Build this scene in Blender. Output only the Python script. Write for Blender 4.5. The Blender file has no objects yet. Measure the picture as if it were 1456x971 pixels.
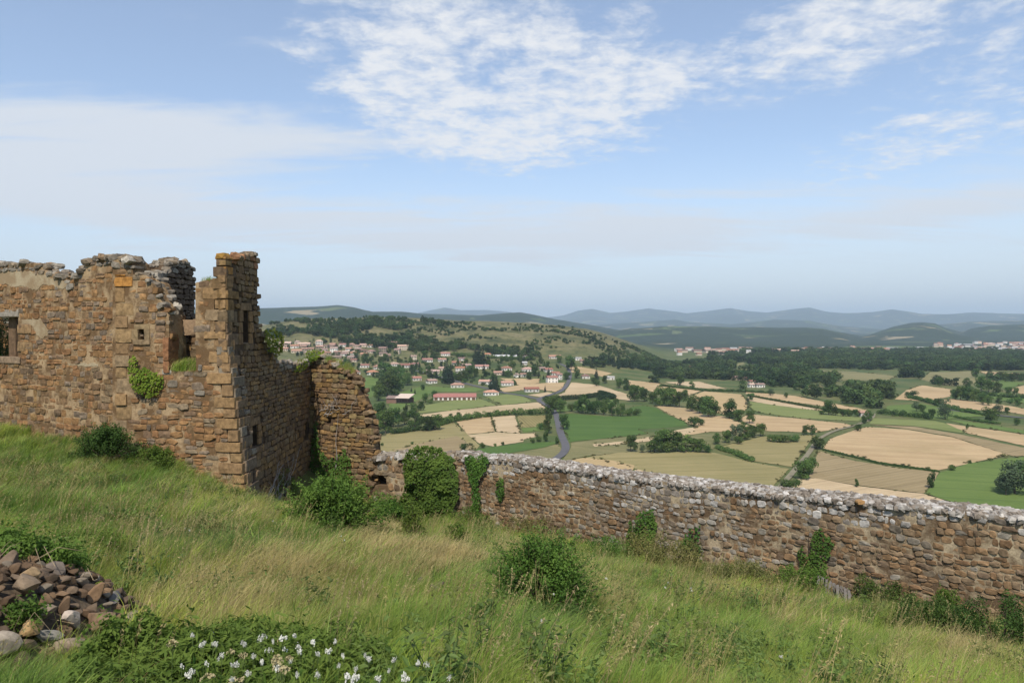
import bpy, bmesh, math, random
import numpy as np
from mathutils import Vector, Matrix
from mathutils.geometry import delaunay_2d_cdt

random.seed(11)
rng = np.random.default_rng(7)
SC = bpy.context.scene
COL = SC.collection

# ------------------------------------------------------------------ camera
F, CX, CY, HY = 1075.0, 728.0, 485.5, 465.0          # focal length and horizon in photo pixels
PITCH = math.atan((CY - HY) / F)
cam_d = bpy.data.cameras.new('camera')
cam_d.sensor_width = 36.0
cam_d.lens = 36.0 * F / 1456.0
cam_d.clip_start = 0.1
cam_d.clip_end = 90000.0
cam = bpy.data.objects.new('camera', cam_d)
cam.rotation_euler = (math.pi / 2 - PITCH, 0, 0)
COL.objects.link(cam)
SC.camera = cam

# ------------------------------------------------------------------ light
SUN_AZ = math.radians(-172.0)      # from +Y, clockwise; behind the camera on its left
SUN_EL = math.radians(54.0)
to_sun = Vector((math.sin(SUN_AZ) * math.cos(SUN_EL), math.cos(SUN_AZ) * math.cos(SUN_EL), math.sin(SUN_EL)))
sun_d = bpy.data.lights.new('sun', 'SUN')
sun_d.energy = 3.9
sun_d.angle = math.radians(0.6)
sun_d.color = (1.0, 0.94, 0.84)
sun = bpy.data.objects.new('sun', sun_d)
sun.rotation_euler = (-to_sun).to_track_quat('-Z', 'Y').to_euler()
COL.objects.link(sun)

SC.view_settings.view_transform = 'Standard'
SC.view_settings.look = 'None'
SC.view_settings.exposure = 0.35
SC.view_settings.gamma = 1.0
SC.cycles.use_denoising = True
SC.cycles.max_bounces = 6
SC.cycles.diffuse_bounces = 2
SC.cycles.glossy_bounces = 2
SC.cycles.transmission_bounces = 2
SC.cycles.transparent_max_bounces = 4
SC.cycles.volume_bounces = 0

# ------------------------------------------------------------------ node helpers
class NT:
    def __init__(s, tree):
        s.t = tree
        s.n = tree.nodes
    def node(s, typ, **kw):
        n = s.n.new(typ)
        for k, v in kw.items():
            setattr(n, k, v)
        return n
    def put(s, sock, v):
        if isinstance(v, bpy.types.NodeSocket):
            s.t.links.new(v, sock)
        elif v is not None:
            sock.default_value = v
    def math(s, op, a, b=None, c=None, clamp=False):
        n = s.node('ShaderNodeMath', operation=op, use_clamp=clamp)
        s.put(n.inputs[0], a)
        if b is not None: s.put(n.inputs[1], b)
        if c is not None: s.put(n.inputs[2], c)
        return n.outputs[0]
    def vmath(s, op, a, b=None):
        n = s.node('ShaderNodeVectorMath', operation=op)
        s.put(n.inputs[0], a)
        if b is not None: s.put(n.inputs[1], b)
        return n.outputs[0]
    def mix(s, fac, a, b, blend='MIX'):
        n = s.node('ShaderNodeMix', data_type='RGBA', blend_type=blend)
        s.put(n.inputs[0], fac)
        def c(v):
            return (*v, 1.0) if isinstance(v, (tuple, list)) and len(v) == 3 else v
        s.put(n.inputs[6], c(a)); s.put(n.inputs[7], c(b))
        return n.outputs[2]
    def noise(s, vec, scale, detail=4.0, rough=0.55, dist=0.0, col=False):
        n = s.node('ShaderNodeTexNoise')
        s.put(n.inputs['Vector'], vec)
        n.inputs['Scale'].default_value = scale
        n.inputs['Detail'].default_value = detail
        n.inputs['Roughness'].default_value = rough
        n.inputs['Distortion'].default_value = dist
        return n.outputs[1 if col else 0]
    def ramp(s, fac, stops, interp='LINEAR'):
        n = s.node('ShaderNodeValToRGB')
        n.color_ramp.interpolation = interp
        e = n.color_ramp.elements
        while len(e) < len(stops): e.new(0.5)
        for el, (p, c) in zip(e, stops):
            el.position = p
            el.color = (*c, 1.0) if len(c) == 3 else c
        s.put(n.inputs[0], fac)
        return n.outputs[0]
    def mapr(s, v, a, b, c=0.0, d=1.0, smooth=False):
        n = s.node('ShaderNodeMapRange', clamp=True)
        if smooth: n.interpolation_type = 'SMOOTHSTEP'
        s.put(n.inputs[0], v)
        for i, q in enumerate((a, b, c, d)): s.put(n.inputs[i + 1], q)
        return n.outputs[0]

# ------------------------------------------------------------------ world: Nishita sky with clouds by direction
w = bpy.data.worlds.new('World')
SC.world = w
w.use_nodes = True
w.cycles.sampling_method = 'MANUAL'
w.cycles.sample_map_resolution = 256
g = NT(w.node_tree)
w.node_tree.nodes.clear()
sky = g.node('ShaderNodeTexSky', sky_type='NISHITA')
sky.sun_disc = False
sky.sun_elevation = SUN_EL
sky.sun_rotation = SUN_AZ
sky.altitude = 800
sky.air_density = 1.0
sky.dust_density = 0.6
sky.ozone_density = 1.6
tc = g.node('ShaderNodeTexCoord')
D = g.vmath('NORMALIZE', tc.outputs['Generated'])
sep = g.node('ShaderNodeSeparateXYZ'); g.put(sep.inputs[0], D)
dx, dy, dz = sep.outputs
az = g.math('ARCTAN2', dx, dy)                    # radians, clockwise from +Y
el = g.math('ARCSINE', dz)
# clouds live on a layer overhead: project the direction onto a plane so they shrink towards the horizon
hz = g.math('ADD', g.math('MAXIMUM', dz, 0.0), 0.10)
comb = g.node('ShaderNodeCombineXYZ')
g.put(comb.inputs[0], g.math('DIVIDE', dx, hz)); g.put(comb.inputs[1], g.math('DIVIDE', dy, hz))
P = comb.outputs[0]
n_big = g.noise(P, 0.9, 5, 0.55, 0.3)
n_mid = g.noise(P, 7.5, 7, 0.64, 0.25)
n_fine = g.noise(P, 24.0, 4, 0.6, 0.2)
stretch = g.node('ShaderNodeMapping'); g.put(stretch.inputs[0], P); stretch.inputs['Scale'].default_value = (0.55, 2.2, 1.0)
n_str = g.noise(stretch.outputs[0], 1.5, 6, 0.6, 0.6)
def ang(px, py):
    u, v = (px - CX) / F, (HY - py) / F
    return math.atan(u), math.atan2(v, math.sqrt(1 + u * u))
wob = g.math('MULTIPLY', g.math('SUBTRACT', n_big, 0.5), 0.22)
def blob(px, py, rx, ry, rot=0.0):
    a0, e0 = ang(px, py)
    ra, re = rx / F, ry / F
    da = g.math('ADD', g.math('SUBTRACT', az, a0), wob)
    de = g.math('ADD', g.math('SUBTRACT', el, e0), g.math('MULTIPLY', wob, 0.4))
    c, s_ = math.cos(rot), math.sin(rot)
    p = g.math('ADD', g.math('MULTIPLY', da, c), g.math('MULTIPLY', de, s_))
    q = g.math('SUBTRACT', g.math('MULTIPLY', de, c), g.math('MULTIPLY', da, s_))
    p = g.math('DIVIDE', p, ra); q = g.math('DIVIDE', q, re)
    r2 = g.math('ADD', g.math('MULTIPLY', p, p), g.math('MULTIPLY', q, q))
    return g.math('EXPONENT', g.math('MULTIPLY', r2, -1.0))
def add_blobs(L):
    acc = None
    for b in L:
        k = b[5] if len(b) > 5 else 1.0
        v = g.math('MULTIPLY', blob(*b[:5]), k)
        acc = v if acc is None else g.math('ADD', acc, v)
    return acc
puffs = add_blobs([(640, 60, 150, 90, 0.1), (760, 150, 190, 62, 0.05), (845, 55, 80, 45, 0, .8), (550, 10, 120, 40, 0, .8), (640, 185, 110, 45, 0, .75), (880, 140, 120, 40, .05, .8), (560, 130, 90, 40, 0, .6), (760, 215, 160, 22, 0, .55),
                   (1130, 45, 130, 42, .2, .75), (1260, 30, 120, 40, .2, .6), (1400, 90, 110, 45, .3, .55), (1360, 190, 170, 38, .12, .85),
                   (1080, 100, 60, 22, .2, .55), (1200, 100, 120, 25, .2, .5), (430, 40, 50, 20, 0, .5), (420, 78, 40, 14, 0, .55)])
sheets = add_blobs([(60, 205, 330, 58, .03, 1.05), (330, 180, 230, 32, .03, .8), (110, 285, 260, 30, -.02, 1.05), (700, 325, 300, 40, -.03, .75), (1050, 320, 420, 45, .06, .7),
                    (1400, 290, 200, 45, .12, .6), (450, 345, 300, 22, 0, .6), (620, 215, 200, 16, 0, .4)])
# elsewhere in the sky the same two kinds of cloud go on by noise alone
away = g.mapr(g.math('ABSOLUTE', az), 0.66, 1.1, 0.0, 1.0, True)
up = g.mapr(el, 0.50, 0.8, 0.0, 1.0, True)
else_ = g.math('MAXIMUM', away, up)
puffs = g.math('ADD', puffs, g.math('MULTIPLY', else_, g.mapr(n_big, 0.45, 0.75, 0.0, 0.8)))
sheets = g.math('ADD', sheets, g.math('MULTIPLY', else_, g.mapr(n_str, 0.45, 0.75, 0.0, 0.5)))
n_chunk = g.noise(P, 2.4, 4, 0.55, 0.3)
puffs = g.math('MULTIPLY', puffs, g.mapr(n_chunk, 0.34, 0.62, 0.60, 1.20))
pn = g.math('ADD', g.math('MULTIPLY', n_mid, 0.75), g.math('MULTIPLY', n_fine, 0.25))
a_puff = g.mapr(g.math('ADD', pn, g.math('MULTIPLY', g.math('SUBTRACT', g.math('MINIMUM', puffs, 1.1), 0.45), 0.27)), 0.45, 0.78, 0.0, 0.95, True)
a_puff = g.math('MULTIPLY', a_puff, g.mapr(puffs, 0.03, 0.35, 0.0, 1.0, True))
sn = g.math('ADD', g.math('MULTIPLY', g.mapr(n_str, 0.30, 0.70), 0.72), g.math('MULTIPLY', n_mid, 0.28))
a_sheet = g.mapr(g.math('ADD', g.math('MULTIPLY', sn, 0.62), g.math('MULTIPLY', sheets, 0.46)), 0.40, 0.86, 0.0, 0.90, True)
low = g.mapr(el, 0.0, 0.24, 0.80, 0.16, True)      # thin veil low down, all round
alpha = g.math('SUBTRACT', 1.0, g.math('MULTIPLY', g.math('MULTIPLY', g.math('SUBTRACT', 1.0, a_puff), g.math('SUBTRACT', 1.0, a_sheet)), g.math('SUBTRACT', 1.0, low)))
SKY_K = 0.14
skyc = g.mix(1.0, sky.outputs[0], (SKY_K, SKY_K, SKY_K), 'MULTIPLY')
ccol = g.mix(a_puff, (0.61, 0.64, 0.685), (0.70, 0.71, 0.73))
out_c = g.mix(alpha, skyc, ccol)
bg = g.node('ShaderNodeBackground'); g.put(bg.inputs[0], out_c); bg.inputs[1].default_value = 1.0
wo = g.node('ShaderNodeOutputWorld'); g.put(wo.inputs[0], bg.outputs[0])

# ------------------------------------------------------------------ pixel geometry
cp, sp = math.cos(PITCH), math.sin(PITCH)
def ray(px, py):
    u, v = (px - CX) / F, (CY - py) / F
    x, y, z = u, cp + v * sp, -sp + v * cp
    return x / y, z / y                 # per metre of depth Y
def pt(px, py, d):
    a, b = ray(px, py)
    return Vector((a * d, d, b * d))

# ------------------------------------------------------------------ object helpers
def props(o, label=None, cat=None, group=None, kind=None):
    if label: o['label'] = label
    if cat: o['category'] = cat
    if group: o['group'] = group
    if kind: o['kind'] = kind
    return o
def mesh_np(name, V, Fc, smooth=False):
    """V (n,3) float, Fc: (m,k) int array or list of such arrays"""
    V = np.ascontiguousarray(V, dtype=np.float32)
    if not isinstance(Fc, list): Fc = [Fc]
    Fc = [np.asarray(f, dtype=np.int32) for f in Fc if len(f)]
    me = bpy.data.meshes.new(name)
    me.vertices.add(len(V))
    me.vertices.foreach_set('co', V.ravel())
    tot = sum(f.size for f in Fc); nf = sum(len(f) for f in Fc)
    me.loops.add(tot); me.polygons.add(nf)
    me.loops.foreach_set('vertex_index', np.concatenate([f.ravel() for f in Fc]))
    counts = np.concatenate([np.full(len(f), f.shape[1], np.int32) for f in Fc])
    starts = np.concatenate([[0], np.cumsum(counts)[:-1]]).astype(np.int32)
    me.polygons.foreach_set('loop_start', starts)
    me.polygons.foreach_set('use_smooth', np.full(nf, bool(smooth)))
    me.update(calc_edges=True)
    return me
def obj(name, me, mat=None, parent=None, loc=None):
    o = bpy.data.objects.new(name, me)
    COL.objects.link(o)
    if mat is not None and me is not None:
        if not me.materials: me.materials.append(mat)
    if parent is not None: o.parent = parent
    if loc is not None: o.location = loc
    return o
def empty(name, loc, rz=0.0):
    o = bpy.data.objects.new(name, None)
    o.empty_display_size = 0.2
    o.location = loc
    o.rotation_euler = (0, 0, rz)
    COL.objects.link(o)
    return o
def color_attr(me, name, cols):
    a = me.attributes.new(name, 'FLOAT_COLOR', 'POINT')
    c = np.ones((len(me.vertices), 4), np.float32); c[:, :3] = cols
    a.data.foreach_set('color', c.ravel())
def smooth01(t):
    t = np.clip(t, 0, 1)
    return t * t * (3 - 2 * t)
# cheap smooth value noise for numpy
_perm = rng.random((256, 256))
def vnoise(x, y):
    x = np.asarray(x, float); y = np.asarray(y, float)
    xi = np.floor(x).astype(int); yi = np.floor(y).astype(int)
    fx = x - xi; fy = y - yi
    fx = fx * fx * (3 - 2 * fx); fy = fy * fy * (3 - 2 * fy)
    def p(i, j): return _perm[i & 255, j & 255]
    return ((p(xi, yi) * (1 - fx) + p(xi + 1, yi) * fx) * (1 - fy) + (p(xi, yi + 1) * (1 - fx) + p(xi + 1, yi + 1) * fx) * fy) * 2 - 1
def fbm(x, y, o=4):
    s = 0; a = 0.5
    for _ in range(o):
        s = s + a * vnoise(x, y); x = x * 2.03 + 17.3; y = y * 2.03 + 5.1; a *= 0.5
    return s
def in_poly(x, y, poly):
    x = np.asarray(x, float); y = np.asarray(y, float)
    r = np.zeros(np.broadcast(x, y).shape, bool)
    n = len(poly)
    for i in range(n):
        x0, y0 = poly[i]; x1, y1 = poly[(i + 1) % n]
        if y0 == y1: continue
        c = (y0 > y) != (y1 > y)
        r ^= c & (x < (x1 - x0) * (y - y0) / (y1 - y0) + x0)
    return r

# ------------------------------------------------------------------ materials
def new_mat(name):
    m = bpy.data.materials.new(name)
    m.use_nodes = True
    m.node_tree.nodes.clear()
    return m, NT(m.node_tree)
def finish(m, k, col, rough=0.9, bump=None, bstr=0.4, bdist=0.05, trans=0.0, spec=0.2):
    out = k.node('ShaderNodeOutputMaterial')
    p = k.node('ShaderNodeBsdfPrincipled')
    k.put(p.inputs['Base Color'], (*col, 1.0) if isinstance(col, tuple) else col)
    k.put(p.inputs['Roughness'], rough)
    p.inputs['Specular IOR Level'].default_value = spec
    if bump is not None:
        b = k.node('ShaderNodeBump'); b.inputs['Strength'].default_value = bstr; b.inputs['Distance'].default_value = bdist
        k.put(b.inputs['Height'], bump); k.put(p.inputs['Normal'], b.outputs[0])
    sh = p.outputs[0]
    if trans > 0:
        t = k.node('ShaderNodeBsdfTranslucent'); k.put(t.inputs[0], col if not isinstance(col, tuple) else (*col, 1.0))
        mx = k.node('ShaderNodeMixShader'); mx.inputs[0].default_value = trans
        k.put(mx.inputs[1], sh); k.put(mx.inputs[2], t.outputs[0]); sh = mx.outputs[0]
    k.put(out.inputs[0], sh)
    return m
def mul(c, f): return tuple(min(1.0, x * f) for x in c)
def simple(name, c, scale=2.0, var=0.25, rough=0.85, bstr=0.0, spec=0.2, rnd=0.0, world=False):
    """one colour broken up by noise, dirt and a per-object shift"""
    m, k = new_mat(name)
    geo = k.node('ShaderNodeNewGeometry'); t = k.node('ShaderNodeTexCoord')
    v = geo.outputs['Position'] if world else t.outputs['Object']
    n = k.noise(v, scale, 6, 0.6)
    col = k.ramp(n, [(0.25, mul(c, 1 - var)), (0.5, c), (0.78, mul(c, 1 + var))])
    if rnd > 0:
        oi = k.node('ShaderNodeObjectInfo')
        f = k.mapr(oi.outputs['Random'], 0, 1, 1 - rnd, 1 + rnd)
        cc = k.node('ShaderNodeCombineXYZ')
        for i in range(3): k.put(cc.inputs[i], f)
        col = k.mix(1.0, col, cc.outputs[0], 'MULTIPLY')
    return finish(m, k, col, rough, n if bstr else None, bstr, 0.03, spec=spec)
def leaf_mat(name, dark, light, trans=0.25, scale=1.2, rnd=0.2, fine=14.0, instancer=None):
    m, k = new_mat(name)
    geo = k.node('ShaderNodeNewGeometry')
    n = k.noise(geo.outputs['Position'], scale, 3, 0.6)
    n2 = k.node('ShaderNodeTexWhiteNoise'); k.put(n2.inputs[0], k.vmath('SCALE', geo.outputs['Position'])) 
    f = k.mapr(k.math('ADD', k.math('MULTIPLY', n, 0.7), k.math('MULTIPLY', k.noise(geo.outputs['Position'], fine, 2), 0.3)), 0.33, 0.67)
    col = k.mix(f, dark, light)
    oi = k.node('ShaderNodeObjectInfo')
    hs = k.node('ShaderNodeHueSaturation')
    k.put(hs.inputs['Hue'], k.mapr(oi.outputs['Random'], 0, 1, 0.5 - 0.02, 0.5 + 0.02))
    k.put(hs.inputs['Value'], k.mapr(k.math('FRACT', k.math('MULTIPLY', oi.outputs['Random'], 7.31)), 0, 1, 1 - rnd, 1 + rnd))
    k.put(hs.inputs['Color'], col)
    m.node_tree.nodes.remove(n2)
    return finish(m, k, hs.outputs[0], 0.7, trans=trans, spec=0.15)
# ================================================================== THE LAND
PX = np.array
L_PLATEAU = [(-400, 447), (200, 449), (370, 463), (395, 458), (430, 453), (470, 452), (520, 451), (600, 453), (650, 456), (700, 458), (760, 461), (800, 463), (835, 467), (862, 475), (890, 486), (915, 498), (945, 512), (985, 524), (1030, 560), (2500, 600)]
L_LEFT = [(-400, 440), (370, 441), (450, 439), (480, 437), (505, 440), (530, 445), (570, 443), (600, 446), (680, 449), (712, 446), (740, 444), (765, 448), (800, 454), (850, 462), (900, 470), (940, 480), (2500, 520)]
L_WOOD = [(-400, 520), (780, 520), (840, 478), (890, 468), (940, 464), (1000, 465), (1060, 467), (1120, 466), (1170, 467), (1200, 474), (1235, 486), (1275, 493), (2500, 495)]
L_CONE = [(-400, 520), (1150, 495), (1200, 484), (1240, 474), (1270, 464), (1295, 459), (1312, 458), (1330, 460), (1352, 470), (1372, 478), (1395, 484), (1420, 490), (2500, 500)]
L_EAST = [(-400, 520), (1320, 500), (1350, 484), (1380, 469), (1405, 464), (1440, 462), (1500, 463), (1700, 458), (2500, 470)]
L_FAR = [(-400, 452), (400, 455), (590, 446), (612, 441), (632, 438), (655, 442), (690, 441), (720, 443), (775, 449), (800, 446), (820, 440), (842, 437), (868, 442), (895, 439), (922, 435), (950, 439), (975, 442), (1010, 438), (1038, 434), (1065, 438), (1090, 440), (1115, 437), (1150, 433), (1178, 440), (1200, 442), (1240, 441), (1268, 437), (1288, 440), (1310, 444), (1350, 445), (1385, 443), (1420, 446), (1500, 447), (1800, 440), (2500, 450)]
L_MIDFAR = [(-400, 470), (700, 470), (800, 465), (870, 458), (900, 456), (960, 452), (980, 455), (1040, 458), (1100, 451), (1150, 453), (1200, 462), (1260, 466), (1300, 462), (1380, 456), (1456, 456), (1700, 460), (2500, 470)]
Z0 = -65.0
def valley(X, Y):
    X = np.asarray(X, float); Y = np.asarray(Y, float)
    r = np.hypot(X, Y)
    a = np.arctan2(X, Y)
    ac = np.clip(a, -1.05, 1.05)
    px = CX + F * np.tan(ac)
    ca = np.cos(ac)
    z0 = Z0 + 2.2 * fbm(X / 420.0, Y / 420.0, 2) * smooth01((r - 200) / 400)
    h = z0.copy()
    def layer(prof, D, wf, wb, rough, nscale, mode=np.maximum):
        nonlocal h
        P_ = np.array(prof, float)
        yp = np.interp(px, P_[:, 0], P_[:, 1])
        zc = (HY - yp) / F * D * ca
        t = np.where(r < D, 1 - (D - r) / wf, 1 - (r - D) / wb)
        b = smooth01(t)
        n = rough * fbm(X / nscale, Y / nscale, 5) * smooth01(t * 2) * (1 - 0.55 * smooth01((t - .75) * 4))
        h = np.maximum(h, z0 + (zc - z0) * b + n)
    layer(L_PLATEAU, 1480, 700, 1500, 9.0, 180)
    layer(L_LEFT, 5200, 2300, 2500, 60, 1300)
    layer(L_WOOD, 4300, 1500, 2200, 40, 900)
    layer(L_CONE, 5600, 1900, 1900, 45, 800)
    layer(L_EAST, 6400, 2200, 2500, 50, 1000)
    layer(L_MIDFAR, 10500, 3000, 3500, 120, 2500)
    layer(L_FAR, 17500, 6000, 6000, 260, 4200)
    return h
def hit(px, py, near=130.0, far=26000.0):
    """where the line of sight through a photo pixel meets the land"""
    a, b = ray(px, py)
    for lap in range(3):
        d = near * (far / near) ** (np.arange(160) / 159.0)
        dz = b * d - valley(a * d, d)
        if not (dz <= 0).any(): return a * far, far
        i = int(np.argmax(dz <= 0))
        if i == 0: return a * d[0], d[0]
        near, far = d[i - 1], d[i]
    return a * (near + far) / 2, (near + far) / 2
def hz_at(x, y): return float(valley(np.array([x]), np.array([y]))[0])

GRID = {}
def land(X, Y):
    """height of the ground sheet as it is meshed (inside the fine sector)"""
    A, R, Z = GRID['A'], GRID['R'], GRID['Z']
    a = np.arctan2(X, Y); r = np.hypot(X, Y)
    i = np.clip(np.searchsorted(R, r) - 1, 0, len(R) - 2); j = np.clip(np.searchsorted(A, a) - 1, 0, len(A) - 2)
    f = (r - R[i]) / (R[i + 1] - R[i]); q = np.clip((a - A[j]) / (A[j + 1] - A[j]), 0, 1)
    return (Z[i, j] * (1 - q) + Z[i, j + 1] * q) * (1 - f) + (Z[i + 1, j] * (1 - q) + Z[i + 1, j + 1] * q) * f
def polar_ground():
    az_in = np.radians(np.arange(-38, 38.01, 0.15))
    az_out = np.radians(np.arange(41, 320, 3.0))
    A = np.concatenate([az_in, az_out]); n = len(A)
    R = [0.0, 60, 130]
    r = 160.0
    while r < 30000:
        R.append(r); r *= 1.0165
    R = np.array(R); m = len(R)
    RR, AA = np.meshgrid(R, A, indexing='ij')
    X = RR * np.sin(AA); Y = RR * np.cos(AA)
    Z = valley(X, Y)
    GRID.update(A=az_in, R=R, Z=Z)
    V = np.stack([X, Y, Z], -1).reshape(-1, 3)
    i, j = np.meshgrid(np.arange(m - 1), np.arange(n), indexing='ij')
    j2 = (j + 1) % n
    Q = np.stack([i * n + j, i * n + j2, (i + 1) * n + j2, (i + 1) * n + j], -1).reshape(-1, 4)[:, ::-1]
    return mesh_np('ground', V, Q, smooth=True)

m, k = new_mat('land')
geo = k.node('ShaderNodeNewGeometry')
Pw = geo.outputs['Position']
sx = k.node('ShaderNodeSeparateXYZ'); k.put(sx.inputs[0], Pw)
cxy = k.node('ShaderNodeCombineXYZ'); k.put(cxy.inputs[0], sx.outputs[0]); k.put(cxy.inputs[1], sx.outputs[1])
P2 = cxy.outputs[0]
dist = k.node('ShaderNodeVectorMath', operation='LENGTH'); k.put(dist.inputs[0], P2); dist = dist.outputs['Value']
n1 = k.noise(P2, 0.02, 6, 0.65); n2 = k.noise(P2, 0.12, 4, 0.6); n3 = k.noise(P2, 0.0030, 5, 0.6)
near = k.ramp(n1, [(0.30, (0.040, 0.066, 0.020)), (0.45, (0.072, 0.100, 0.028)), (0.55, (0.115, 0.120, 0.042)), (0.72, (0.17, 0.150, 0.062))])
near = k.mix(k.mapr(n2, 0.35, 0.7, 0.0, 0.45), near, (0.06, 0.085, 0.025))
# dry grass, scrub and bare rock on the plateau's steep sides
hill = k.ramp(n1, [(0.30, (0.030, 0.044, 0.016)), (0.40, (0.075, 0.078, 0.030)), (0.50, (0.130, 0.122, 0.050)), (0.64, (0.185, 0.155, 0.075)), (0.74, (0.055, 0.062, 0.026))])
hill = k.mix(k.mapr(n2, 0.52, 0.66, 0.0, 0.8), hill, (0.028, 0.042, 0.015))
nrm = k.node('ShaderNodeSeparateXYZ'); k.put(nrm.inputs[0], geo.outputs['Normal'])
rockf = k.mapr(nrm.outputs[2], 0.86, 0.74, 0.0, 0.9)
hill = k.mix(rockf, hill, k.ramp(n2, [(0.3, (0.10, 0.065, 0.05)), (0.7, (0.22, 0.15, 0.11))]))
rise = k.mapr(sx.outputs[2], -56, -30)
c1 = k.mix(rise, near, hill)
# far land: woods with pale clearings and field strips too small to tell apart
vor = k.node('ShaderNodeTexVoronoi'); k.put(vor.inputs['Vector'], k.vmath('MULTIPLY', P2, (0.0062, 0.0040, 0.0)))
vor.inputs['Scale'].default_value = 1.0
vsep = k.node('ShaderNodeSeparateColor'); k.put(vsep.inputs[0], vor.outputs['Color'])
fields = k.ramp(vsep.outputs[0], [(0.0, (0.09, 0.12, 0.04)), (0.35, (0.22, 0.18, 0.09)), (0.55, (0.10, 0.12, 0.045)), (0.75, (0.26, 0.21, 0.12)), (0.9, (0.07, 0.10, 0.03))], 'CONSTANT')
wood = k.ramp(k.noise(P2, 0.03, 3, 0.7), [(0.3, (0.013, 0.025, 0.012)), (0.7, (0.032, 0.050, 0.022))])
fmask = k.mapr(k.math('ADD', n3, k.math('MULTIPLY', k.math('SUBTRACT', vsep.outputs[1], 0.5), 0.30)), 0.625, 0.66)
farc = k.mix(fmask, wood, fields)
m_land = finish(m, k, k.mix(k.mapr(dist, 1900, 2500), c1, farc), 0.95, n2, 0.5, 3.0)
ground = props(obj('ground', polar_ground(), m_land), kind='structure')

# ---- air: even haze over the whole valley
bm = bmesh.new()
bmesh.ops.create_cube(bm, size=1.0)
for v in bm.verts:
    v.co = Vector((v.co.x * 62000, v.co.y * 62000, -120.0 if v.co.z < 0 else 700.0))
hm = bpy.data.meshes.new('haze'); bm.to_mesh(hm); bm.free()
m, k = new_mat('haze_air')
out = k.node('ShaderNodeOutputMaterial'); pv = k.node('ShaderNodeVolumePrincipled')
pv.inputs['Color'].default_value = (0.68, 0.85, 1.0, 1.0)
pv.inputs['Density'].default_value = 7.4e-5
pv.inputs['Anisotropy'].default_value = 0.0
k.put(out.inputs['Volume'], pv.outputs[0])
props(obj('haze', hm, m), 'pale blue summer haze over the valley', 'haze', kind='stuff')

# ---- fields as sheets draped on the land
def field_mat(name, a, b, rows=0.0, rot=0.0, rowscale=0.25, streak=0.5):
    m, k = new_mat(name)
    geo = k.node('ShaderNodeNewGeometry')
    mp = k.node('ShaderNodeMapping'); k.put(mp.inputs[0], geo.outputs['Position'])
    mp.inputs['Rotation'].default_value = (0, 0, rot)
    st = k.node('ShaderNodeMapping'); k.put(st.inputs[0], mp.outputs[0]); st.inputs['Scale'].default_value = (0.012, 0.16, 0.0)
    n = k.noise(geo.outputs['Position'], 0.03, 6, 0.65)
    s = k.noise(st.outputs[0], 1.0, 5, 0.6)
    fn = k.noise(geo.outputs['Position'], 0.6, 3, 0.7)
    f = k.math('ADD', k.math('MULTIPLY', n, 1 - streak), k.math('MULTIPLY', s, streak))
    f = k.math('ADD', k.math('MULTIPLY', f, 0.8), k.math('MULTIPLY', fn, 0.2))
    col = k.mix(k.mapr(f, 0.34, 0.66), mul(a, 0.94), mul(b, 1.04))
    blot = k.noise(geo.outputs['Position'], 0.011, 4, 0.6, 0.8)
    col = k.mix(k.mapr(blot, 0.50, 0.68, 0.0, 0.38), col, (a[0] * 0.62, a[1] * 0.74, a[2] * 0.62))
    tl = k.node('ShaderNodeSeparateXYZ'); k.put(tl.inputs[0], mp.outputs[0])
    ln = k.math('PINGPONG', k.math('ADD', tl.outputs[1], k.math('MULTIPLY', n, 3.0)), 9.0)
    col = k.mix(k.mapr(ln, 0.9, 0.35, 0.0, 0.42), col, mul(a, 0.62))           # tractor lines
    if rows > 0:
        wv = k.node('ShaderNodeTexWave', wave_type='BANDS', bands_direction='Y'); k.put(wv.inputs[0], mp.outputs[0])
        wv.inputs['Scale'].default_value = rowscale; wv.inputs['Distortion'].default_value = 1.5; wv.inputs['Detail'].default_value = 2
        wv.inputs['Detail Scale'].default_value = 0.1
        col = k.mix(k.math('MULTIPLY', wv.outputs[1], rows), col, mul(a, 0.62))
    return finish(m, k, col, 0.95, fn, 0.4, 0.5)
FM = {
 'wheat': field_mat('ripe_wheat', (0.36, 0.245, 0.125), (0.50, 0.365, 0.205), 0.16, 0.3, 0.10),
 'wheat2': field_mat('ripe_wheat_rows', (0.37, 0.265, 0.125), (0.49, 0.355, 0.19), 0.30, 1.2, 0.12),
 'pale': field_mat('pale_stubble', (0.40, 0.29, 0.165), (0.53, 0.405, 0.25), 0.15, -0.5, 0.12),
 'olive': field_mat('mown_hay', (0.22, 0.19, 0.075), (0.31, 0.25, 0.115), 0.30, -0.15, 0.09, 0.65),
 'brown': field_mat('brown_stubble', (0.235, 0.175, 0.085), (0.315, 0.24, 0.13), 0.25, -0.55, 0.09),
 'stripe': field_mat('striped_crop', (0.20, 0.165, 0.06), (0.31, 0.25, 0.105), 0.55, 1.45, 0.14),
 'lime': field_mat('light_meadow', (0.135, 0.17, 0.045), (0.205, 0.215, 0.075), 0.10, 0.1, 0.1),
 'grass': field_mat('green_meadow', (0.080, 0.130, 0.026), (0.130, 0.175, 0.042), 0.0, 0.3),
 'deep': field_mat('deep_green_crop', (0.056, 0.108, 0.020), (0.085, 0.138, 0.028), 0.12, 0.2, 0.1),
 'rough': field_mat('rough_bank', (0.10, 0.115, 0.038), (0.23, 0.19, 0.09), 0.0, 0.6),
 'clear': field_mat('dry_clearing', (0.15, 0.145, 0.055), (0.25, 0.21, 0.10), 0.0, 0.6),
}
NAMES = {'wheat': 'wheat_field', 'wheat2': 'wheat_field', 'pale': 'stubble_field', 'olive': 'hay_field', 'brown': 'stubble_field', 'stripe': 'crop_field',
         'lime': 'meadow', 'grass': 'meadow', 'deep': 'crop_field', 'rough': 'grass_bank', 'clear': 'clearing'}
_fk = 0
FIELD_POLYS = []
FIELD_XY = []
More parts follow.
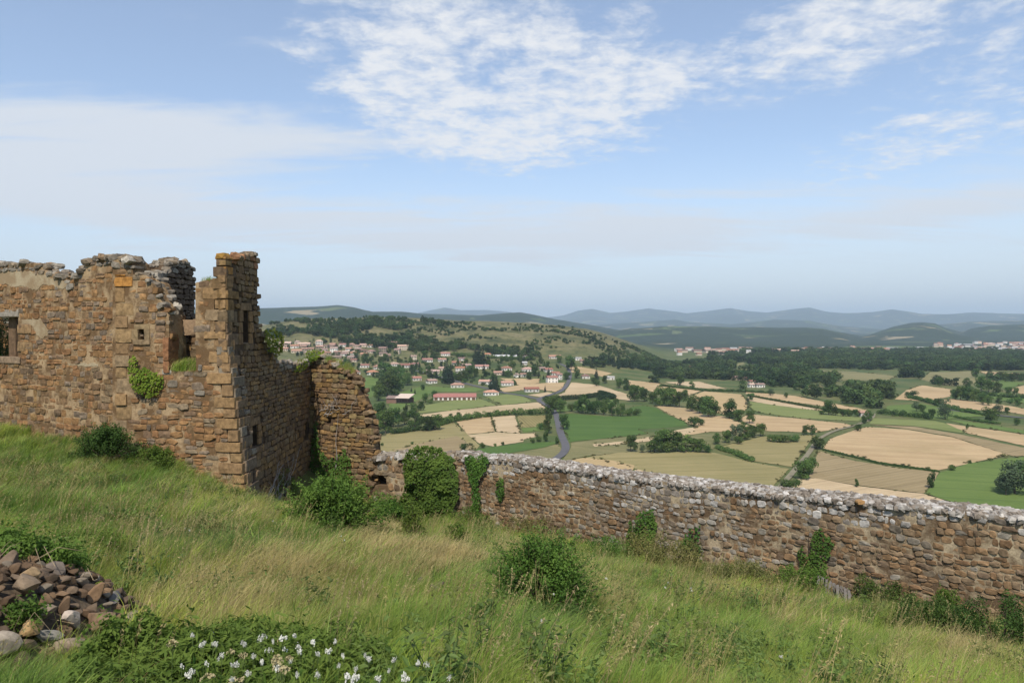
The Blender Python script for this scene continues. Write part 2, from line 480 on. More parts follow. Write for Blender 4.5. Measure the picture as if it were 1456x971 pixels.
def drape(name, poly_xy, mat, lift, kind='structure'):
    A = np.array(poly_xy)
    lo, hi = A.min(0), A.max(0)
    s = max(min((hi - lo).min() / 7.0, 14.0), 5.0, float(lo[1]) / 90.0)
    gx, gy = np.meshgrid(np.arange(lo[0] + s / 2, hi[0], s), np.arange(lo[1] + s / 2, hi[1], s))
    gx, gy = gx.ravel(), gy.ravel()
    ins = in_poly(gx, gy, poly_xy)
    pts = [Vector(p) for p in poly_xy] + [Vector((x, y)) for x, y in zip(gx[ins], gy[ins])]
    n = len(poly_xy)
    vs, es, fs, *_ = delaunay_2d_cdt(pts, [(i, (i + 1) % n) for i in range(n)], [], 0, 1e-4)
    V = np.array([(v.x, v.y) for v in vs])
    T = np.array([f for f in fs if len(f) == 3])
    c = V[T].mean(1)
    T = T[in_poly(c[:, 0], c[:, 1], poly_xy)]
    # all triangles face up
    e1 = V[T[:, 1]] - V[T[:, 0]]; e2 = V[T[:, 2]] - V[T[:, 0]]
    fl = e1[:, 0] * e2[:, 1] - e1[:, 1] * e2[:, 0] < 0
    T[fl] = T[fl][:, ::-1]
    Z = land(V[:, 0], V[:, 1]) + lift
    return props(obj(name, mesh_np(name, np.column_stack([V, Z]), T, True), mat), kind=kind)
def field(kind, pix, jit=0.55):
    global _fk
    _fk += 1
    P_ = []
    n = len(pix)
    for i in range(n):
        x0, y0 = pix[i]; x1, y1 = pix[(i + 1) % n]
        q = max(1, int(math.hypot(x1 - x0, (y1 - y0) * 2.5) / 6))
        for j in range(q):
            t = j / q
            P_.append((x0 + (x1 - x0) * t + random.uniform(-jit, jit), y0 + (y1 - y0) * t + random.uniform(-jit, jit) * .45))
    XY = [hit(*p) for p in P_]
    FIELD_XY.append((kind, XY))
    FIELD_POLYS.append((kind, pix))
    return drape(NAMES[kind], XY, FM[kind], 0.10 + 0.004 * _fk)
FIELDS = [
 ('grass', [(500, 541), (527, 536), (549, 541), (545, 556), (525, 566), (500, 566)]),
 ('grass', [(552, 570), (575, 556), (600, 549), (640, 551), (676, 551), (690, 553), (676, 557), (620, 557), (600, 566), (575, 580), (556, 590)]),
 ('lime', [(597, 577), (640, 570), (680, 566), (707, 576), (640, 584), (594, 587)]),
 ('lime', [(690, 565), (722, 560), (740, 561), (756, 571), (714, 576)]),
 ('pale', [(596, 590), (640, 584), (707, 577), (765, 572), (778, 581), (776, 586), (700, 588), (640, 594), (606, 594)]),
 ('olive', [(515, 632), (545, 617), (590, 611), (645, 600), (682, 633), (672, 645), (600, 655), (515, 668)]),
 ('brown', [(560, 640), (600, 630), (650, 620), (668, 632), (674, 640), (620, 652), (560, 660)]),
 ('wheat', [(648, 599), (671, 593.5), (697, 592), (704, 613.5), (665, 618)]),
 ('pale', [(699.5, 592), (732, 590.5), (740, 616), (705.5, 614)]),
 ('pale', [(666, 618.6), (704, 614.4), (740, 617), (761, 616), (762, 621), (745, 625), (744, 628), (703, 635), (682, 631)]),
 ('stripe', [(735, 591.5), (781, 590.5), (780, 605), (741, 608.5)]),
 ('grass', [(741, 609), (775, 606), (775, 612), (744, 615.5)]),
 ('deep', [(652, 643), (700, 635), (750, 630), (790, 628), (794, 630), (770, 637), (732, 643), (702, 650), (655, 656)]),
 ('rough', [(703, 651), (735, 644), (772, 637), (793, 631.5), (799, 640), (790, 650), (775, 658), (700, 664)]),
 ('deep', [(797, 592), (812, 588), (860, 592), (900, 592), (896, 579), (915, 577), (932, 580), (952, 591), (977, 601), (976, 606), (907, 611), (921, 617), (855, 624), (819, 627), (809, 629), (808, 619), (801, 612), (798, 601)]),
 ('grass', [(790, 579), (835, 575), (872, 568), (880, 572), (868, 580), (810, 584), (792, 586)]),
 ('rough', [(812, 630), (852, 625), (922, 618.5), (934, 620), (890, 628), (845, 633), (900, 636), (900, 642), (832, 649), (800, 656), (806, 645), (812, 636)]),
 ('wheat', [(931, 577), (985, 581), (1000, 590), (1030, 592), (1060, 604), (1080, 609), (1060, 614), (1010, 614), (985, 618), (962, 620), (990, 607), (977, 601), (953, 590)]),
 ('pale', [(842, 632), (900, 626), (930, 620), (965, 611), (990, 607), (985, 614), (958, 622), (928, 627), (880, 632), (845, 635)]),
 ('rough', [(845, 636), (930, 628), (990, 618), (1060, 615), (1090, 618), (1019, 636), (1000, 643), (960, 641), (905, 645)]),
 ('wheat2', [(977, 565), (1002, 556.5), (1054, 560.5), (1063, 572), (1062, 581), (1054, 588), (1033, 590), (1018, 587), (1019, 580), (993, 571)]),
 ('wheat', [(886, 540), (946, 546), (1000, 555), (968, 566), (940, 560), (895, 549)]),
 ('pale', [(946, 543.5), (993, 542.3), (1034, 553), (993, 552)]),
 ('wheat', [(1062, 556), (1130, 563), (1232, 583), (1236, 587), (1180, 579), (1100, 568), (1060, 560)]),
 ('pale', [(1064, 563), (1100, 570), (1172, 581), (1168, 585), (1100, 576), (1060, 569)]),
 ('lime', [(1066, 571), (1116, 578), (1169, 585), (1200, 589), (1227, 594), (1220, 599), (1140, 595), (1080, 587), (1065, 580)]),
 ('wheat', [(1064, 589), (1140, 596), (1200, 602), (1214, 606), (1160, 615), (1090, 613), (1075, 607), (1050, 597)]),
 ('olive', [(1083, 621), (1160, 619), (1148, 633), (1126, 664), (1073, 656), (1019, 637)]),
 ('olive', [(830, 651), (885, 643), (935, 645), (974, 642), (1017, 644), (1070, 658), (1122, 667), (1094, 697), (1000, 690), (930, 675), (905, 668), (895, 662)]),
 ('wheat2', [(770, 664), (800, 657), (830, 651), (870, 655), (902, 662), (898, 674), (840, 680), (790, 676)]),
 ('pale', [(905, 667), (935, 676), (1000, 691), (1092, 699), (1085, 712), (1000, 708), (930, 694), (892, 678)]),
 ('wheat', [(1215, 612), (1233, 607), (1289, 611), (1354, 622), (1434, 647), (1335, 669), (1250, 657), (1170, 638.5), (1180, 624)]),
 ('brown', [(1164, 641), (1212, 655), (1280, 666), (1335, 672), (1329, 683), (1313, 702), (1218, 690), (1150, 679)]),
 ('pale', [(1132, 681), (1160, 680.5), (1218, 691), (1315, 703), (1362, 718), (1380, 735), (1200, 720), (1112, 712)]),
 ('grass', [(1337, 672), (1378, 659), (1434, 652), (1500, 648), (1500, 745), (1380, 730), (1358, 716), (1317, 702)]),
 ('brown', [(1238, 604), (1300, 607), (1360, 617), (1456, 637), (1500, 647), (1440, 649), (1354, 621), (1289, 610)]),
 ('lime', [(1242, 594.5), (1329, 599), (1368, 607), (1369, 616), (1300, 606), (1236, 603)]),
 ('wheat', [(1345, 602), (1378, 607), (1456, 618), (1500, 624), (1500, 641), (1456, 634), (1375, 616)]),
 ('grass', [(1340, 595), (1400, 603), (1456, 612), (1500, 617), (1500, 623), (1456, 617), (1380, 606)]),
 ('wheat', [(1272, 568), (1289, 555), (1310, 548), (1355, 554), (1351, 564), (1317, 571)]),
 ('wheat', [(1322, 572), (1354, 567.5), (1391, 571), (1456, 581), (1500, 586), (1500, 594), (1456, 590), (1434, 586), (1372, 582)]),
 ('clear', [(1308, 540), (1323, 529), (1382, 528), (1386, 536), (1417, 542), (1354, 549)]),
 ('wheat', [(1392, 528), (1456, 531), (1500, 533), (1500, 541), (1456, 538.5), (1410, 536)]),
 ('grass', [(1389, 562), (1419, 557), (1456, 564), (1500, 567), (1500, 577), (1440, 573), (1420, 569)]),
 ('wheat', [(1434, 554), (1456, 548), (1500, 548), (1500, 563), (1456, 562)]),
 ('grass', [(1262, 577), (1310, 574), (1370, 584), (1400, 592), (1330, 597), (1255, 590)]),
 ('grass', [(1395, 545), (1425, 541), (1460, 545), (1430, 553)]),
 ('clear', [(1147, 526), (1210, 528), (1275, 535), (1262, 541), (1200, 541), (1165, 535)]),
 ('clear', [(1136, 549), (1165, 546), (1173, 553), (1150, 555)]),
 ('clear', [(1040, 519), (1056, 515), (1060, 518), (1046, 521)]),
 ('pale', [(1066, 521), (1088, 519), (1090, 522), (1068, 523.5)]),
 ('wheat', [(710, 538), (768, 539), (766, 545), (740, 548), (728, 545)]),
 ('wheat', [(708, 553), (732, 548.5), (770, 545), (803, 544), (799, 553), (789, 557.5), (760, 553), (717, 558)]),
 ('pale', [(812, 544), (849, 547.5), (899, 563), (896, 570), (875, 567), (873, 562), (852, 558), (849, 563), (786, 566), (803, 557.5)]),
 ('wheat', [(801, 519), (832, 523), (871, 531), (857, 536), (842, 532), (812, 530)]),
 ('pale', [(750, 562), (778, 558), (792, 560), (770, 565)]),
]
for kd, px_ in FIELDS: field(kd, px_)

# ---- roads
def ribbon(name, pix, width, mat, lift):
    P_ = np.array([hit(*p) for p in pix])
    # resample smoothly
    t = np.concatenate([[0], np.cumsum(np.hypot(*np.diff(P_, axis=0).T))])
    tt = np.arange(0, t[-1], 5.0)
    X = np.interp(tt, t, P_[:, 0]); Y = np.interp(tt, t, P_[:, 1])
    ker = np.ones(7) / 7
    X[3:-3] = np.convolve(X, ker, 'valid'); Y[3:-3] = np.convolve(Y, ker, 'valid')
    dx_, dy_ = np.gradient(X), np.gradient(Y); L = np.hypot(dx_, dy_)
    nx, ny = -dy_ / L, dx_ / L
    rows = []
    for s_ in (-.5, -.25, 0, .25, .5):
        wv_ = width * (1 + 0.05 * fbm(tt / 9, tt * 0 + s_ * 40, 2))
        x, y = X + nx * wv_ * s_, Y + ny * wv_ * s_
        rows.append(np.column_stack([x, y, land(x, y) + lift]))
    V = np.concatenate(rows); n = len(tt)
    i, j = np.meshgrid(np.arange(4), np.arange(n - 1), indexing='ij')
    Q = np.stack([i * n + j, i * n + j + 1, (i + 1) * n + j + 1, (i + 1) * n + j], -1).reshape(-1, 4)[:, ::-1]
    return props(obj(name, mesh_np(name, V, Q, True), mat), kind='structure')
m_asph = simple('worn_asphalt', (0.105, 0.10, 0.105), 0.3, 0.18, 0.9, world=True)
m_track = simple('gravel_track', (0.20, 0.175, 0.115), 0.3, 0.3, 0.95, world=True)
ribbon('road', [(765, 664), (783, 657), (797, 650), (805, 641), (805, 634), (798, 620), (795, 608), (793, 598), (790, 588), (782, 579), (768, 572), (764, 567.5), (780, 562.5), (797, 557), (805, 549), (810, 539), (811, 531), (807, 522), (795, 517)], 4.3, m_asph, 0.42)
ribbon('village_road', [(588, 527), (605, 531), (620, 535), (640, 540), (660, 545), (690, 552), (716, 559), (745, 563), (764, 567.5)], 5.0, m_asph, 0.45)
ribbon('track', [(1104, 700), (1125, 675), (1150, 645), (1163, 625), (1185, 613), (1215, 606), (1240, 596), (1243, 588)], 2.5, m_track, 0.42)
ribbon('country_road', [(1500, 601), (1456, 594), (1400, 590), (1370, 586), (1330, 580)], 6.0, m_asph, 0.42)
# ================================================================== THE CASTLE HILL (foreground ground)
GC = [  # photo pixel, depth: places where the grass surface is seen
 (-60, 606, 31.5), (0, 616, 29.2), (90, 628, 27.6), (160, 640, 26.0), (250, 668, 25.2), (345, 708, 24.6), (440, 716, 32.0), (530, 720, 33.2), (590, 735, 32.6), (650, 745, 31.4),
 (760, 768, 28.9), (900, 800, 25.8), (1050, 825, 22.8), (1200, 862, 20.6), (1330, 885, 19.1), (1456, 915, 17.8), (1560, 935, 17.0),
 (728, 985, 5.9), (360, 985, 5.6), (0, 990, 5.8), (1100, 985, 8.6), (1456, 985, 11.0), (1560, 985, 11.2),
 (400, 862, 11.2), (728, 862, 12.6), (1000, 868, 15.2), (1200, 915, 14.2), (350, 765, 17.6), (150, 725, 17.5), (600, 800, 17.8), (860, 812, 21.2), (0, 702, 19.5), (-60, 790, 11.5), (100, 815, 10.8), (560, 905, 9.2), (900, 915, 10.4), (1350, 930, 14.6), (200, 800, 12.0)]
_c = [pt(*q) for q in GC]
_c += [Vector(q) for q in [(0, 0.6, -1.65), (-6, 0, -1.6), (6, 0, -2.4), (0, -10, -1.2), (-14, -4, -1.4), (-12, 6, -2.0), (14, 3, -5.0), (16, -8, -4.0), (-22, 14, -2.6), (-30, 24, -2.4), (-40, 30, -2.2),
                           (-8.9, 27.0, -6.5), (-8.9, 30.0, -7.4), (-16, 33, -3.4), (-24, 40, -3.2), (-34, 44, -3.0), (-11.5, 30, -3.3), (-3, 37, -10.0), (4, 32, -10.0), (10, 25, -9.5), (16, 19, -9.0)]]
_cx = np.array([(v.x, v.y) for v in _c]); _cz = np.array([v.z for v in _c])
def _tps(r2): return 0.5 * r2 * np.log(r2 + 1e-9)
_n = len(_cx)
_K = _tps(((_cx[:, None] - _cx[None]) ** 2).sum(-1)) + np.eye(_n) * 0.8
_A = np.zeros((_n + 3, _n + 3)); _A[:_n, :_n] = _K; _A[:_n, _n] = 1; _A[:_n, _n + 1:] = _cx; _A[_n, :_n] = 1; _A[_n + 1:, :_n] = _cx.T
_w = np.linalg.solve(_A, np.concatenate([_cz, [0, 0, 0]]))
# rampart line (front face at ground level)
RA, RB = pt(650, 700, 31.6), pt(1456, 800, 18.0)
RA, RB = Vector((RA.x, RA.y, 0)), Vector((RB.x, RB.y, 0))
RU = (RB - RA).normalized(); RN = Vector((RU.y, -RU.x, 0))         # RN looks to the camera side
if RN.y > 0: RN = -RN
PILE = (-5.85, 7.55, 1.95, 2.0)                                    # rubble heap: centre and radii
def turf(X, Y, detail=True):
    X = np.asarray(X, float); Y = np.asarray(Y, float)
    sh = X.shape
    q = np.stack([X.ravel(), Y.ravel()], -1)
    z = np.empty(len(q))
    for i in range(0, len(q), 20000):
        c = q[i:i + 20000]
        z[i:i + 20000] = _tps(((c[:, None] - _cx[None]) ** 2).sum(-1)) @ _w[:_n] + _w[_n] + c @ _w[_n + 1:]
    z = z.reshape(sh)
    # the rock falls away behind the rampart and round the hilltop
    back = -((X - RA.x) * RN.x + (Y - RA.y) * RN.y)                 # metres behind the rampart's face
    along = (X - RA.x) * RU.x + (Y - RA.y) * RU.y
    drop = np.clip(back - 1.0, 0, None) * (along > -7)
    drop = np.maximum(drop, np.clip(Y - 38.5, 0, None) * (X > -14))
    drop = np.maximum(drop, np.clip(np.hypot(X + 12, Y - 18) - 44, 0, None))
    z = np.where(drop > 0, np.minimum(np.maximum(z, -11), -4) * 1.0 - 1.9 * drop, z)
    if detail:
        z = z + 0.10 * fbm(X * 0.55, Y * 0.55, 3) + 0.04 * fbm(X * 2.3, Y * 2.3, 2)
        e = ((X - PILE[0]) / PILE[2]) ** 2 + ((Y - PILE[1]) / PILE[3]) ** 2
        z = z + 0.70 * smooth01((1.25 - e) / 1.1)
    return np.maximum(z, -72)
def turf1(x, y): return float(turf(np.array([x]), np.array([y]))[0])
def grid_mesh(name, x0, x1, y0, y1, s):
    xs = np.arange(x0, x1 + s / 2, s); ys = np.arange(y0, y1 + s / 2, s)
    X, Y = np.meshgrid(xs, ys)
    V = np.stack([X, Y, turf(X, Y)], -1).reshape(-1, 3)
    n = len(xs); i, j = np.meshgrid(np.arange(len(ys) - 1), np.arange(n - 1), indexing='ij')
    Q = np.stack([i * n + j, i * n + j + 1, (i + 1) * n + j + 1, (i + 1) * n + j], -1).reshape(-1, 4)
    return mesh_np(name, V, Q, True)
m, k = new_mat('turf_soil')
geo = k.node('ShaderNodeNewGeometry')
n1 = k.noise(geo.outputs['Position'], 0.9, 6, 0.6); n2 = k.noise(geo.outputs['Position'], 9.0, 5, 0.7)
soil = k.ramp(n2, [(0.3, (0.050, 0.056, 0.018)), (0.55, (0.095, 0.100, 0.032)), (0.75, (0.16, 0.14, 0.055))])
col = k.mix(k.mapr(n1, 0.40, 0.62), soil, (0.115, 0.145, 0.038))
sz = k.node('ShaderNodeSeparateXYZ'); k.put(sz.inputs[0], geo.outputs['Normal'])
col = k.mix(k.mapr(sz.outputs[2], 0.72, 0.5), col, (0.11, 0.085, 0.06))
px_ = k.node('ShaderNodeSeparateXYZ'); k.put(px_.inputs[0], geo.outputs['Position'])
ex = k.math('DIVIDE', k.math('SUBTRACT', px_.outputs[0], PILE[0]), PILE[2]); ey = k.math('DIVIDE', k.math('SUBTRACT', px_.outputs[1], PILE[1]), PILE[3])
e = k.math('ADD', k.math('MULTIPLY', ex, ex), k.math('MULTIPLY', ey, ey))
col = k.mix(k.mapr(e, 1.15, 0.85), col, k.ramp(n2, [(0.3, (0.05, 0.036, 0.024)), (0.7, (0.13, 0.095, 0.06))]))
m_turf = finish(m, k, col, 0.95, n2, 0.6, 0.05)
props(obj('hilltop_ground', grid_mesh('hilltop_ground', -62, 62, -34, 76, 0.4), m_turf), kind='structure')

# ================================================================== MASONRY
def stone_proto(seed, roundness, jit, face=None):
    r_ = np.random.default_rng(seed)
    idx = {}; V = []; Q = []
    def vid(p):
        if p not in idx:
            idx[p] = len(V); V.append(p)
        return idx[p]
    for ax in range(3):
        for s_ in (-1, 1):
            for a in (-1, 0):
                for b in (-1, 0):
                    c = []
                    for (da, db) in ((0, 0), (1, 0), (1, 1), (0, 1)):
                        p = [0, 0, 0]; p[ax] = s_; p[(ax + 1) % 3] = a + da; p[(ax + 2) % 3] = b + db
                        c.append(vid(tuple(p)))
                    Q.append(c if s_ > 0 else c[::-1])
    V = np.array(V, float)
    sph = V / np.linalg.norm(V, axis=1)[:, None] * 1.22
    V = V * (1 - roundness) + sph * roundness
    V += r_.normal(0, jit, V.shape)
    return V * 0.5, [np.array(Q)]
def faced_proto(seed, corner, jit, bev, edge):
    """masonry stone: uneven eight-sided face, worn arris, sides running back into the wall"""
    r_ = np.random.default_rng(seed)
    ring = np.array([(-1, -1), (0, -1), (1, -1), (1, 0), (1, 1), (0, 1), (-1, 1), (-1, 0)], float)
    ring[::2] *= 1 - corner * r_.uniform(0.5, 1.3, (4, 1))
    ring += r_.normal(0, jit, ring.shape)
    def R(k, y, yj): return np.column_stack([ring[:, 0] * k, y + r_.normal(0, yj, 8), ring[:, 1] * k])
    V = np.concatenate([R(1.0, 1.0, 0), R(1.02, -1 + edge, 0.03), R(1 - bev, -1.0, 0.035), [(r_.normal(0, .15), -1.03 + r_.normal(0, .03), r_.normal(0, .15))]])
    Q = [(i + 8 * k, (i + 1) % 8 + 8 * k, (i + 1) % 8 + 8 * k + 8, i + 8 * k + 8) for k in (0, 1) for i in range(8)]
    T = [(16 + i, 16 + (i + 1) % 8, 24) for i in range(8)]
    return V * 0.5, [np.array(Q), np.array(T)]
RUB = [faced_proto(100 + i, 0.17, 0.11, 0.13, 0.10) for i in range(12)]       # rubble stones
BLK = [faced_proto(200 + i, 0.09, 0.06, 0.09, 0.07) for i in range(8)]        # squared blocks
QUO = [faced_proto(300 + i, 0.03, 0.02, 0.035, 0.035) for i in range(5)]       # dressed quoins
LOOSE = [stone_proto(400 + i, 0.5, 0.12) for i in range(10)]       # loose boulders
PROTO = RUB + BLK + QUO + LOOSE
L_ = list(range(25, 35))
def stone_shader(name, attr):
    m, k = new_mat(name)
    if attr:
        a = k.node('ShaderNodeAttribute', attribute_name='stone_colour', attribute_type='GEOMETRY'); base = a.outputs[0]
    else:
        a = k.node('ShaderNodeObjectInfo'); base = a.outputs['Color']
    geo = k.node('ShaderNodeNewGeometry')
    n1 = k.noise(geo.outputs['Position'], 7.0, 6, 0.65); n2 = k.noise(geo.outputs['Position'], 38.0, 4, 0.7); n3 = k.noise(geo.outputs['Position'], 2.1, 3, 0.6)
    f = k.mapr(n1, 0.28, 0.74, 0.50, 1.45)
    cc = k.node('ShaderNodeCombineXYZ')
    for i in range(3): k.put(cc.inputs[i], f)
    c = k.mix(1.0, base, cc.outputs[0], 'MULTIPLY')
    c = k.mix(k.mapr(n2, 0.60, 0.74, 0.0, 0.55), c, (0.055, 0.040, 0.028))      # vesicles and dark grains of the breccia
    c = k.mix(k.math('MULTIPLY', k.mapr(n2, 0.28, 0.36, 1.0, 0.0), k.mapr(n3, 0.45, 0.65, 0.0, 0.8)), c, (0.34, 0.30, 0.23))   # pale lichen specks
    hgt = k.math('ADD', k.math('MULTIPLY', n2, 0.5), k.math('MULTIPLY', k.noise(geo.outputs['Position'], 16.0, 5, 0.7), 0.5))
    return finish(m, k, c, 0.93, hgt, 0.55, 0.014, spec=0.15)
M_STONE_O = stone_shader('weathered_stone', False)
M_STONE_A = stone_shader('weathered_masonry', True)
PROTO_ME = []
for i, (V, Q) in enumerate(PROTO):
    me = mesh_np('stone', V, Q, False); me.materials.append(M_STONE_O); PROTO_ME.append(me)
def mortar_mat(name, c, dark):
    m, k = new_mat(name)
    geo = k.node('ShaderNodeNewGeometry')
    n1 = k.noise(geo.outputs['Position'], 1.3, 5, 0.65); n2 = k.noise(geo.outputs['Position'], 18.0, 4, 0.7)
    col = k.mix(k.mapr(n1, 0.44, 0.60), dark, c)
    col = k.mix(k.mapr(n2, 0.3, 0.7, 0.0, 0.5), col, mul(dark, 0.8))
    return finish(m, k, col, 0.95, n2, 0.6, 0.03)
M_MORT = mortar_mat('cream_mortar', (0.46, 0.325, 0.185), (0.15, 0.090, 0.043))
M_MORT_D = mortar_mat('earth_mortar', (0.13, 0.085, 0.05), (0.055, 0.036, 0.022))
M_MORT_R = mortar_mat('pale_rampart_mortar', (0.50, 0.40, 0.26), (0.13, 0.085, 0.048))
M_MORT_W = mortar_mat('white_cap_mortar', (0.36, 0.325, 0.28), (0.17, 0.145, 0.115))
M_PLAST = mortar_mat('old_plaster', (0.44, 0.36, 0.235), (0.30, 0.215, 0.125))

class Wall:
    """vertical wall plane: u along U, z up, N outwards"""
    def __init__(s, O, U, cam_side=True):
        s.O = Vector((O[0], O[1], 0)); s.U = Vector((U[0], U[1], 0)).normalized()
        s.N = Vector((s.U.y, -s.U.x, 0))
        mid = s.O + s.U * 2
        if s.N.dot(-mid) < 0: s.N = -s.N
        s.ang = math.atan2(s.U.y, s.U.x)
    def uz(s, px, py):
        a, b = ray(px, py)
        d = s.N.dot(s.O) / (s.N.x * a + s.N.y)
        p = Vector((a * d, d, 0))
        return ((p - s.O).dot(s.U), b * d)
    def at(s, u, z, n=0.0):
        p = s.O + s.U * u + s.N * n
        return Vector((p.x, p.y, z))
    def poly(s, pix): return [s.uz(*p) for p in pix]
def ragged(poly, s_=0.35, amp=0.07):
    P_ = []
    n = len(poly)
    for i in range(n):
        (x0, y0), (x1, y1) = poly[i], poly[(i + 1) % n]
        q = max(1, int(math.hypot(x1 - x0, y1 - y0) / s_))
        for j in range(q):
            t = j / q
            P_.append((x0 + (x1 - x0) * t + random.uniform(-amp, amp) * (j > 0), y0 + (y1 - y0) * t + random.uniform(-amp, amp) * (j > 0)))
    return P_
def slab(wall, outline, holes, thick, front, deform=None):
    """solid wall body with openings cut through"""
    pts = [Vector(p) for p in outline]; edges = [(i, (i + 1) % len(outline)) for i in range(len(outline))]
    for h in holes:
        b = len(pts); pts += [Vector(p) for p in h]; edges += [(b + i, b + (i + 1) % len(h)) for i in range(len(h))]
    lo = np.array(outline).min(0); hi = np.array(outline).max(0)
    gx, gy = np.meshgrid(np.arange(lo[0], hi[0], 0.6), np.arange(lo[1], hi[1], 0.6))
    ok = in_poly(gx.ravel(), gy.ravel(), outline)
    pts += [Vector((a, b)) for a, b in zip(gx.ravel()[ok], gy.ravel()[ok])]
    vs, es, fs, *_ = delaunay_2d_cdt(pts, edges, [], 0, 1e-5)
    V = np.array([(v.x, v.y) for v in vs]); T = np.array([f for f in fs if len(f) == 3])
    c = V[T].mean(1); keep = in_poly(c[:, 0], c[:, 1], outline)
    for h in holes: keep &= ~in_poly(c[:, 0], c[:, 1], h)
    T = T[keep]
    e1 = V[T[:, 1]] - V[T[:, 0]]; e2 = V[T[:, 2]] - V[T[:, 0]]
    fl = e1[:, 0] * e2[:, 1] - e1[:, 1] * e2[:, 0] < 0
    T[fl] = T[fl][:, ::-1]
    n = len(V)
    cnt = {}
    for t in T:
        for a, b in ((t[0], t[1]), (t[1], t[2]), (t[2], t[0])):
            cnt[(a, b)] = 1
    side = [(a, b) for (a, b) in cnt if (b, a) not in cnt]
    def w3(nn):
        rows = []
        for u, z in V:
            p = wall.at(u, z, nn)
            if deform: p = deform(p, u, z)
            rows.append(p)
        return np.array(rows)
    V3 = np.concatenate([w3(front), w3(front - thick)])
    Q = np.array([(b, a, a + n, b + n) for a, b in side])
    return V3, [T, T[:, ::-1] + n, Q]
def courses(outline, holes, rowh, roww, seed, wav=0.05, shrink=0.0, gap=0.015, stack=0.09):
    """stones (u, z, w, h) laid in uneven courses inside the outline"""
    r_ = np.random.default_rng(seed)
    A = np.array(outline); lo, hi = A.min(0), A.max(0)
    S = []
    z = lo[1]
    ph = r_.uniform(0, 9)
    while z < hi[1] + 0.2:
        h = rowh * r_.uniform(0.72, 1.35)
        u = lo[0] - r_.uniform(0, roww)
        while u < hi[0]:
            w_ = roww * r_.uniform(0.5, 1.6)
            hh = h * r_.uniform(0.85, 1.1)
            cu, cz = u + w_ / 2, z + h / 2 + wav * math.sin(u * 0.9 + ph) + wav * 0.7 * math.sin(u * 2.3 + z)
            if r_.random() < stack and w_ > roww * 0.8:      # two small stones one on the other
                S.append((cu, cz - h * .25, w_ - gap, h * .46)); S.append((cu, cz + h * .25, w_ - gap, h * .46))
            else:
                S.append((cu, cz, w_ - gap, hh - gap))
            u += w_
        z += h
    S = np.array(S)
    ok = in_poly(S[:, 0], S[:, 1], outline)
    for h in holes:
        for fx in (-.35, 0, .35):
            ok &= ~in_poly(S[:, 0] + fx * S[:, 2], S[:, 1], h)
        ok &= ~in_poly(S[:, 0], S[:, 1] + .3 * S[:, 3], h) & ~in_poly(S[:, 0], S[:, 1] - .3 * S[:, 3], h)
    return S[ok]
class Stones:
    """collects stones of one thing; the largest in the picture become objects, the rest one part per wall"""
    def __init__(s): s.L = []
    def add(s, wall_key, M, proto, colour, name='stone'):
        p = M.translation; d = max(p.y, 1)
        sz = [M.col[i].to_3d().length for i in range(3)]
        inside = -30 < CX + F * p.x / d < 1486
        s.L.append((sorted(sz)[-1] * sorted(sz)[-2] / d ** 2 * inside, wall_key, M, proto, colour, name))
    def build(s, parents, top, most=300):
        s.L.sort(key=lambda q: -q[0])
        n = 0; rest = {}
        inv = {key: p.matrix_world.inverted() for key, p in parents.items()}
        for q in s.L:
            if n < most and q[0] > 0:
                o = bpy.data.objects.new(q[5], PROTO_ME[q[3]])
                COL.objects.link(o)
                o.parent = parents[q[1]]
                o.matrix_local = q[2]
                o.color = (*q[4], 1.0)
                n += 1
            else:
                rest.setdefault(q[1], []).append(q)
        for key, L in rest.items():
            Vs, Qs, Cs, b = [], [], [], 0
            for q in L:
                V, Q = PROTO[q[3]]
                M = np.array(q[2])
                Vs.append(V @ M[:3, :3].T + M[:3, 3]); Qs += [q_ + b for q_ in Q]; b += len(V)
                Cs.append(np.tile(q[4], (len(V), 1)))
            Qs = [np.concatenate([q_ for q_ in Qs if q_.shape[1] == n_]) for n_ in (3, 4) if any(q_.shape[1] == n_ for q_ in Qs)]
            me = mesh_np('masonry', np.concatenate(Vs), Qs)
            color_attr(me, 'stone_colour', np.concatenate(Cs))
            props(obj('masonry', me, M_STONE_A, parents[key]), kind='stuff')
def pick(r_, pal, wts=None, vv=0.2):
    c = pal[r_.choice(len(pal), p=wts)]
    f = r_.uniform(1 - vv, 1 + vv)
    return tuple(float(x * f) for x in c)
OCHRE = [(0.255, 0.142, 0.062), (0.285, 0.160, 0.070), (0.215, 0.115, 0.052), (0.235, 0.145, 0.075), (0.195, 0.125, 0.074), (0.255, 0.135, 0.062), (0.185, 0.138, 0.096)]
DARK = [(0.20, 0.125, 0.06), (0.17, 0.105, 0.055), (0.23, 0.14, 0.06), (0.15, 0.10, 0.06), (0.20, 0.14, 0.08)]
GREY = [(0.235, 0.20, 0.155), (0.19, 0.16, 0.125), (0.28, 0.245, 0.195), (0.165, 0.135, 0.10), (0.22, 0.17, 0.115)]
BROWN = [(0.210, 0.130, 0.068), (0.240, 0.150, 0.080), (0.185, 0.112, 0.060), (0.205, 0.142, 0.086), (0.170, 0.118, 0.076), (0.255, 0.176, 0.105)]
PALE = [(0.30, 0.27, 0.235), (0.37, 0.34, 0.30), (0.25, 0.215, 0.18), (0.21, 0.175, 0.14), (0.17, 0.14, 0.11), (0.43, 0.40, 0.365)]
WCOL = [(0.24, 0.205, 0.16), (0.27, 0.235, 0.19), (0.21, 0.16, 0.115), (0.29, 0.26, 0.22), (0.19, 0.145, 0.10)]

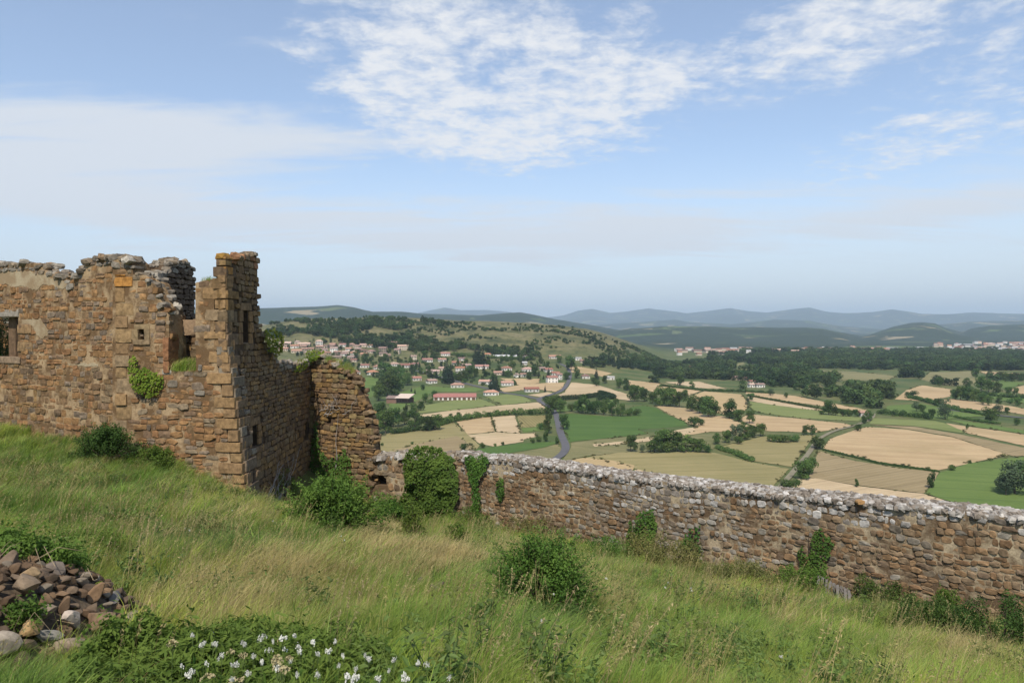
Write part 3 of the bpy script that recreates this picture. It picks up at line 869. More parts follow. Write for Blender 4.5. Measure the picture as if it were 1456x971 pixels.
def lay(coll, key, wall, S, protos, colour_of, seed, deform=None, proud=0.03, depth=0.30, tilt=0.05, name='stone', front=0.0):
    r_ = np.random.default_rng(seed)
    for (u, z, w_, h) in S:
        n = r_.normal(proud, 0.016)
        d = depth * r_.uniform(0.8, 1.2)
        p = wall.at(u, z, front + n - d / 2)
        if deform: p = deform(p, u, z)
        M = Matrix.Translation(p) @ Matrix.Rotation(wall.ang + r_.normal(0, tilt * .6), 4, 'Z') @ Matrix.Rotation(r_.normal(0, tilt), 4, 'Y') @ Matrix.Rotation(r_.normal(0, tilt * .6), 4, 'X')
        if wall.N.dot(Vector((math.sin(wall.ang), -math.cos(wall.ang), 0))) < 0: pass
        M = M @ Matrix.Diagonal((w_, d, h, 1.0))
        coll.add(key, M, int(r_.choice(protos)), colour_of(r_, u, z), name)

# ================================================================== CASTLE RUIN
castle = props(empty('castle_ruin', (0, 0, 0)), 'roofless brown stone castle ruin with broken walls and tall battered corner tower', 'castle ruin')
CS = Stones()
R_ = list(range(12)); B_ = list(range(12, 20)); Q_ = list(range(20, 25))
pA0, pA1 = Vector((-20.0, 29.6)), Vector((-13.5, 26.0))
WA = Wall(pA0, pA1 - pA0)
t0, t1 = pt(160, 465, 25.75), pt(322, 465, 24.9)
WT = Wall((t0.x, t0.y), (t1.x - t0.x, t1.y - t0.y))
XB = t1.x
WB = Wall((XB, 24.9), (0, 1))
c0, c1 = pt(436, 465, 35.3), pt(530, 465, 33.4)
WC = Wall((c0.x, c0.y), (c1.x - c0.x, c1.y - c0.y))
WD = Wall((-12.55, 26.4), (0, 1))
WE = Wall((-13.6, 28.7), (1, 0))
WG = Wall((-33.0, 40.0), (1, -0.12))

def flare(p, u, z):
    """battered corner buttress: its foot spreads sideways"""
    f = 0.70 * min(max((-0.35 - z) / 5.0, 0), 1.25)
    return f
def def_T(p, u, z):
    return p
def def_B(p, u, z):
    k_ = 1.0 if u < 1.05 else max(0.0, 1 - (u - 1.05) / 0.12)
    return Vector((p.x + flare(p, u, z) * k_, p.y, p.z))

holesA = [WA.poly([(-40, 451), (26, 451), (26, 508), (-40, 508)])]
outA = ragged(WA.poly([(-90, 760), (-90, 374), (-40, 370), (0, 374), (20, 377), (57, 376), (61, 383), (84, 391), (112, 393), (118, 379), (134, 367), (150, 363), (171, 364), (171, 760)]))
holesT = [WT.poly([(197, 468), (205.5, 468), (205.5, 483), (197, 483)])]
outT_px = [(160, 760), (160, 364), (178, 366), (187, 374), (190, 393), (204, 391), (216, 402), (228, 425), (240, 449), (241, 500), (241, 527), (279, 527), (278, 470), (278, 402), (300, 397), (303, 399), (303, 371), (309, 366), (322, 366), (322, 480), (354, 724), (354, 760)]
outT = WT.poly(outT_px)
holesB = [WB.poly([(345, 442), (353, 442), (354, 488), (346, 490)]), WB.poly([(358, 606), (365.5, 604), (366.5, 632), (359, 636)]), WB.poly([(434, 600), (438, 598), (438, 628), (434, 630)])]
outB = ragged(WB.poly([(322, 367), (331, 369), (347, 364), (360, 360), (366, 364), (367, 400), (367, 440), (370, 470), (377, 487), (391, 503), (398, 517), (425, 518), (438, 512), (441, 520)]) + [(9.9, -9.5), (0.0, -7.5)], 0.35, 0.05)
outB[0] = (0.0, outB[0][1])
outC = ragged(WC.poly([(437, 770), (437, 519), (446, 510), (453, 506), (461, 511), (479, 524), (496, 530), (505, 539), (511, 562), (521, 585), (528, 609), (530.5, 641), (529, 690), (530, 770)]), 0.35, 0.05)
holesC = [WC.poly([(464, 596), (470, 596), (470, 602), (464, 602)])]
outD = ragged(WD.poly([(205, 520), (208, 392), (220, 389), (232, 390), (240, 386), (242, 376), (253, 371.5), (266, 373), (274, 379), (277, 420), (279, 520)]), 0.3, 0.05)
outE = WE.poly([(215, 560), (215, 462), (300, 455), (300, 560)])
outG = ragged(WG.poly([(-150, 560), (-150, 420), (-20, 425), (40, 430), (60, 440), (70, 560)]), 0.5, 0.1)

cores = {}
def core(key, wall, outline, holes, thick, front, mat, deform=None, nm='wall'):
    V, Fs = slab(wall, outline, holes, thick, front, deform)
    o = obj(nm, mesh_np('wall', V, Fs), mat, castle)
    cores[key] = o
    return o
core('A', WA, outA, holesA, 0.42, 0.0, M_MORT)
outTc = WT.poly([q if q[1] > 380 or q[0] < 250 else (q[0], 402) for q in outT_px if q not in ((303, 371), (309, 366))])
ouTn = [q for q in outT_px if q not in ((303, 371), (309, 366))]
outTc = [(u - (0.45 if q[0] >= 309 else 0.0), z) for (u, z), q in zip(outTc, ouTn)]
core('T', WT, outTc, holesT, 0.9, 0.0, M_MORT)
core('B', WB, [(max(u, 0.12), z) for u, z in outB], holesB, 0.34, -0.03, M_MORT_D, def_B)
core('C', WC, outC, holesC, 0.5, -0.03, M_MORT_D)
core('D', WD, outD, [], 0.8, -0.03, M_MORT_D)
core('E', WE, outE, [], 0.5, -0.03, M_MORT_D)
core('G', WG, outG, [], 0.8, -0.03, M_MORT_D)

def top_z(outline):
    A = np.array(outline)
    def f(u):
        m_ = np.abs(A[:, 0] - u) < 0.6
        return A[m_, 1].max() if m_.any() else A[:, 1].max()
    return f
tA, tT, tB, tC, tD = map(top_z, (outA, outT, outB, outC, outD))
def colA(r_, u, z):
    if z > tA(u) - 0.45 + r_.normal(0, .12): return pick(r_, GREY)
    if z < -1.35: return pick(r_, OCHRE + DARK)
    return pick(r_, OCHRE)
def colT(r_, u, z):
    if z > tT(u) - 0.35 and u < 1.6: return pick(r_, GREY)
    if -2.3 < z < -1.2 and r_.random() < .12: return pick(r_, GREY, vv=.15)
    return pick(r_, OCHRE + [(0.22, 0.165, 0.105)])
def colB(r_, u, z):
    if u < 1.05 and z < -0.6: return pick(r_, [(0.175, 0.140, 0.100), (0.155, 0.115, 0.078), (0.20, 0.165, 0.122), (0.17, 0.115, 0.068)])
    if z > 2.2 and u > 0.4: return pick(r_, [(0.30, 0.15, 0.08), (0.24, 0.16, 0.09)])
    if z > tB(u) - 0.35 and u > 4: return pick(r_, GREY)
    return pick(r_, DARK)
def colC(r_, u, z):
    if z > tC(u) - 0.35 and r_.random() < .5: return pick(r_, [(0.20, 0.17, 0.09), (0.24, 0.20, 0.12), (0.16, 0.14, 0.07)])
    return pick(r_, DARK + [(0.25, 0.155, 0.06), (0.22, 0.16, 0.075)])
def colD(r_, u, z):
    if z > tD(u) - 0.4: return pick(r_, GREY)
    return pick(r_, [(0.15, 0.11, 0.075), (0.12, 0.085, 0.06), (0.18, 0.13, 0.09)])

# stones are left out of the cream plaster
plasters = [(WA, [(-30, 383), (8, 386), (40, 386), (62, 391), (80, 397), (100, 404), (90, 411), (62, 404), (52, 413), (34, 407), (18, 409), (8, 403), (-8, 408), (-30, 405)]),
            (WA, [(31, 454), (58, 453), (63, 462), (70, 470), (68, 478), (58, 481), (52, 476), (46, 463), (31, 462)]),
            (WA, [(92, 472), (98, 470), (96, 478), (92, 478)]), (WA, [(145, 452), (150, 451), (150, 458), (145, 458)]), (WA, [(98, 516), (140, 517), (140, 521), (118, 520), (98, 520)])]
# masonry of the tall left wall in two builds, rougher below the string course
SA = courses([p for p in outA], holesA, 0.20, 0.335, 1, 0.02, gap=0.022)
SA = np.array([s_ for s_ in SA if not any(in_poly(s_[0], s_[1], pl[0].poly(pl[1])) for pl in plasters)])
SA = SA[SA[:, 1] > -5.6]
capA = np.array([s_[1] > tA(s_[0]) - 0.42 for s_ in SA])
lay(CS, 'A', WA, SA[~capA], B_, colA, 2, proud=0.012)
lay(CS, 'A', WA, SA[capA], R_, colA, 3, proud=0.03, depth=0.5, tilt=0.16)
# big dressed stones: the tower's corners, edges of openings
def quoin_column(key, wall, u_of, z0, z1, side, h, wl, ws, seed, colour, deform=None, depth=0.42, proud=0.02):
    r_ = np.random.default_rng(seed)
    z = z0; i = 0; area = []
    while z < z1:
        hh = min(h * r_.uniform(0.8, 1.25), z1 - z + 0.05)
        w_ = (wl if i % 2 else ws) * r_.uniform(0.88, 1.12)
        u = u_of(z + hh / 2) + side * w_ / 2
        lay(CS, key, wall, [(u, z + hh / 2, w_ - 0.04, hh - 0.045)], Q_, lambda a, b, c: colour(a, b, c), seed * 50 + i, deform, proud, depth, 0.008, 'quoin')
        area.append((u, z + hh / 2, w_ / 2 + 0.03, hh / 2)); z += hh; i += 1
    return area
edgeT = lambda z: np.interp(-z, [-5, 0.35, 5.5, 8], [WT.uz(322, 480)[0], WT.uz(322, 480)[0], WT.uz(351, 702)[0], WT.uz(362, 760)[0]])
colQ = lambda r_, u, z: pick(r_, [(0.27, 0.175, 0.085), (0.24, 0.15, 0.075), (0.25, 0.175, 0.10), (0.29, 0.18, 0.085)], vv=.12)
colQ2 = lambda r_, u, z: pick(r_, [(0.38, 0.185, 0.035), (0.34, 0.18, 0.06), (0.28, 0.18, 0.08)], vv=.12) if z > 1.75 else colQ(r_, u, z)
used = []
used += quoin_column('T', WT, edgeT, -6.6, 1.45, -1, 0.335, 0.82, 0.45, 41, colQ)
used += quoin_column('T', WT, lambda z: WT.uz(322, 400)[0], 1.45, 2.3, -1, 0.24, 0.40, 0.32, 42, colQ2)
used += quoin_column('T', WT, lambda z: WT.uz(164, 480)[0], -4.4, 1.75, 1, 0.42, 0.66, 0.46, 43, lambda r_, u, z: (0.40, 0.19, 0.05) if z > 1.45 else colQ(r_, u, z))
def free(S, used, pad=0.0):
    S = np.array(S); ok = np.ones(len(S), bool)
    for (u, z, hw, hh) in used:
        ok &= ~((np.abs(S[:, 0] - u) < hw + S[:, 2] * 0.30) & (np.abs(S[:, 1] - z) < hh + S[:, 3] * 0.25))
    return S[ok]
# frame stones of the little slit window and the door recess
def block(key, wall, px0, py0, px1, py1, colour, depth=0.4, proud=0.04, name='lintel', deform=None, n=0.0):
    (u0, z0), (u1, z1) = wall.uz(px0, py1), wall.uz(px1, py0)
    r0 = np.random.default_rng(int(px0 * 7 + py0))
    lay(CS, key, wall, [((u0 + u1) / 2, (z0 + z1) / 2, abs(u1 - u0), abs(z1 - z0))], Q_, lambda a, b, c: colour, int(px0 * 3 + py0), deform, proud, depth, 0.006, name, n)
    return ((u0 + u1) / 2, (z0 + z1) / 2, abs(u1 - u0) / 2, abs(z1 - z0) / 2)
used.append(block('T', WT, 191, 461, 213, 468, (0.26, 0.185, 0.10)))
used.append(block('T', WT, 188, 468, 197, 483, (0.27, 0.19, 0.10), name='jamb'))
used.append(block('T', WT, 205.5, 468, 213, 483, (0.24, 0.17, 0.095), name='jamb'))
used.append(block('T', WT, 190, 483, 214, 490, (0.25, 0.175, 0.10), name='sill'))
usedA = [block('A', WA, -14, 440, 27, 450.5, (0.27, 0.235, 0.19)), block('A', WA, 26, 462, 45, 474, (0.27, 0.17, 0.085), name='jamb'), block('A', WA, 26, 486, 47, 499, (0.25, 0.16, 0.08), name='jamb'), block('A', WA, -14, 508, 30, 515, (0.24, 0.17, 0.11), name='sill')]
block('A', WA, 1.5, 450, 10.5, 508.5, (0.15, 0.095, 0.055), depth=0.25, proud=-0.30, name='mullion')
# recessed lintel and jambs in the broken doorway
WR = Wall((WT.at(0, 0, -0.75).x, WT.at(0, 0, -0.75).y), (WT.U.x, WT.U.y))
block('T', WR, 243, 455, 281, 476.5, (0.30, 0.20, 0.12), 0.5, 0.0, 'lintel')
block('T', WR, 240, 476, 250.5, 502, (0.20, 0.13, 0.075), 0.5, 0.0, 'jamb')
block('T', WR, 240, 502, 251, 530, (0.22, 0.13, 0.07), 0.5, 0.0, 'jamb')
for a_, b_ in ((480, 498), (498, 512), (512, 530)): block('T', WT, 233.5, a_, 241.5, b_, (0.26, 0.125, 0.06), 0.5, 0.06, 'jamb')
outTs = [p for p in outT]
ST = free(courses(outTs, holesT, 0.20, 0.32, 5, 0.03, gap=0.022), used)
ST = ST[ST[:, 1] > -6.6]
capT = np.array([(s_[1] > tT(s_[0]) - 0.45 and s_[0] < 2.4) for s_ in ST])
lowT = ST[:, 1] < -1.9
lay(CS, 'T', WT, ST[~capT & ~lowT], B_, colT, 6, proud=0.012)
lay(CS, 'T', WT, ST[~capT & lowT], R_ + B_, colT, 7, proud=0.018, tilt=0.06)
lay(CS, 'T', WT, ST[capT], R_, colT, 8, proud=0.03, depth=0.5, tilt=0.16)
# right-hand flank of the tower
usedB = quoin_column('B', WB, lambda z: 0.0, -6.8, 2.2, 1, 0.335, 0.55, 0.95, 44, colB, def_B, 0.4, 0.03)
for hb in holesB[:2]:
    a = np.array(hb); u0, u1, z0, z1 = a[:, 0].min(), a[:, 0].max(), a[:, 1].min(), a[:, 1].max()
    lay(CS, 'B', WB, [((u0 + u1) / 2, z1 + .14, (u1 - u0) + .5, .26)], Q_, lambda r, u, z: (0.22, 0.14, 0.075), 61, def_B, 0.03, 0.4, 0.01, 'lintel')
    for q in range(3):
        zz = z0 + (z1 - z0) * (q + .5) / 3
        lay(CS, 'B', WB, [(u1 + .2, zz, .38, (z1 - z0) / 3 - .03)], Q_, lambda r, u, z: (0.25, 0.15, 0.07), 62 + q, def_B, 0.03, 0.4, 0.01, 'jamb')
        lay(CS, 'B', WB, [(u0 - .2, zz, .38, (z1 - z0) / 3 - .03)], Q_, lambda r, u, z: (0.21, 0.13, 0.065), 72 + q, def_B, 0.03, 0.4, 0.01, 'jamb')
        usedB += [(u1 + .2, zz, .2, (z1 - z0) / 6), (u0 - .2, zz, .2, (z1 - z0) / 6)]
    usedB.append(((u0 + u1) / 2, z1 + .14, (u1 - u0) / 2 + .25, .14))
SB = free(courses(outB, holesB, 0.205, 0.36, 9, 0.02), usedB)
SB = SB[SB[:, 1] > -8.6]
lay(CS, 'B', WB, SB, R_ + B_, colB, 10, def_B, proud=0.030, tilt=0.05)
SCc = courses(outC, holesC, 0.205, 0.36, 12, 0.03)
lay(CS, 'C', WC, SCc, R_ + B_, colC, 13, proud=0.030, tilt=0.05)
lay(CS, 'D', WD, courses(outD, [], 0.18, 0.32, 14, 0.03), R_, colD, 15, proud=0.06, tilt=0.10)
lay(CS, 'E', WE, courses(outE, [], 0.26, 0.45, 16, 0.02), B_, lambda r, u, z: pick(r, DARK), 17)
lay(CS, 'G', WG, courses(outG, [], 0.28, 0.45, 18, 0.03), R_, lambda r, u, z: pick(r, OCHRE + GREY), 19)
# broken wall heads: loose facing stones on top of the walls, through their thickness
def heads(key, wall, outline, u0, u1, thick, seed, pal, dens=2.6, deform=None, size=0.24, zmin=-4.5, upright=0.3):
    r_ = np.random.default_rng(seed); A = np.array(outline); n_ = len(A)
    for i in range(n_):
        a, b = A[i], A[(i + 1) % n_]
        if min(a[0], b[0]) < u0 - .01 or max(a[0], b[0]) > u1 + .01 or max(a[1], b[1]) < zmin: continue
        mid = (a + b) / 2
        tn = np.array([-(b - a)[1], (b - a)[0]]); L = np.linalg.norm(tn)
        if L < 1e-6: continue
        if in_poly(*(mid + tn / L * 0.05), outline): tn = -tn
        if tn[1] / L < upright: continue
        for _ in range(r_.poisson(L * thick * dens * 4)):
            q = a + (b - a) * r_.random() + tn / L * r_.uniform(-0.07, 0.04)
            p = wall.at(q[0], q[1], -r_.uniform(-0.02, thick - 0.05))
            if deform: p = deform(p, q[0], q[1])
            s_ = size * r_.uniform(0.6, 1.35)
            M = Matrix.Translation(p) @ Matrix.Rotation(r_.uniform(0, 6.3), 4, 'Z') @ Matrix.Rotation(r_.normal(0, .3), 4, 'X') @ Matrix.Diagonal((s_ * 1.25, s_, s_ * 0.7, 1))
            CS.add(key, M, int(r_.choice(L_)), pick(r_, pal))
uA = [p[0] for p in outA]; uT = [p[0] for p in outT]
heads('A', WA, outA, min(uA), max(uA), 0.85, 21, GREY + [(0.22, 0.15, 0.09)])
heads('T', WT, outT, min(uT), WT.uz(241, 449)[0], 0.9, 22, GREY + [(0.42, 0.37, 0.30)])
heads('T', WT, outT, WT.uz(279, 400)[0], WT.uz(303, 400)[0], 0.9, 23, GREY)
heads('B', WB, outB, 0.3, 3.3, 0.6, 24, [(0.32, 0.16, 0.08), (0.25, 0.18, 0.11), (0.20, 0.15, 0.10)])
heads('B', WB, outB, 2.6, 9.6, 0.9, 25, GREY + [(0.45, 0.40, 0.33)], 3.2)
heads('C', WC, outC, 0.0, 1.9, 0.7, 26, GREY + [(0.19, 0.17, 0.08), (0.48, 0.43, 0.36)], 3.0)
heads('C', WC, outC, 1.5, 9, 0.55, 28, DARK, 3.4, zmin=-7, upright=-0.2)
heads('D', WD, outD, 0.2, 4.2, 0.8, 27, GREY, 3.0)
lay(CS, 'T', WT, [(WT.uz(312, 360)[0], WT.uz(312, 364)[1], 0.30, 0.2)], R_, lambda r, u, z: (0.36, 0.20, 0.05), 77, depth=.4)
CS.build(cores, castle)
# patches of old render left on the left wall
for wl_, pix in plasters:
    P_ = ragged(wl_.poly(pix), 0.12, 0.035)
    V, Fs = slab(wl_, P_, [], 0.08, 0.012)
    obj('plaster_patch', mesh_np('plaster_patch', V, Fs), M_PLAST, cores['A'])

# ================================================================== RAMPART
ramp_t = props(empty('rampart_wall', (RA.x, RA.y, 0)), 'long rubble stone rampart with pale lichen crust along its top', 'rampart wall')
WRm = Wall((RA.x, RA.y), (RU.x, RU.y))
WL = Wall((pt(523, 660, 33.6).x, 33.6), (pt(668, 660, 31.2).x - pt(523, 660, 33.6).x, 31.2 - 33.6))   # short stretch up to the ruin
topR = [(645, 654), (668, 651), (720, 653), (780, 661), (840, 671), (900, 680), (1000, 691), (1100, 703), (1200, 712), (1300, 722), (1400, 732), (1456, 739), (1560, 752)]
TR = [WRm.uz(*p) for p in topR]
outR = [(TR[0][0], -9.4)] + TR + [(TR[-1][0], -9.0)]
outR = ragged(outR[1:-1], 0.5, 0.05) [: -1] + [TR[-1], (TR[-1][0], -9.0), (TR[0][0], -9.4)] if False else outR
topL = [(522, 655), (530, 650), (552, 651), (572, 648), (590, 656), (610, 655), (630, 650), (650, 650), (668, 650)]
TL = [WL.uz(*p) for p in topL]
outL = TL + [(TL[-1][0], -9.4), (TL[0][0], -9.4)]
arch = WL.poly([(521, 690), (521, 680), (526, 676), (535, 674.5), (544, 676), (549, 680), (550, 690)])
RS = Stones()
rc = {}
THK = 1.0
for key, wl_, ol, hl in (('R', WRm, outR, []), ('L', WL, outL, [arch])):
    V, Fs = slab(wl_, ol, hl, THK, 0.004)
    V[:, :2] -= np.array([RA.x, RA.y])
    rc[key] = obj('wall', mesh_np('wall', V, Fs), M_MORT_R, ramp_t)
    rc[key].location = (0, 0, 0)
V, Fs = slab(WL, WL.poly([(516, 712), (516, 668), (556, 668), (556, 712)]), [], 0.25, -0.72)      # dark slab added behind the arch so the open hole looks shaded
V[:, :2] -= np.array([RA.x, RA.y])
obj('arch_plug', mesh_np('arch_plug', V, Fs), M_MORT_D, ramp_t)
PXR = lambda wl_, u, z: (lambda p: CX + F * p.x / p.y)(wl_.at(u, z))
tR = top_z(TR)
def zt_R(u): return float(np.interp(u, [t[0] for t in TR], [t[1] for t in TR]))
def colR(r_, u, z):
    px = PXR(WRm, u, z); dtop = zt_R(u) - z
    capw = 0.42 + 0.18 * math.sin(u * 0.9) + 0.25 * math.exp(-((px - 930) / 130) ** 2)
    if dtop < capw * r_.uniform(0.7, 1.3): return pick(r_, PALE)
    g_ = math.exp(-((px - 960) / 120) ** 2)
    if r_.random() < 0.85 * g_: return pick(r_, WCOL)
    return pick(r_, BROWN) if r_.random() > .08 else pick(r_, GREY)
def colL(r_, u, z): return pick(r_, BROWN + [(0.26, 0.20, 0.14)]) if r_.random() > .25 else pick(r_, WCOL)
SR = courses(outR, [], 0.160, 0.215, 31, 0.06, gap=0.014, stack=0.03)
SR = np.array([s_ for s_ in SR if s_[1] > -8.6])
lay(RS, 'R', WRm, SR, R_, colR, 32, proud=0.020, tilt=0.09, depth=0.32)
SL = courses(outL, [arch], 0.25, 0.33, 33, 0.06, gap=0.05)
lay(RS, 'L', WL, SL[SL[:, 1] > -8.8], R_, colL, 34, proud=0.02, tilt=0.12)
# rounded crest of small pale stones
r_ = np.random.default_rng(35)
def crest(key, wl_, u0, u1, zt, n, pal, size, hump):
    for _ in range(n):
        u = r_.uniform(u0, u1); q = r_.uniform(0.0, 1.0)
        p = wl_.at(u, zt(u) + hump * (4 * q * (1 - q)) - 0.05 + r_.normal(0, .02), 0.02 - q * THK)
        s_ = size * r_.uniform(0.6, 1.4)
        M = Matrix.Translation(p) @ Matrix.Rotation(r_.uniform(0, 6.3), 4, 'Z') @ Matrix.Rotation(r_.normal(0, .4), 4, 'X') @ Matrix.Diagonal((s_ * 1.2, s_, s_ * 0.8, 1))
        RS.add(key, M, int(r_.choice(L_)), pick(r_, pal))
crest('R', WRm, TR[0][0], TR[-1][0], zt_R, 4600, PALE, 0.125, 0.10)
crest('L', WL, TL[0][0], TL[-1][0], lambda u: float(np.interp(u, [t[0] for t in TL], [t[1] for t in TL])), 260, PALE + GREY, 0.22, 0.12)
for (px, py) in ((1224, 712),):   # orange lichen
    u, z = WRm.uz(px, py)
    RS.add('R', Matrix.Translation(WRm.at(u, z - .02, 0.06)) @ Matrix.Diagonal((.22, .2, .10, 1)), 3, (0.33, 0.19, 0.08))
RS.L = [(a, b, Matrix.Translation((-RA.x, -RA.y, 0)) @ M, c, d, e_) for (a, b, M, c, d, e_) in RS.L]
RS.build(rc, ramp_t)
# mortar bed of the crest
V = []
us = np.linspace(TR[0][0], TR[-1][0], 90)
for u in us:
    for q in np.linspace(0, 1, 6):
        p = WRm.at(u, zt_R(u) + 0.08 * 4 * q * (1 - q) - 0.03 + random.uniform(-.02, .02), 0.0 - q * THK); V.append((p.x - RA.x, p.y - RA.y, p.z))
i, j = np.meshgrid(np.arange(89), np.arange(5), indexing='ij')
obj('mortar_cap', mesh_np('mortar_cap', np.array(V), np.stack([i * 6 + j, (i + 1) * 6 + j, (i + 1) * 6 + j + 1, i * 6 + j + 1], -1).reshape(-1, 4), True), M_MORT_W, ramp_t)
# ================================================================== PLANTS: shared builders
def leaf_quads(pos, nrm, size, aspect, r_, droop=0.0):
    """one rhombic leaf per point, lying in the plane of nrm"""
    n = len(pos)
    nrm = nrm / (np.linalg.norm(nrm, axis=1)[:, None] + 1e-9)
    ref = r_.normal(0, 1, (n, 3))
    a = np.cross(nrm, ref); a /= np.linalg.norm(a, axis=1)[:, None] + 1e-9
    b = np.cross(nrm, a)
    L = size[:, None] * 0.5; W = L * aspect
    V = np.stack([pos - a * L, pos + b * W + nrm * W * .25, pos + a * L - nrm * L * droop, pos - b * W + nrm * W * .25], 1).reshape(-1, 3)
    Q = np.arange(4 * n).reshape(-1, 4)
    return V, Q
def cloud(lobes, n, leaf, aspect, seed, jit=0.5, up=0.25, fill=0.25):
    """leaves over the skins of overlapping lobes (cx,cy,cz,rx,ry,rz) and a few inside"""
    r_ = np.random.default_rng(seed)
    L = np.array(lobes, float)
    wgt = (L[:, 3] * L[:, 4] + L[:, 4] * L[:, 5] + L[:, 3] * L[:, 5]); wgt /= wgt.sum()
    k_ = r_.choice(len(L), n, p=wgt)
    d = r_.normal(0, 1, (n, 3)); d[:, 2] += up; d /= np.linalg.norm(d, axis=1)[:, None]
    rad = np.where(r_.random(n) < fill, r_.uniform(0.4, 0.9, n), r_.normal(0.98, 0.07, n))
    pos = L[k_, :3] + d * L[k_, 3:6] * rad[:, None]
    nr = d / L[k_, 3:6]; nr /= np.linalg.norm(nr, axis=1)[:, None]
    nr = nr + r_.normal(0, jit, (n, 3)); nr[:, 2] += 0.25
    return leaf_quads(pos, nr, leaf * r_.uniform(0.6, 1.4, n), aspect, r_)
def tube(pts, r0, r1, sides=5):
    P_ = np.array(pts, float); n = len(P_)
    V, Q = [], []
    for i in range(n):
        t = P_[min(i + 1, n - 1)] - P_[max(i - 1, 0)]; t /= np.linalg.norm(t) + 1e-9
        a = np.cross(t, (0.31, 0.85, 0.42)); a /= np.linalg.norm(a) + 1e-9; b = np.cross(t, a)
        r = r0 + (r1 - r0) * i / (n - 1)
        for s_ in range(sides):
            th = 2 * math.pi * s_ / sides
            V.append(P_[i] + r * (a * math.cos(th) + b * math.sin(th)))
    for i in range(n - 1):
        for s_ in range(sides):
            Q.append((i * sides + s_, i * sides + (s_ + 1) % sides, (i + 1) * sides + (s_ + 1) % sides, (i + 1) * sides + s_))
    return np.array(V), np.array(Q)
def join(parts):
    Vs, Qs, b = [], [], 0
    for V, Q in parts:
        Vs.append(V); Qs.append(Q + b); b += len(V)
    return np.concatenate(Vs), np.concatenate(Qs)
M_BARK = simple('tree_bark', (0.10, 0.075, 0.052), 4.0, 0.3)
M_TWIG = simple('grey_dead_wood', (0.30, 0.27, 0.24), 6.0, 0.3)
M_OAK = leaf_mat('field_tree_leaves', (0.036, 0.076, 0.019), (0.105, 0.158, 0.038), 0.25, 0.35, 0.36, 1.2)
M_CONI = leaf_mat('conifer_needles', (0.014, 0.030, 0.014), (0.032, 0.055, 0.024), 0.05, 0.35, 0.2, 1.2)
M_WILLOW = leaf_mat('grey_green_leaves', (0.055, 0.085, 0.040), (0.105, 0.14, 0.070), 0.15, 0.35, 0.2, 1.2)
def broad_tree(seed, n, leaf, slim=1.0):
    """unit-height tree: crown and trunk meshes"""
    r_ = np.random.default_rng(seed)
    L = []
    for i in range(18):
        t = r_.random(); z = 0.17 + 0.66 * t
        rr = 0.36 * math.sqrt(max(0.05, 1 - ((z - 0.45) / 0.48) ** 2)) * slim
        th = r_.uniform(0, 6.28); q = rr * r_.uniform(0.3, 0.85)
        s_ = r_.uniform(0.10, 0.19)
        L.append((q * math.cos(th), q * math.sin(th), z, s_ * slim, s_ * slim, s_ * 0.85))
    crown = cloud(L, n, leaf, 0.75, seed + 1, 0.45, 0.35, 0.15)
    tr = [tube([(0, 0, -0.03), (0.01, 0, 0.2), (0.0, 0.01, 0.5)], 0.030, 0.012, 6)]
    for i in range(4):
        th = i * 1.6 + r_.uniform(0, 1)
        tr.append(tube([(0, 0, 0.22 + .06 * i), (0.1 * math.cos(th) * slim, 0.1 * math.sin(th) * slim, 0.38 + .06 * i), (0.19 * math.cos(th) * slim, 0.19 * math.sin(th) * slim, 0.55 + .05 * i)], 0.013, 0.004, 4))
    return crown, join(tr)
def cone_tree(seed, n, leaf):
    r_ = np.random.default_rng(seed)
    L = []
    for i in range(9):
        z = 0.14 + 0.80 * i / 8; rr = 0.20 * (1 - i / 8.6) + 0.015
        for q in range(5 if i < 6 else 2):
            th = r_.uniform(0, 6.28)
            L.append((rr * .6 * math.cos(th), rr * .6 * math.sin(th), z - .02, rr * .55, rr * .55, 0.055))
    return cloud(L, n, leaf, 0.6, seed + 1, 0.5, 0.1, 0.15), tube([(0, 0, -0.03), (0, 0, 0.5), (0, 0, 0.95)], 0.022, 0.004, 6)
def shrub_form(seed, n, leaf):
    r_ = np.random.default_rng(seed)
    L = [(r_.uniform(-.3, .3), r_.uniform(-.25, .25), r_.uniform(.25, .62), r_.uniform(.2, .32), r_.uniform(.2, .3), r_.uniform(.2, .33)) for _ in range(10)]
    st = join([tube([(0, 0, -.05), (r_.uniform(-.1, .1), r_.uniform(-.1, .1), .25), (r_.uniform(-.25, .25), r_.uniform(-.25, .25), .6)], 0.025, 0.008, 4) for _ in range(5)])
    return cloud(L, n, leaf, 0.75, seed + 1, 0.45, 0.35, 0.15), st
FORMS = {}
def form(kind, gen, count, mat, *a):
    for i in range(count):
        (V, Q), (V2, Q2) = gen(1000 + hash_(kind) + i * 13, *a)
        c = mesh_np('crown', V, Q); c.materials.append(mat)
        t = mesh_np('trunk', V2, Q2, True); t.materials.append(M_BARK)
        FORMS.setdefault(kind, []).append((c, t))
def hash_(s_): return sum(ord(c) * (i + 1) for i, c in enumerate(s_)) % 977
form('oak', broad_tree, 7, M_OAK, 1900, 0.060)
form('slim', broad_tree, 4, M_OAK, 1300, 0.060, 0.62)
form('willow', broad_tree, 3, M_WILLOW, 1500, 0.055)
form('conifer', cone_tree, 4, M_CONI, 1300, 0.050)
form('shrub', shrub_form, 5, M_OAK, 1000, 0.090)
KINDN = {'oak': ('round green tree', 'tree'), 'slim': ('slender green tree', 'tree'), 'willow': ('grey green rounded tree', 'tree'), 'conifer': ('dark conifer', 'tree'), 'shrub': ('low green bush', 'bush')}
OBN = {'oak': 'field_tree', 'slim': 'field_tree', 'willow': 'willow_tree', 'conifer': 'conifer_tree', 'shrub': 'field_bush'}
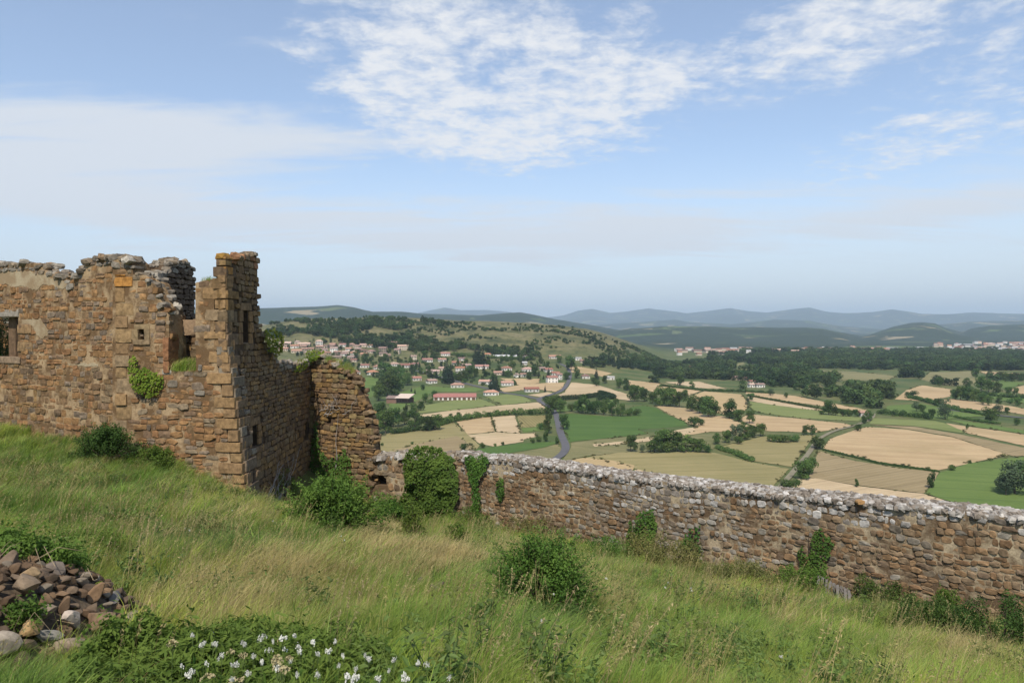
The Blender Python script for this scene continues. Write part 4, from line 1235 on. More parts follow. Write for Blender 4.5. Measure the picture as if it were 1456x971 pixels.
DESC = {'wheat': 'ripe wheat field', 'wheat2': 'striped wheat field', 'pale': 'pale stubble strip', 'olive': 'mown hay field', 'brown': 'brown stubble field', 'stripe': 'striped crop plot', 'lime': 'light green meadow',
        'grass': 'green meadow', 'deep': 'deep green crop field', 'rough': 'rough grassy bank', 'clear': 'dry clearing'}
FC = [(kd, np.array(pp, float)) for kd, pp in FIELD_POLYS]
def near_field(px, py):
    best, bd = None, 1e9
    for kd, pp in FC:
        P1 = pp; P2_ = np.roll(pp, -1, 0); D_ = P2_ - P1
        t = np.clip(((np.array([px, py]) - P1) * D_).sum(1) / ((D_ ** 2).sum(1) + 1e-9), 0, 1)
        q = P1 + D_ * t[:, None] - (px, py)
        d = np.hypot(q[:, 0], q[:, 1] * 2.2).min()
        if d < bd: bd, best = d, kd
    return DESC[best], bd
_tc = 0
def tree(px, py, hpx, kind='oak', wide=1.0, place=None, name=None):
    global _tc
    x, y = hit(px, py)
    H = hpx * y / F
    c, t = FORMS[kind][_tc % len(FORMS[kind])]; _tc += 1
    o = empty(name or OBN[kind], (x, y, hz_at(x, y)), random.uniform(0, 6.28))
    o.scale = (H * wide, H * wide, H)
    size = 'tall' if H > 13 else ('small' if H < 6.5 else 'mid-sized')
    if place is None:
        d, far_ = near_field(px, py)
        place = ('at the edge of the ' if far_ < 12 else 'some way off the ') + d
    lab = f"{size} {KINDN[kind][0]} {place}"
    props(o, lab, KINDN[kind][1], 'trees and bushes of the farmland, ' + lab)
    for nm, me in (('crown', c), ('trunk', t)):
        q = bpy.data.objects.new(nm, me); COL.objects.link(q); q.parent = o
    return o
# GN scatter for what nobody could count
def scatter(name, pts, rot, scl, tint, variants, mat=None, kind='stuff'):
    pts = np.asarray(pts, np.float32); n = len(pts)
    me = bpy.data.meshes.new(name); me.vertices.add(n); me.vertices.foreach_set('co', pts.ravel())
    for an, arr in (('rot', rot), ('scl', scl), ('tint', tint)):
        a = me.attributes.new(an, 'FLOAT_VECTOR', 'POINT'); a.data.foreach_set('vector', np.ascontiguousarray(arr, np.float32).ravel())
    col = bpy.data.collections.new(name + '_source')
    for i, v in enumerate(variants):
        o = bpy.data.objects.new(name + '_piece', v); col.objects.link(o)
    ng = bpy.data.node_groups.new(name, 'GeometryNodeTree')
    ng.interface.new_socket('Geometry', in_out='INPUT', socket_type='NodeSocketGeometry')
    ng.interface.new_socket('Geometry', in_out='OUTPUT', socket_type='NodeSocketGeometry')
    N = ng.nodes; K = ng.links
    gi, go = N.new('NodeGroupInput'), N.new('NodeGroupOutput')
    ci = N.new('GeometryNodeCollectionInfo'); ci.inputs['Collection'].default_value = col; ci.inputs['Separate Children'].default_value = True; ci.inputs['Reset Children'].default_value = True
    ip = N.new('GeometryNodeInstanceOnPoints'); ip.inputs['Pick Instance'].default_value = True
    def na(nm):
        q = N.new('GeometryNodeInputNamedAttribute'); q.data_type = 'FLOAT_VECTOR'; q.inputs['Name'].default_value = nm; return q.outputs['Attribute']
    e2r = N.new('FunctionNodeEulerToRotation'); K.new(na('rot'), e2r.inputs[0])
    rv = N.new('FunctionNodeRandomValue'); rv.data_type = 'INT'
    [s_ for s_ in rv.inputs if s_.type == 'INT' and s_.name == 'Max'][0].default_value = len(variants) - 1
    K.new(gi.outputs[0], ip.inputs['Points']); K.new(ci.outputs[0], ip.inputs['Instance'])
    K.new([s_ for s_ in rv.outputs if s_.type == 'INT'][0], ip.inputs['Instance Index'])
    K.new(e2r.outputs[0], ip.inputs['Rotation']); K.new(na('scl'), ip.inputs['Scale'])
    K.new(ip.outputs[0], go.inputs[0])
    o = bpy.data.objects.new(name, me); COL.objects.link(o)
    md = o.modifiers.new('scatter', 'NODES'); md.node_group = ng
    props(o, kind=kind)
    return o

# ================================================================== WOODS (masses of trees)
def low_forms(kind, gen, cnt, mat, *a):
    R = []
    for i in range(cnt):
        (V, Q), (V2, Q2) = gen(5000 + hash_(kind) + i * 7, *a)
        me = mesh_np('wood_tree', V, Q); me.materials.append(mat); R.append(me)
    return R
M_WOODL = leaf_mat('woodland_leaves', (0.026, 0.054, 0.016), (0.082, 0.120, 0.034), 0.20, 0.012, 0.5, 0.6)
LOWO = low_forms('lo', broad_tree, 6, M_WOODL, 420, 0.115)
LOWC = low_forms('lc', cone_tree, 3, M_CONI, 380, 0.095)
LOWS = low_forms('ls', shrub_form, 4, M_WOODL, 260, 0.17)
WXY = []
for kd, pix in FIELD_POLYS:
    c = np.array(pix, float)
    if c[:, 1].max() < 620: WXY.append([hit(*p) for p in pix])
def wood(name, pix, spacing, hgt, forms, label=None, keep=1.0, hv=0.3, clumpy=None, maxd=4200):
    XY = np.array([hit(*p) for p in pix]); r_ = np.random.default_rng(int(pix[0][0] * 3 + pix[0][1]))
    lo, hi = XY.min(0), XY.max(0); hi[1] = min(hi[1], maxd)
    n = int((hi - lo).prod() / spacing ** 2)
    n = min(n, 120000)
    X = r_.uniform(lo[0], hi[0], n); Y = r_.uniform(lo[1], hi[1], n)
    ok = in_poly(X, Y, XY.tolist())
    for w_ in WXY: ok &= ~in_poly(X, Y, w_)
    if clumpy is not None:
        ok &= fbm(X / clumpy[0] + 31, Y / clumpy[0] + 7, 3) > clumpy[1]
    X, Y = X[ok], Y[ok]; Z = land(X, Y); n = len(X)
    h = hgt * r_.uniform(1 - hv, 1 + hv, n)
    wd = h * r_.uniform(0.95, 1.45, n)
    return scatter(name, np.column_stack([X, Y, Z - 0.02 * h]), np.column_stack([np.zeros(n), np.zeros(n), r_.uniform(0, 6.28, n)]), np.column_stack([wd, wd, h]), np.ones((n, 3)), forms), n
for pix in ([(1140, 523), (1215, 525), (1285, 533), (1275, 543), (1205, 543), (1155, 537)], [(1130, 549), (1170, 545), (1180, 554), (1150, 557)], [(1248, 553), (1275, 549), (1275, 556), (1250, 559)], [(1030, 520), (1056, 514), (1064, 518), (1095, 518), (1100, 523), (1050, 524)], [(1020, 527), (1060, 524), (1070, 530), (1040, 533)]):
    WXY.append([hit(*p) for p in pix])
cnt = []
def W_(*a, **k): 
    o, n = wood(*a, **k); cnt.append((a[0], n))
W_('valley_wood', [(985, 524), (1010, 514), (1060, 509), (1150, 506), (1300, 505), (1470, 504), (1500, 527), (1400, 527), (1320, 529), (1304, 545), (1272, 558), (1256, 575), (1232, 580), (1150, 566), (1110, 560), (1092, 550), (1098, 542), (1066, 532), (1000, 532)], 9.0, 11, LOWO, hv=0.42, clumpy=(110, -0.14))
W_('hillside_wood', [(372, 486), (376, 470), (400, 474), (440, 472), (470, 462), (520, 455), (600, 456), (634, 460), (640, 475), (600, 470), (585, 480), (640, 488), (688, 494), (700, 500), (640, 500), (600, 503), (560, 497), (480, 490), (420, 484)], 8.5, 9, LOWO, clumpy=(70, -0.12))
W_('slope_wood', [(590, 497), (690, 497), (770, 500), (800, 508), (850, 514), (860, 505), (880, 512), (905, 520), (960, 533), (955, 546), (900, 545), (880, 540), (868, 530), (820, 518), (800, 516), (700, 508), (640, 510), (600, 508)], 9, 9.5, LOWO + LOWC, clumpy=(60, -0.08))
W_('hilltop_scrub', [(560, 456), (650, 458), (760, 463), (820, 467), (860, 480), (895, 493), (930, 512), (900, 515), (850, 500), (780, 497), (700, 490), (640, 482), (600, 470)], 7.5, 3.8, LOWS + LOWO[:2], clumpy=(40, 0.02))
W_('cliff_scrub', [(380, 462), (430, 455), (520, 452), (600, 454), (620, 462), (500, 462), (450, 470), (400, 474)], 9, 6, LOWS + LOWO[:2], clumpy=(50, 0.0))
W_('streamside_wood', [(930, 536), (990, 526), (1060, 534), (1098, 545), (1060, 555), (1030, 548), (990, 541), (940, 545)], 9, 9, LOWO, clumpy=(45, 0.02))
W_('hedgerow_wood', [(1255, 560), (1275, 570), (1320, 572), (1360, 586), (1300, 590), (1245, 586), (1235, 578)], 9, 8, LOWO + LOWS, clumpy=(50, 0.05))
W_('hillfoot_wood', [(880, 520), (905, 512), (940, 517), (985, 526), (1000, 534), (965, 540), (930, 546), (900, 543), (885, 535)], 8.5, 10, LOWO + LOWC[:1], clumpy=(60, -0.2))
W_('flank_scrub', [(880, 489), (915, 501), (960, 516), (1012, 511), (1003, 524), (960, 528), (900, 516)], 8.5, 6, LOWO + LOWS, clumpy=(50, -0.12))
W_('old_village_shrubbery', [(392, 484), (470, 486), (548, 488), (590, 497), (560, 508), (524, 514), (500, 522), (470, 516), (420, 507), (392, 503)], 10, 4.2, LOWO, clumpy=(22, 0.02), hv=.5)
W_('far_wood', [(1000, 500), (1100, 500), (1250, 499), (1400, 500), (1500, 500), (1500, 504), (1200, 506), (1010, 508)], 14, 12, LOWO, clumpy=(160, -0.05))
W_('east_wood', [(1300, 530), (1320, 546), (1360, 550), (1380, 542), (1420, 545), (1460, 542), (1500, 545), (1500, 533), (1400, 541), (1380, 529)], 9, 9, LOWO, clumpy=(50, 0.06))

W_('village_shrubbery', [(392, 503), (470, 512), (500, 530), (545, 541), (600, 536), (625, 546), (680, 547), (712, 553), (770, 550), (800, 522), (770, 512), (640, 507), (575, 503), (540, 512), (500, 524), (470, 516), (420, 506)], 11, 3.2, LOWS + LOWO[:2], clumpy=(24, -0.02), hv=.5)
# weeds and scrub left standing along the field edges
q = np.random.default_rng(91); EX = []
for kd, XY in FIELD_XY:
    A_ = np.array(XY); B_ = np.roll(A_, -1, 0); L = np.hypot(*(B_ - A_).T)
    for a, b, l in zip(A_, B_, L):
        m_ = q.poisson(l / 3.2 * np.clip(600 / a[1], .25, 1))
        if m_: EX.append(a + (b - a) * q.random((m_, 1)) + q.normal(0, .7, (m_, 2)))
EX = np.concatenate(EX); EX = EX[fbm(EX[:, 0] / 35, EX[:, 1] / 35, 3) > -.05]; n = len(EX)
h = q.gamma(2.0, .20, n) + .22; wd = h * q.uniform(1.2, 2.2, n)
M_EDGE = leaf_mat('field_edge_weeds', (0.075, 0.088, 0.027), (0.150, 0.145, 0.055), 0.2, 0.05, 0.4, 0.8)
EDG = low_forms('ed', shrub_form, 4, M_EDGE, 120, 0.20)
scatter('field_edge_weeds', np.column_stack([EX, land(EX[:, 0], EX[:, 1])]), np.column_stack([np.zeros((n, 2)), q.uniform(0, 6.28, n)]), np.column_stack([wd, wd, h]), np.ones((n, 3)), EDG)

# ================================================================== TREES THAT CAN BE TOLD APART
T_ = tree
for a in [(801, 611, 24, 'oak'), (779, 616, 30, 'slim'), (776, 628, 18, 'slim'), (784, 589, 28, 'oak'), (797, 587, 22, 'oak'), (791, 583, 22, 'oak'), (768, 611, 12, 'shrub'), (792, 632, 12, 'slim'), (766, 628, 9, 'shrub'), (757, 630, 8, 'shrub'),
          (812, 585, 13, 'shrub'), (822, 587, 20, 'oak'), (833, 588, 28, 'oak'), (846, 589, 25, 'oak'), (858, 590, 24, 'slim'), (870, 591, 22, 'slim'), (882, 592, 20, 'oak'), (894, 591, 13, 'shrub'), (905, 591, 12, 'shrub'), (862, 579, 14, 'oak'), (876, 575, 10, 'shrub'),
          (660, 641, 13, 'shrub'), (686, 637, 9, 'shrub'), (704, 634.5, 5, 'shrub'), (715, 633, 6, 'shrub'), (543, 634, 5, 'shrub'), (586, 632, 5, 'shrub'), (566, 648, 9, 'shrub'),
          (533, 620, 36, 'oak'), (548, 616, 36, 'oak'), (559, 607, 30, 'oak'), (541, 598, 28, 'oak'), (575, 604, 22, 'oak'), (590, 608, 30, 'oak'), (607, 613, 28, 'oak'), (620, 611, 24, 'oak'), (588, 586, 14, 'oak'), (598, 584, 15, 'oak'), (577, 588, 15, 'slim'),
          (538, 570, 26, 'oak'), (551, 563, 38, 'oak'), (560, 562, 34, 'oak'), (543, 560, 30, 'slim'), (532, 556, 10, 'shrub'), (566, 556, 26, 'oak'), (605, 572, 14, 'oak'), (618, 568, 14, 'oak'), (612, 574, 9, 'shrub'), (590, 560, 8, 'conifer'), (585, 557, 7, 'conifer'), (601, 555, 9, 'oak'),
          (640, 600, 13, 'oak'), (652, 597, 12, 'oak'), (665, 595, 8, 'shrub'), (720, 590, 8, 'oak'), (755, 590, 10, 'oak'),
          (897, 642, 25, 'oak'), (913, 644, 14, 'willow'), (930, 643, 26, 'oak', 1.2), (944, 640, 32, 'oak', 1.2), (960, 641, 32, 'oak', 1.2), (975, 643, 26, 'oak', 1.2), (990, 643, 26, 'oak', 1.2), (1004, 644, 16, 'shrub'), (950, 643, 16, 'shrub', 1.3),
          (1020, 632, 18, 'oak'), (1034, 630, 20, 'oak'), (1046, 627, 26, 'willow'), (1058, 625, 26, 'oak'), (1070, 622, 22, 'oak'), (1081, 620, 20, 'oak'), (1050, 632, 14, 'shrub'),
          (902, 571, 24, 'oak'), (916, 571, 20, 'oak'), (928, 574, 18, 'oak'), (941, 577, 30, 'oak'), (953, 578, 34, 'oak'), (966, 579, 24, 'oak'), (984, 585, 24, 'oak'), (995, 588, 26, 'oak'), (1007, 593, 32, 'oak', 1.1), (1016, 592, 22, 'oak'),
          (1037, 595, 30, 'oak', 1.1), (1050, 599, 22, 'oak'), (1066, 602, 20, 'oak'), (986, 606, 16, 'shrub', 1.2), (996, 605, 12, 'shrub'), (974, 567, 14, 'oak'), (967, 548, 15, 'oak'), (984, 552, 11, 'oak'), (1068, 569, 13, 'oak'), (1063, 575, 10, 'willow'),
          (1146, 618, 15, 'oak'), (1155, 618, 15, 'oak'), (1178, 590, 22, 'oak', 1.1), (1188, 591, 15, 'oak'), (1198, 592, 12, 'shrub'), (1207, 592, 12, 'shrub'), (1216, 593, 12, 'oak'), (1228, 602, 12, 'oak'), (1235, 598, 16, 'oak'), (1219, 613, 12, 'shrub'), (1118, 566, 9, 'oak'), (1096, 563, 12, 'willow'),
          (1143, 682, 36, 'oak'), (1151, 674, 26, 'oak'), (1160, 638, 20, 'shrub', 1.2), (1122, 698, 20, 'shrub', 1.3), (1134, 690, 12, 'shrub'), (1218, 693, 13, 'slim'), (1324, 694, 26, 'slim'), (1352, 669, 10, 'shrub', 1.2), (1378, 659, 6, 'shrub'), (1443, 702, 54, 'willow', 1.15), (1430, 704, 36, 'willow'), (1452, 692, 40, 'oak'),
          (1344, 596, 32, 'willow', .8), (1303, 585, 16, 'willow'), (1311, 586, 14, 'oak'), (1324, 594, 14, 'oak'), (1408, 600, 22, 'oak', 1.3), (1420, 590, 16, 'willow', 1.2), (1432, 589, 11, 'oak'), (1446, 605, 12, 'oak'), (1375, 611, 10, 'slim'), (1372, 585, 5, 'shrub'), (1380, 586, 5, 'shrub'),
          (1335, 549, 13, 'oak'), (1375, 552, 16, 'oak'), (1395, 555, 22, 'oak'), (1406, 557, 20, 'oak'), (1419, 559, 18, 'oak'), (1434, 560, 13, 'oak'), (1445, 562, 12, 'oak'), (1387, 537, 14, 'oak'), (1408, 537, 11, 'oak'), (1429, 543, 14, 'oak'), (1439, 543, 14, 'oak'), (1452, 542, 12, 'oak'),
          (1358, 568, 18, 'oak'), (1366, 569, 22, 'oak'), (1376, 570, 22, 'oak'), (1386, 571, 20, 'oak'), (1397, 575, 18, 'oak'), (1405, 577, 17, 'oak'), (1420, 574, 13, 'oak'), (1447, 577, 16, 'oak'), (1436, 574, 9, 'shrub'), (1298, 563, 9, 'shrub', 1.5), (1291, 563, 7, 'shrub', 1.4),
          (848, 549, 10, 'shrub'), (880, 552, 16, 'oak'), (892, 555, 18, 'oak'), (903, 561, 18, 'oak'), (912, 563, 14, 'oak'), (1190, 558, 12, 'willow'), (1168, 590, 8, 'shrub'),
          (890, 676, 10, 'shrub', 1.6), (905, 680, 9, 'shrub', 1.8), (958, 688, 6, 'shrub'), (1100, 628, 12, 'shrub', 1.8), (1115, 629, 13, 'shrub', 1.8), (1128, 628, 12, 'shrub', 1.6)]:
    T_(*a)
# ---- hedges
def hedge(pix, h, w_, label, seed, mat=M_OAK, trim=False):
    XY = np.array([hit(*p) for p in pix]); t = np.concatenate([[0], np.cumsum(np.hypot(*np.diff(XY, axis=0).T))])
    r_ = np.random.default_rng(seed); lobes = []
    for s_ in np.arange(0, t[-1], w_ * 0.42):
        x = np.interp(s_, t, XY[:, 0]); y = np.interp(s_, t, XY[:, 1])
        hh = h * (r_.uniform(0.94, 1.05) if trim else r_.uniform(0.5, 1.25)); jj = 0.05 if trim else 0.4
        lobes.append((x + r_.normal(0, jj * w_ * .5), y + r_.normal(0, jj * w_ * .5), 0, w_ * .55, w_ * .55, hh * .55))
    L = np.array(lobes); L[:, 2] = land(L[:, 0], L[:, 1]) + L[:, 5] * 0.85
    o_ = np.array([XY[0][0], XY[0][1], float(land(XY[:1, 0], XY[:1, 1])[0])])
    L[:, :3] -= o_
    V, Q = cloud(L, int(len(L) * 110), max(0.45, w_ * 0.22), 0.75, seed, 0.4, 0.3, 0.1)
    root = props(empty('hedge', tuple(o_)), label, 'hedge', 'hedges of the farmland')
    obj('foliage', mesh_np('foliage', V, Q), mat, root)
    st = [tube([(a, b, c - d_ * .9), (a + .1, b, c), (a + .3, b + .2, c + d_ * .6)], 0.09, 0.03, 4) for a, b, c, _, _, d_ in L[::3]]
    V, Q = join(st); obj('stems', mesh_np('stems', V, Q), M_BARK, root)
M_HEDGE = leaf_mat('clipped_hedge_leaves', (0.016, 0.040, 0.012), (0.032, 0.062, 0.018), 0.08, 0.35, 0.1, 1.2)
hedge([(774, 570), (800, 569), (830, 567), (852, 564)], 4.2, 3.6, 'long clipped dark hedge below the pale wheat by the road bend', 1, M_HEDGE, True)
hedge([(852, 560.5), (862, 563), (874, 567), (850, 569)], 4.2, 3.6, 'clipped dark hedge end curving round the pale wheat corner', 2, M_HEDGE, True)
hedge([(622, 606), (640, 601), (680, 594), (730, 590), (782, 588)], 4.0, 4.0, 'uneven green hedge along the top of the two wheat plots', 3)
hedge([(1064, 563), (1100, 570), (1172, 583), (1230, 588)], 1.8, 2.2, 'low dark hedge between two pale wheat strips', 4)
hedge([(640, 505), (690, 509), (760, 512)], 4.5, 5.0, 'loose hedge behind the upper village houses', 5)
hedge([(1290, 566), (1320, 572), (1345, 580), (1370, 586), (1410, 592)], 3.0, 3.5, 'thin broken hedge beside the country road', 6)
hedge([(1020, 637), (1045, 646), (1070, 656)], 2.0, 3.0, 'low hedge dividing two mown hay fields', 7)
hedge([(1172, 640), (1250, 659), (1335, 671)], 0.8, 1.2, 'thin weedy strip below the big wheat field', 8)
hedge([(940, 549), (1000, 556), (1050, 557), (1100, 560)], 2.2, 4, 'dark hedge above the rounded wheat field', 9)
hedge([(560, 617), (590, 613), (622, 610)], 3.0, 3.5, 'scrubby hedge at the top of the mown hay field', 10)
hedge([(1370, 559), (1400, 562), (1440, 566), (1500, 569)], 3.5, 4.5, 'dense hedge along the small green meadow', 11)
hedge([(1250, 588), (1290, 592), (1325, 596)], 3.5, 4.5, 'bushy hedge beside the white farmhouse lane', 12)
hedge([(1355, 593), (1395, 600), (1420, 603)], 1.6, 2.5, 'straight low hedge over the long green strip', 13)

# ================================================================== VILLAGE
M_WHITE = simple('white_render', (0.64, 0.60, 0.53), 0.6, 0.08, 0.9, rnd=0.16)
M_CREAM = simple('cream_render', (0.56, 0.46, 0.35), 0.6, 0.10, 0.9, rnd=0.10)
M_RUBBLE = simple('village_stone', (0.30, 0.24, 0.18), 1.5, 0.25, 0.95, rnd=0.10)
def tile_mat(name, c):
    m, k = new_mat(name)
    t = k.node('ShaderNodeTexCoord'); n = k.noise(t.outputs['Object'], 1.2, 5, 0.7)
    wv = k.node('ShaderNodeTexWave', wave_type='BANDS', bands_direction='X'); k.put(wv.inputs[0], t.outputs['Object']); wv.inputs['Scale'].default_value = 1.5
    col = k.mix(k.mapr(n, 0.3, 0.7), mul(c, 0.7), mul(c, 1.25))
    oi = k.node('ShaderNodeObjectInfo'); hs = k.node('ShaderNodeHueSaturation'); k.put(hs.inputs['Color'], col)
    k.put(hs.inputs['Value'], k.mapr(oi.outputs['Random'], 0, 1, 0.72, 1.25)); k.put(hs.inputs['Saturation'], k.mapr(k.math('FRACT', k.math('MULTIPLY', oi.outputs['Random'], 5.7)), 0, 1, 0.65, 1.05))
    return finish(m, k, hs.outputs[0], 0.9, wv.outputs[1], 0.5, 0.05)
M_TO = tile_mat('orange_roof_tiles', (0.37, 0.185, 0.115)); M_TR = tile_mat('red_roof_tiles', (0.30, 0.135, 0.095)); M_TB = tile_mat('brown_roof_tiles', (0.27, 0.155, 0.105)); M_TP = tile_mat('pale_pink_roof_tiles', (0.45, 0.29, 0.21))
M_TG = tile_mat('grey_roof_sheets', (0.42, 0.40, 0.38))
M_GLASS = finish(*(lambda q: (q[0], q[1]))(new_mat('window_glass')), (0.03, 0.035, 0.04), 0.15, spec=0.5)
M_DOOR = simple('brown_door', (0.14, 0.08, 0.05), 3, 0.2)
def box_np(x0, x1, y0, y1, z0, z1):
    V = np.array([(x, y, z) for z in (z0, z1) for y in (y0, y1) for x in (x0, x1)], float)
    Q = np.array([(0, 2, 3, 1), (4, 5, 7, 6), (0, 1, 5, 4), (1, 3, 7, 5), (3, 2, 6, 7), (2, 0, 4, 6)])
    return V, Q
def house_walls(w_, d, h, rise, hip):
    x, y = w_ / 2, d / 2
    if hip or rise <= 0: return box_np(-x, x, -y, y, -2.5, h)
    V = np.array([(-x, -y, -2.5), (x, -y, -2.5), (x, y, -2.5), (-x, y, -2.5), (-x, -y, h), (x, -y, h), (x, y, h), (-x, y, h), (-x, 0, h + rise - .05), (x, 0, h + rise - .05)], float)
    return V, [np.array([(0, 1, 5, 4), (2, 3, 7, 6), (1, 2, 6, 5), (3, 0, 4, 7)]), np.array([(5, 6, 9), (7, 4, 8)])]
def house_roof(w_, d, h, rise, hip, ov=0.5, th=0.22):
    x, y = w_ / 2 + ov, d / 2 + ov
    s_ = rise / (d / 2); zl = h - ov * s_ + 0.05
    rx = (w_ / 2 - d / 2 * 0.85) if hip else x
    rx = max(rx, 0.2)
    def layer(o_): return [(-x, -y, zl + o_), (x, -y, zl + o_), (x, y, zl + o_), (-x, y, zl + o_), (-rx, 0, h + rise + .05 + o_), (rx, 0, h + rise + .05 + o_)]
    V = np.array(layer(0) + layer(th), float)
    top = [(6, 7, 11, 10), (8, 9, 10, 11)]; bot = [(0, 4, 5, 1), (2, 5, 4, 3)]
    tri = [(7, 8, 11), (9, 6, 10), (1, 5, 2), (3, 4, 0)]
    side = [(0, 1, 7, 6), (1, 2, 8, 7), (2, 3, 9, 8), (3, 0, 6, 9)]
    return V, [np.array(top + bot + side), np.array(tri)]
WIN_ME = mesh_np('window', *box_np(-.5, .5, -.5, .5, -.5, .5)); WIN_ME.materials.append(M_GLASS)
DOOR_ME = mesh_np('door', *box_np(-.5, .5, -.5, .5, -.5, .5)); DOOR_ME.materials.append(M_DOOR)
CHIM = {}
def house(px, py, wpx, roof='o', wall='w', floors=1, hip=False, rz=None, deep=0.72, where='', name='village_house'):
    x, y = hit(px, py)
    w_ = wpx * y / F; w_ = min(max(w_, 6.0), 40.0)
    d = min(w_ * deep, 11.0); h = 2.9 * floors + 0.3; rise = d * 0.5 * 0.42
    z = hz_at(x, y)
    if rz is None: rz = random.uniform(-0.45, 0.45)
    root = empty(name, (x, y + d / 2, z), rz)
    wm = {'w': M_WHITE, 'c': M_CREAM, 's': M_RUBBLE}[wall]; rm = {'o': M_TO, 'r': M_TR, 'b': M_TB, 'p': M_TP, 'g': M_TG}[roof]
    obj('wall', mesh_np('wall', *house_walls(w_, d, h, rise, hip)), wm, root)
    ro = obj('roof', mesh_np('roof', *house_roof(w_, d, h, rise, hip)), rm, root)
    if random.random() < 0.75:
        cx_ = random.uniform(-.3, .3) * w_
        obj('chimney', mesh_np('chimney', *box_np(cx_ - .35, cx_ + .35, d * .1 - .35, d * .1 + .35, h + rise * .4, h + rise + 0.7)), wm, ro)
    n = max(2, int(w_ / 3.0))
    dr = random.randrange(n)
    for f in range(floors):
        for i in range(n):
            xx = -w_ / 2 + w_ * (i + .5) / n
            isd = (f == 0 and i == dr)
            q = bpy.data.objects.new('door' if isd else 'window', DOOR_ME if isd else WIN_ME); COL.objects.link(q); q.parent = root
            q.location = (xx, -d / 2, 2.9 * f + (1.05 if isd else 1.6)); q.scale = (1.1, 0.12, 2.1) if isd else (1.15, 0.10, 1.3)
    for f in range(floors):
        for sx_ in (-1, 1):
            q = bpy.data.objects.new('window', WIN_ME); COL.objects.link(q); q.parent = root
            q.location = (sx_ * w_ / 2, 0.0, 2.9 * f + 1.6); q.scale = (0.10, 1.1, 1.25)
    wn = {'w': 'white', 'c': 'cream', 's': 'grey stone'}[wall]; rn = {'o': 'orange tiled', 'r': 'red tiled', 'b': 'brown tiled', 'p': 'pale pink tiled', 'g': 'grey sheet'}[roof]
    lab = f"{'small' if w_ < 9.5 else ('long' if w_ > 17 else 'mid-sized')} {'two-storey ' if floors == 2 else ''}{wn} house, {rn} {'hipped' if hip else 'gabled'} roof{where}"
    props(root, lab, 'house', 'village houses: ' + lab)
    return root
O = ' in the dense old village'; Mi = ' on the village slope'; Lo = ' near the meadow'; Ea = ' by the road bend'; Up = ' above the village'
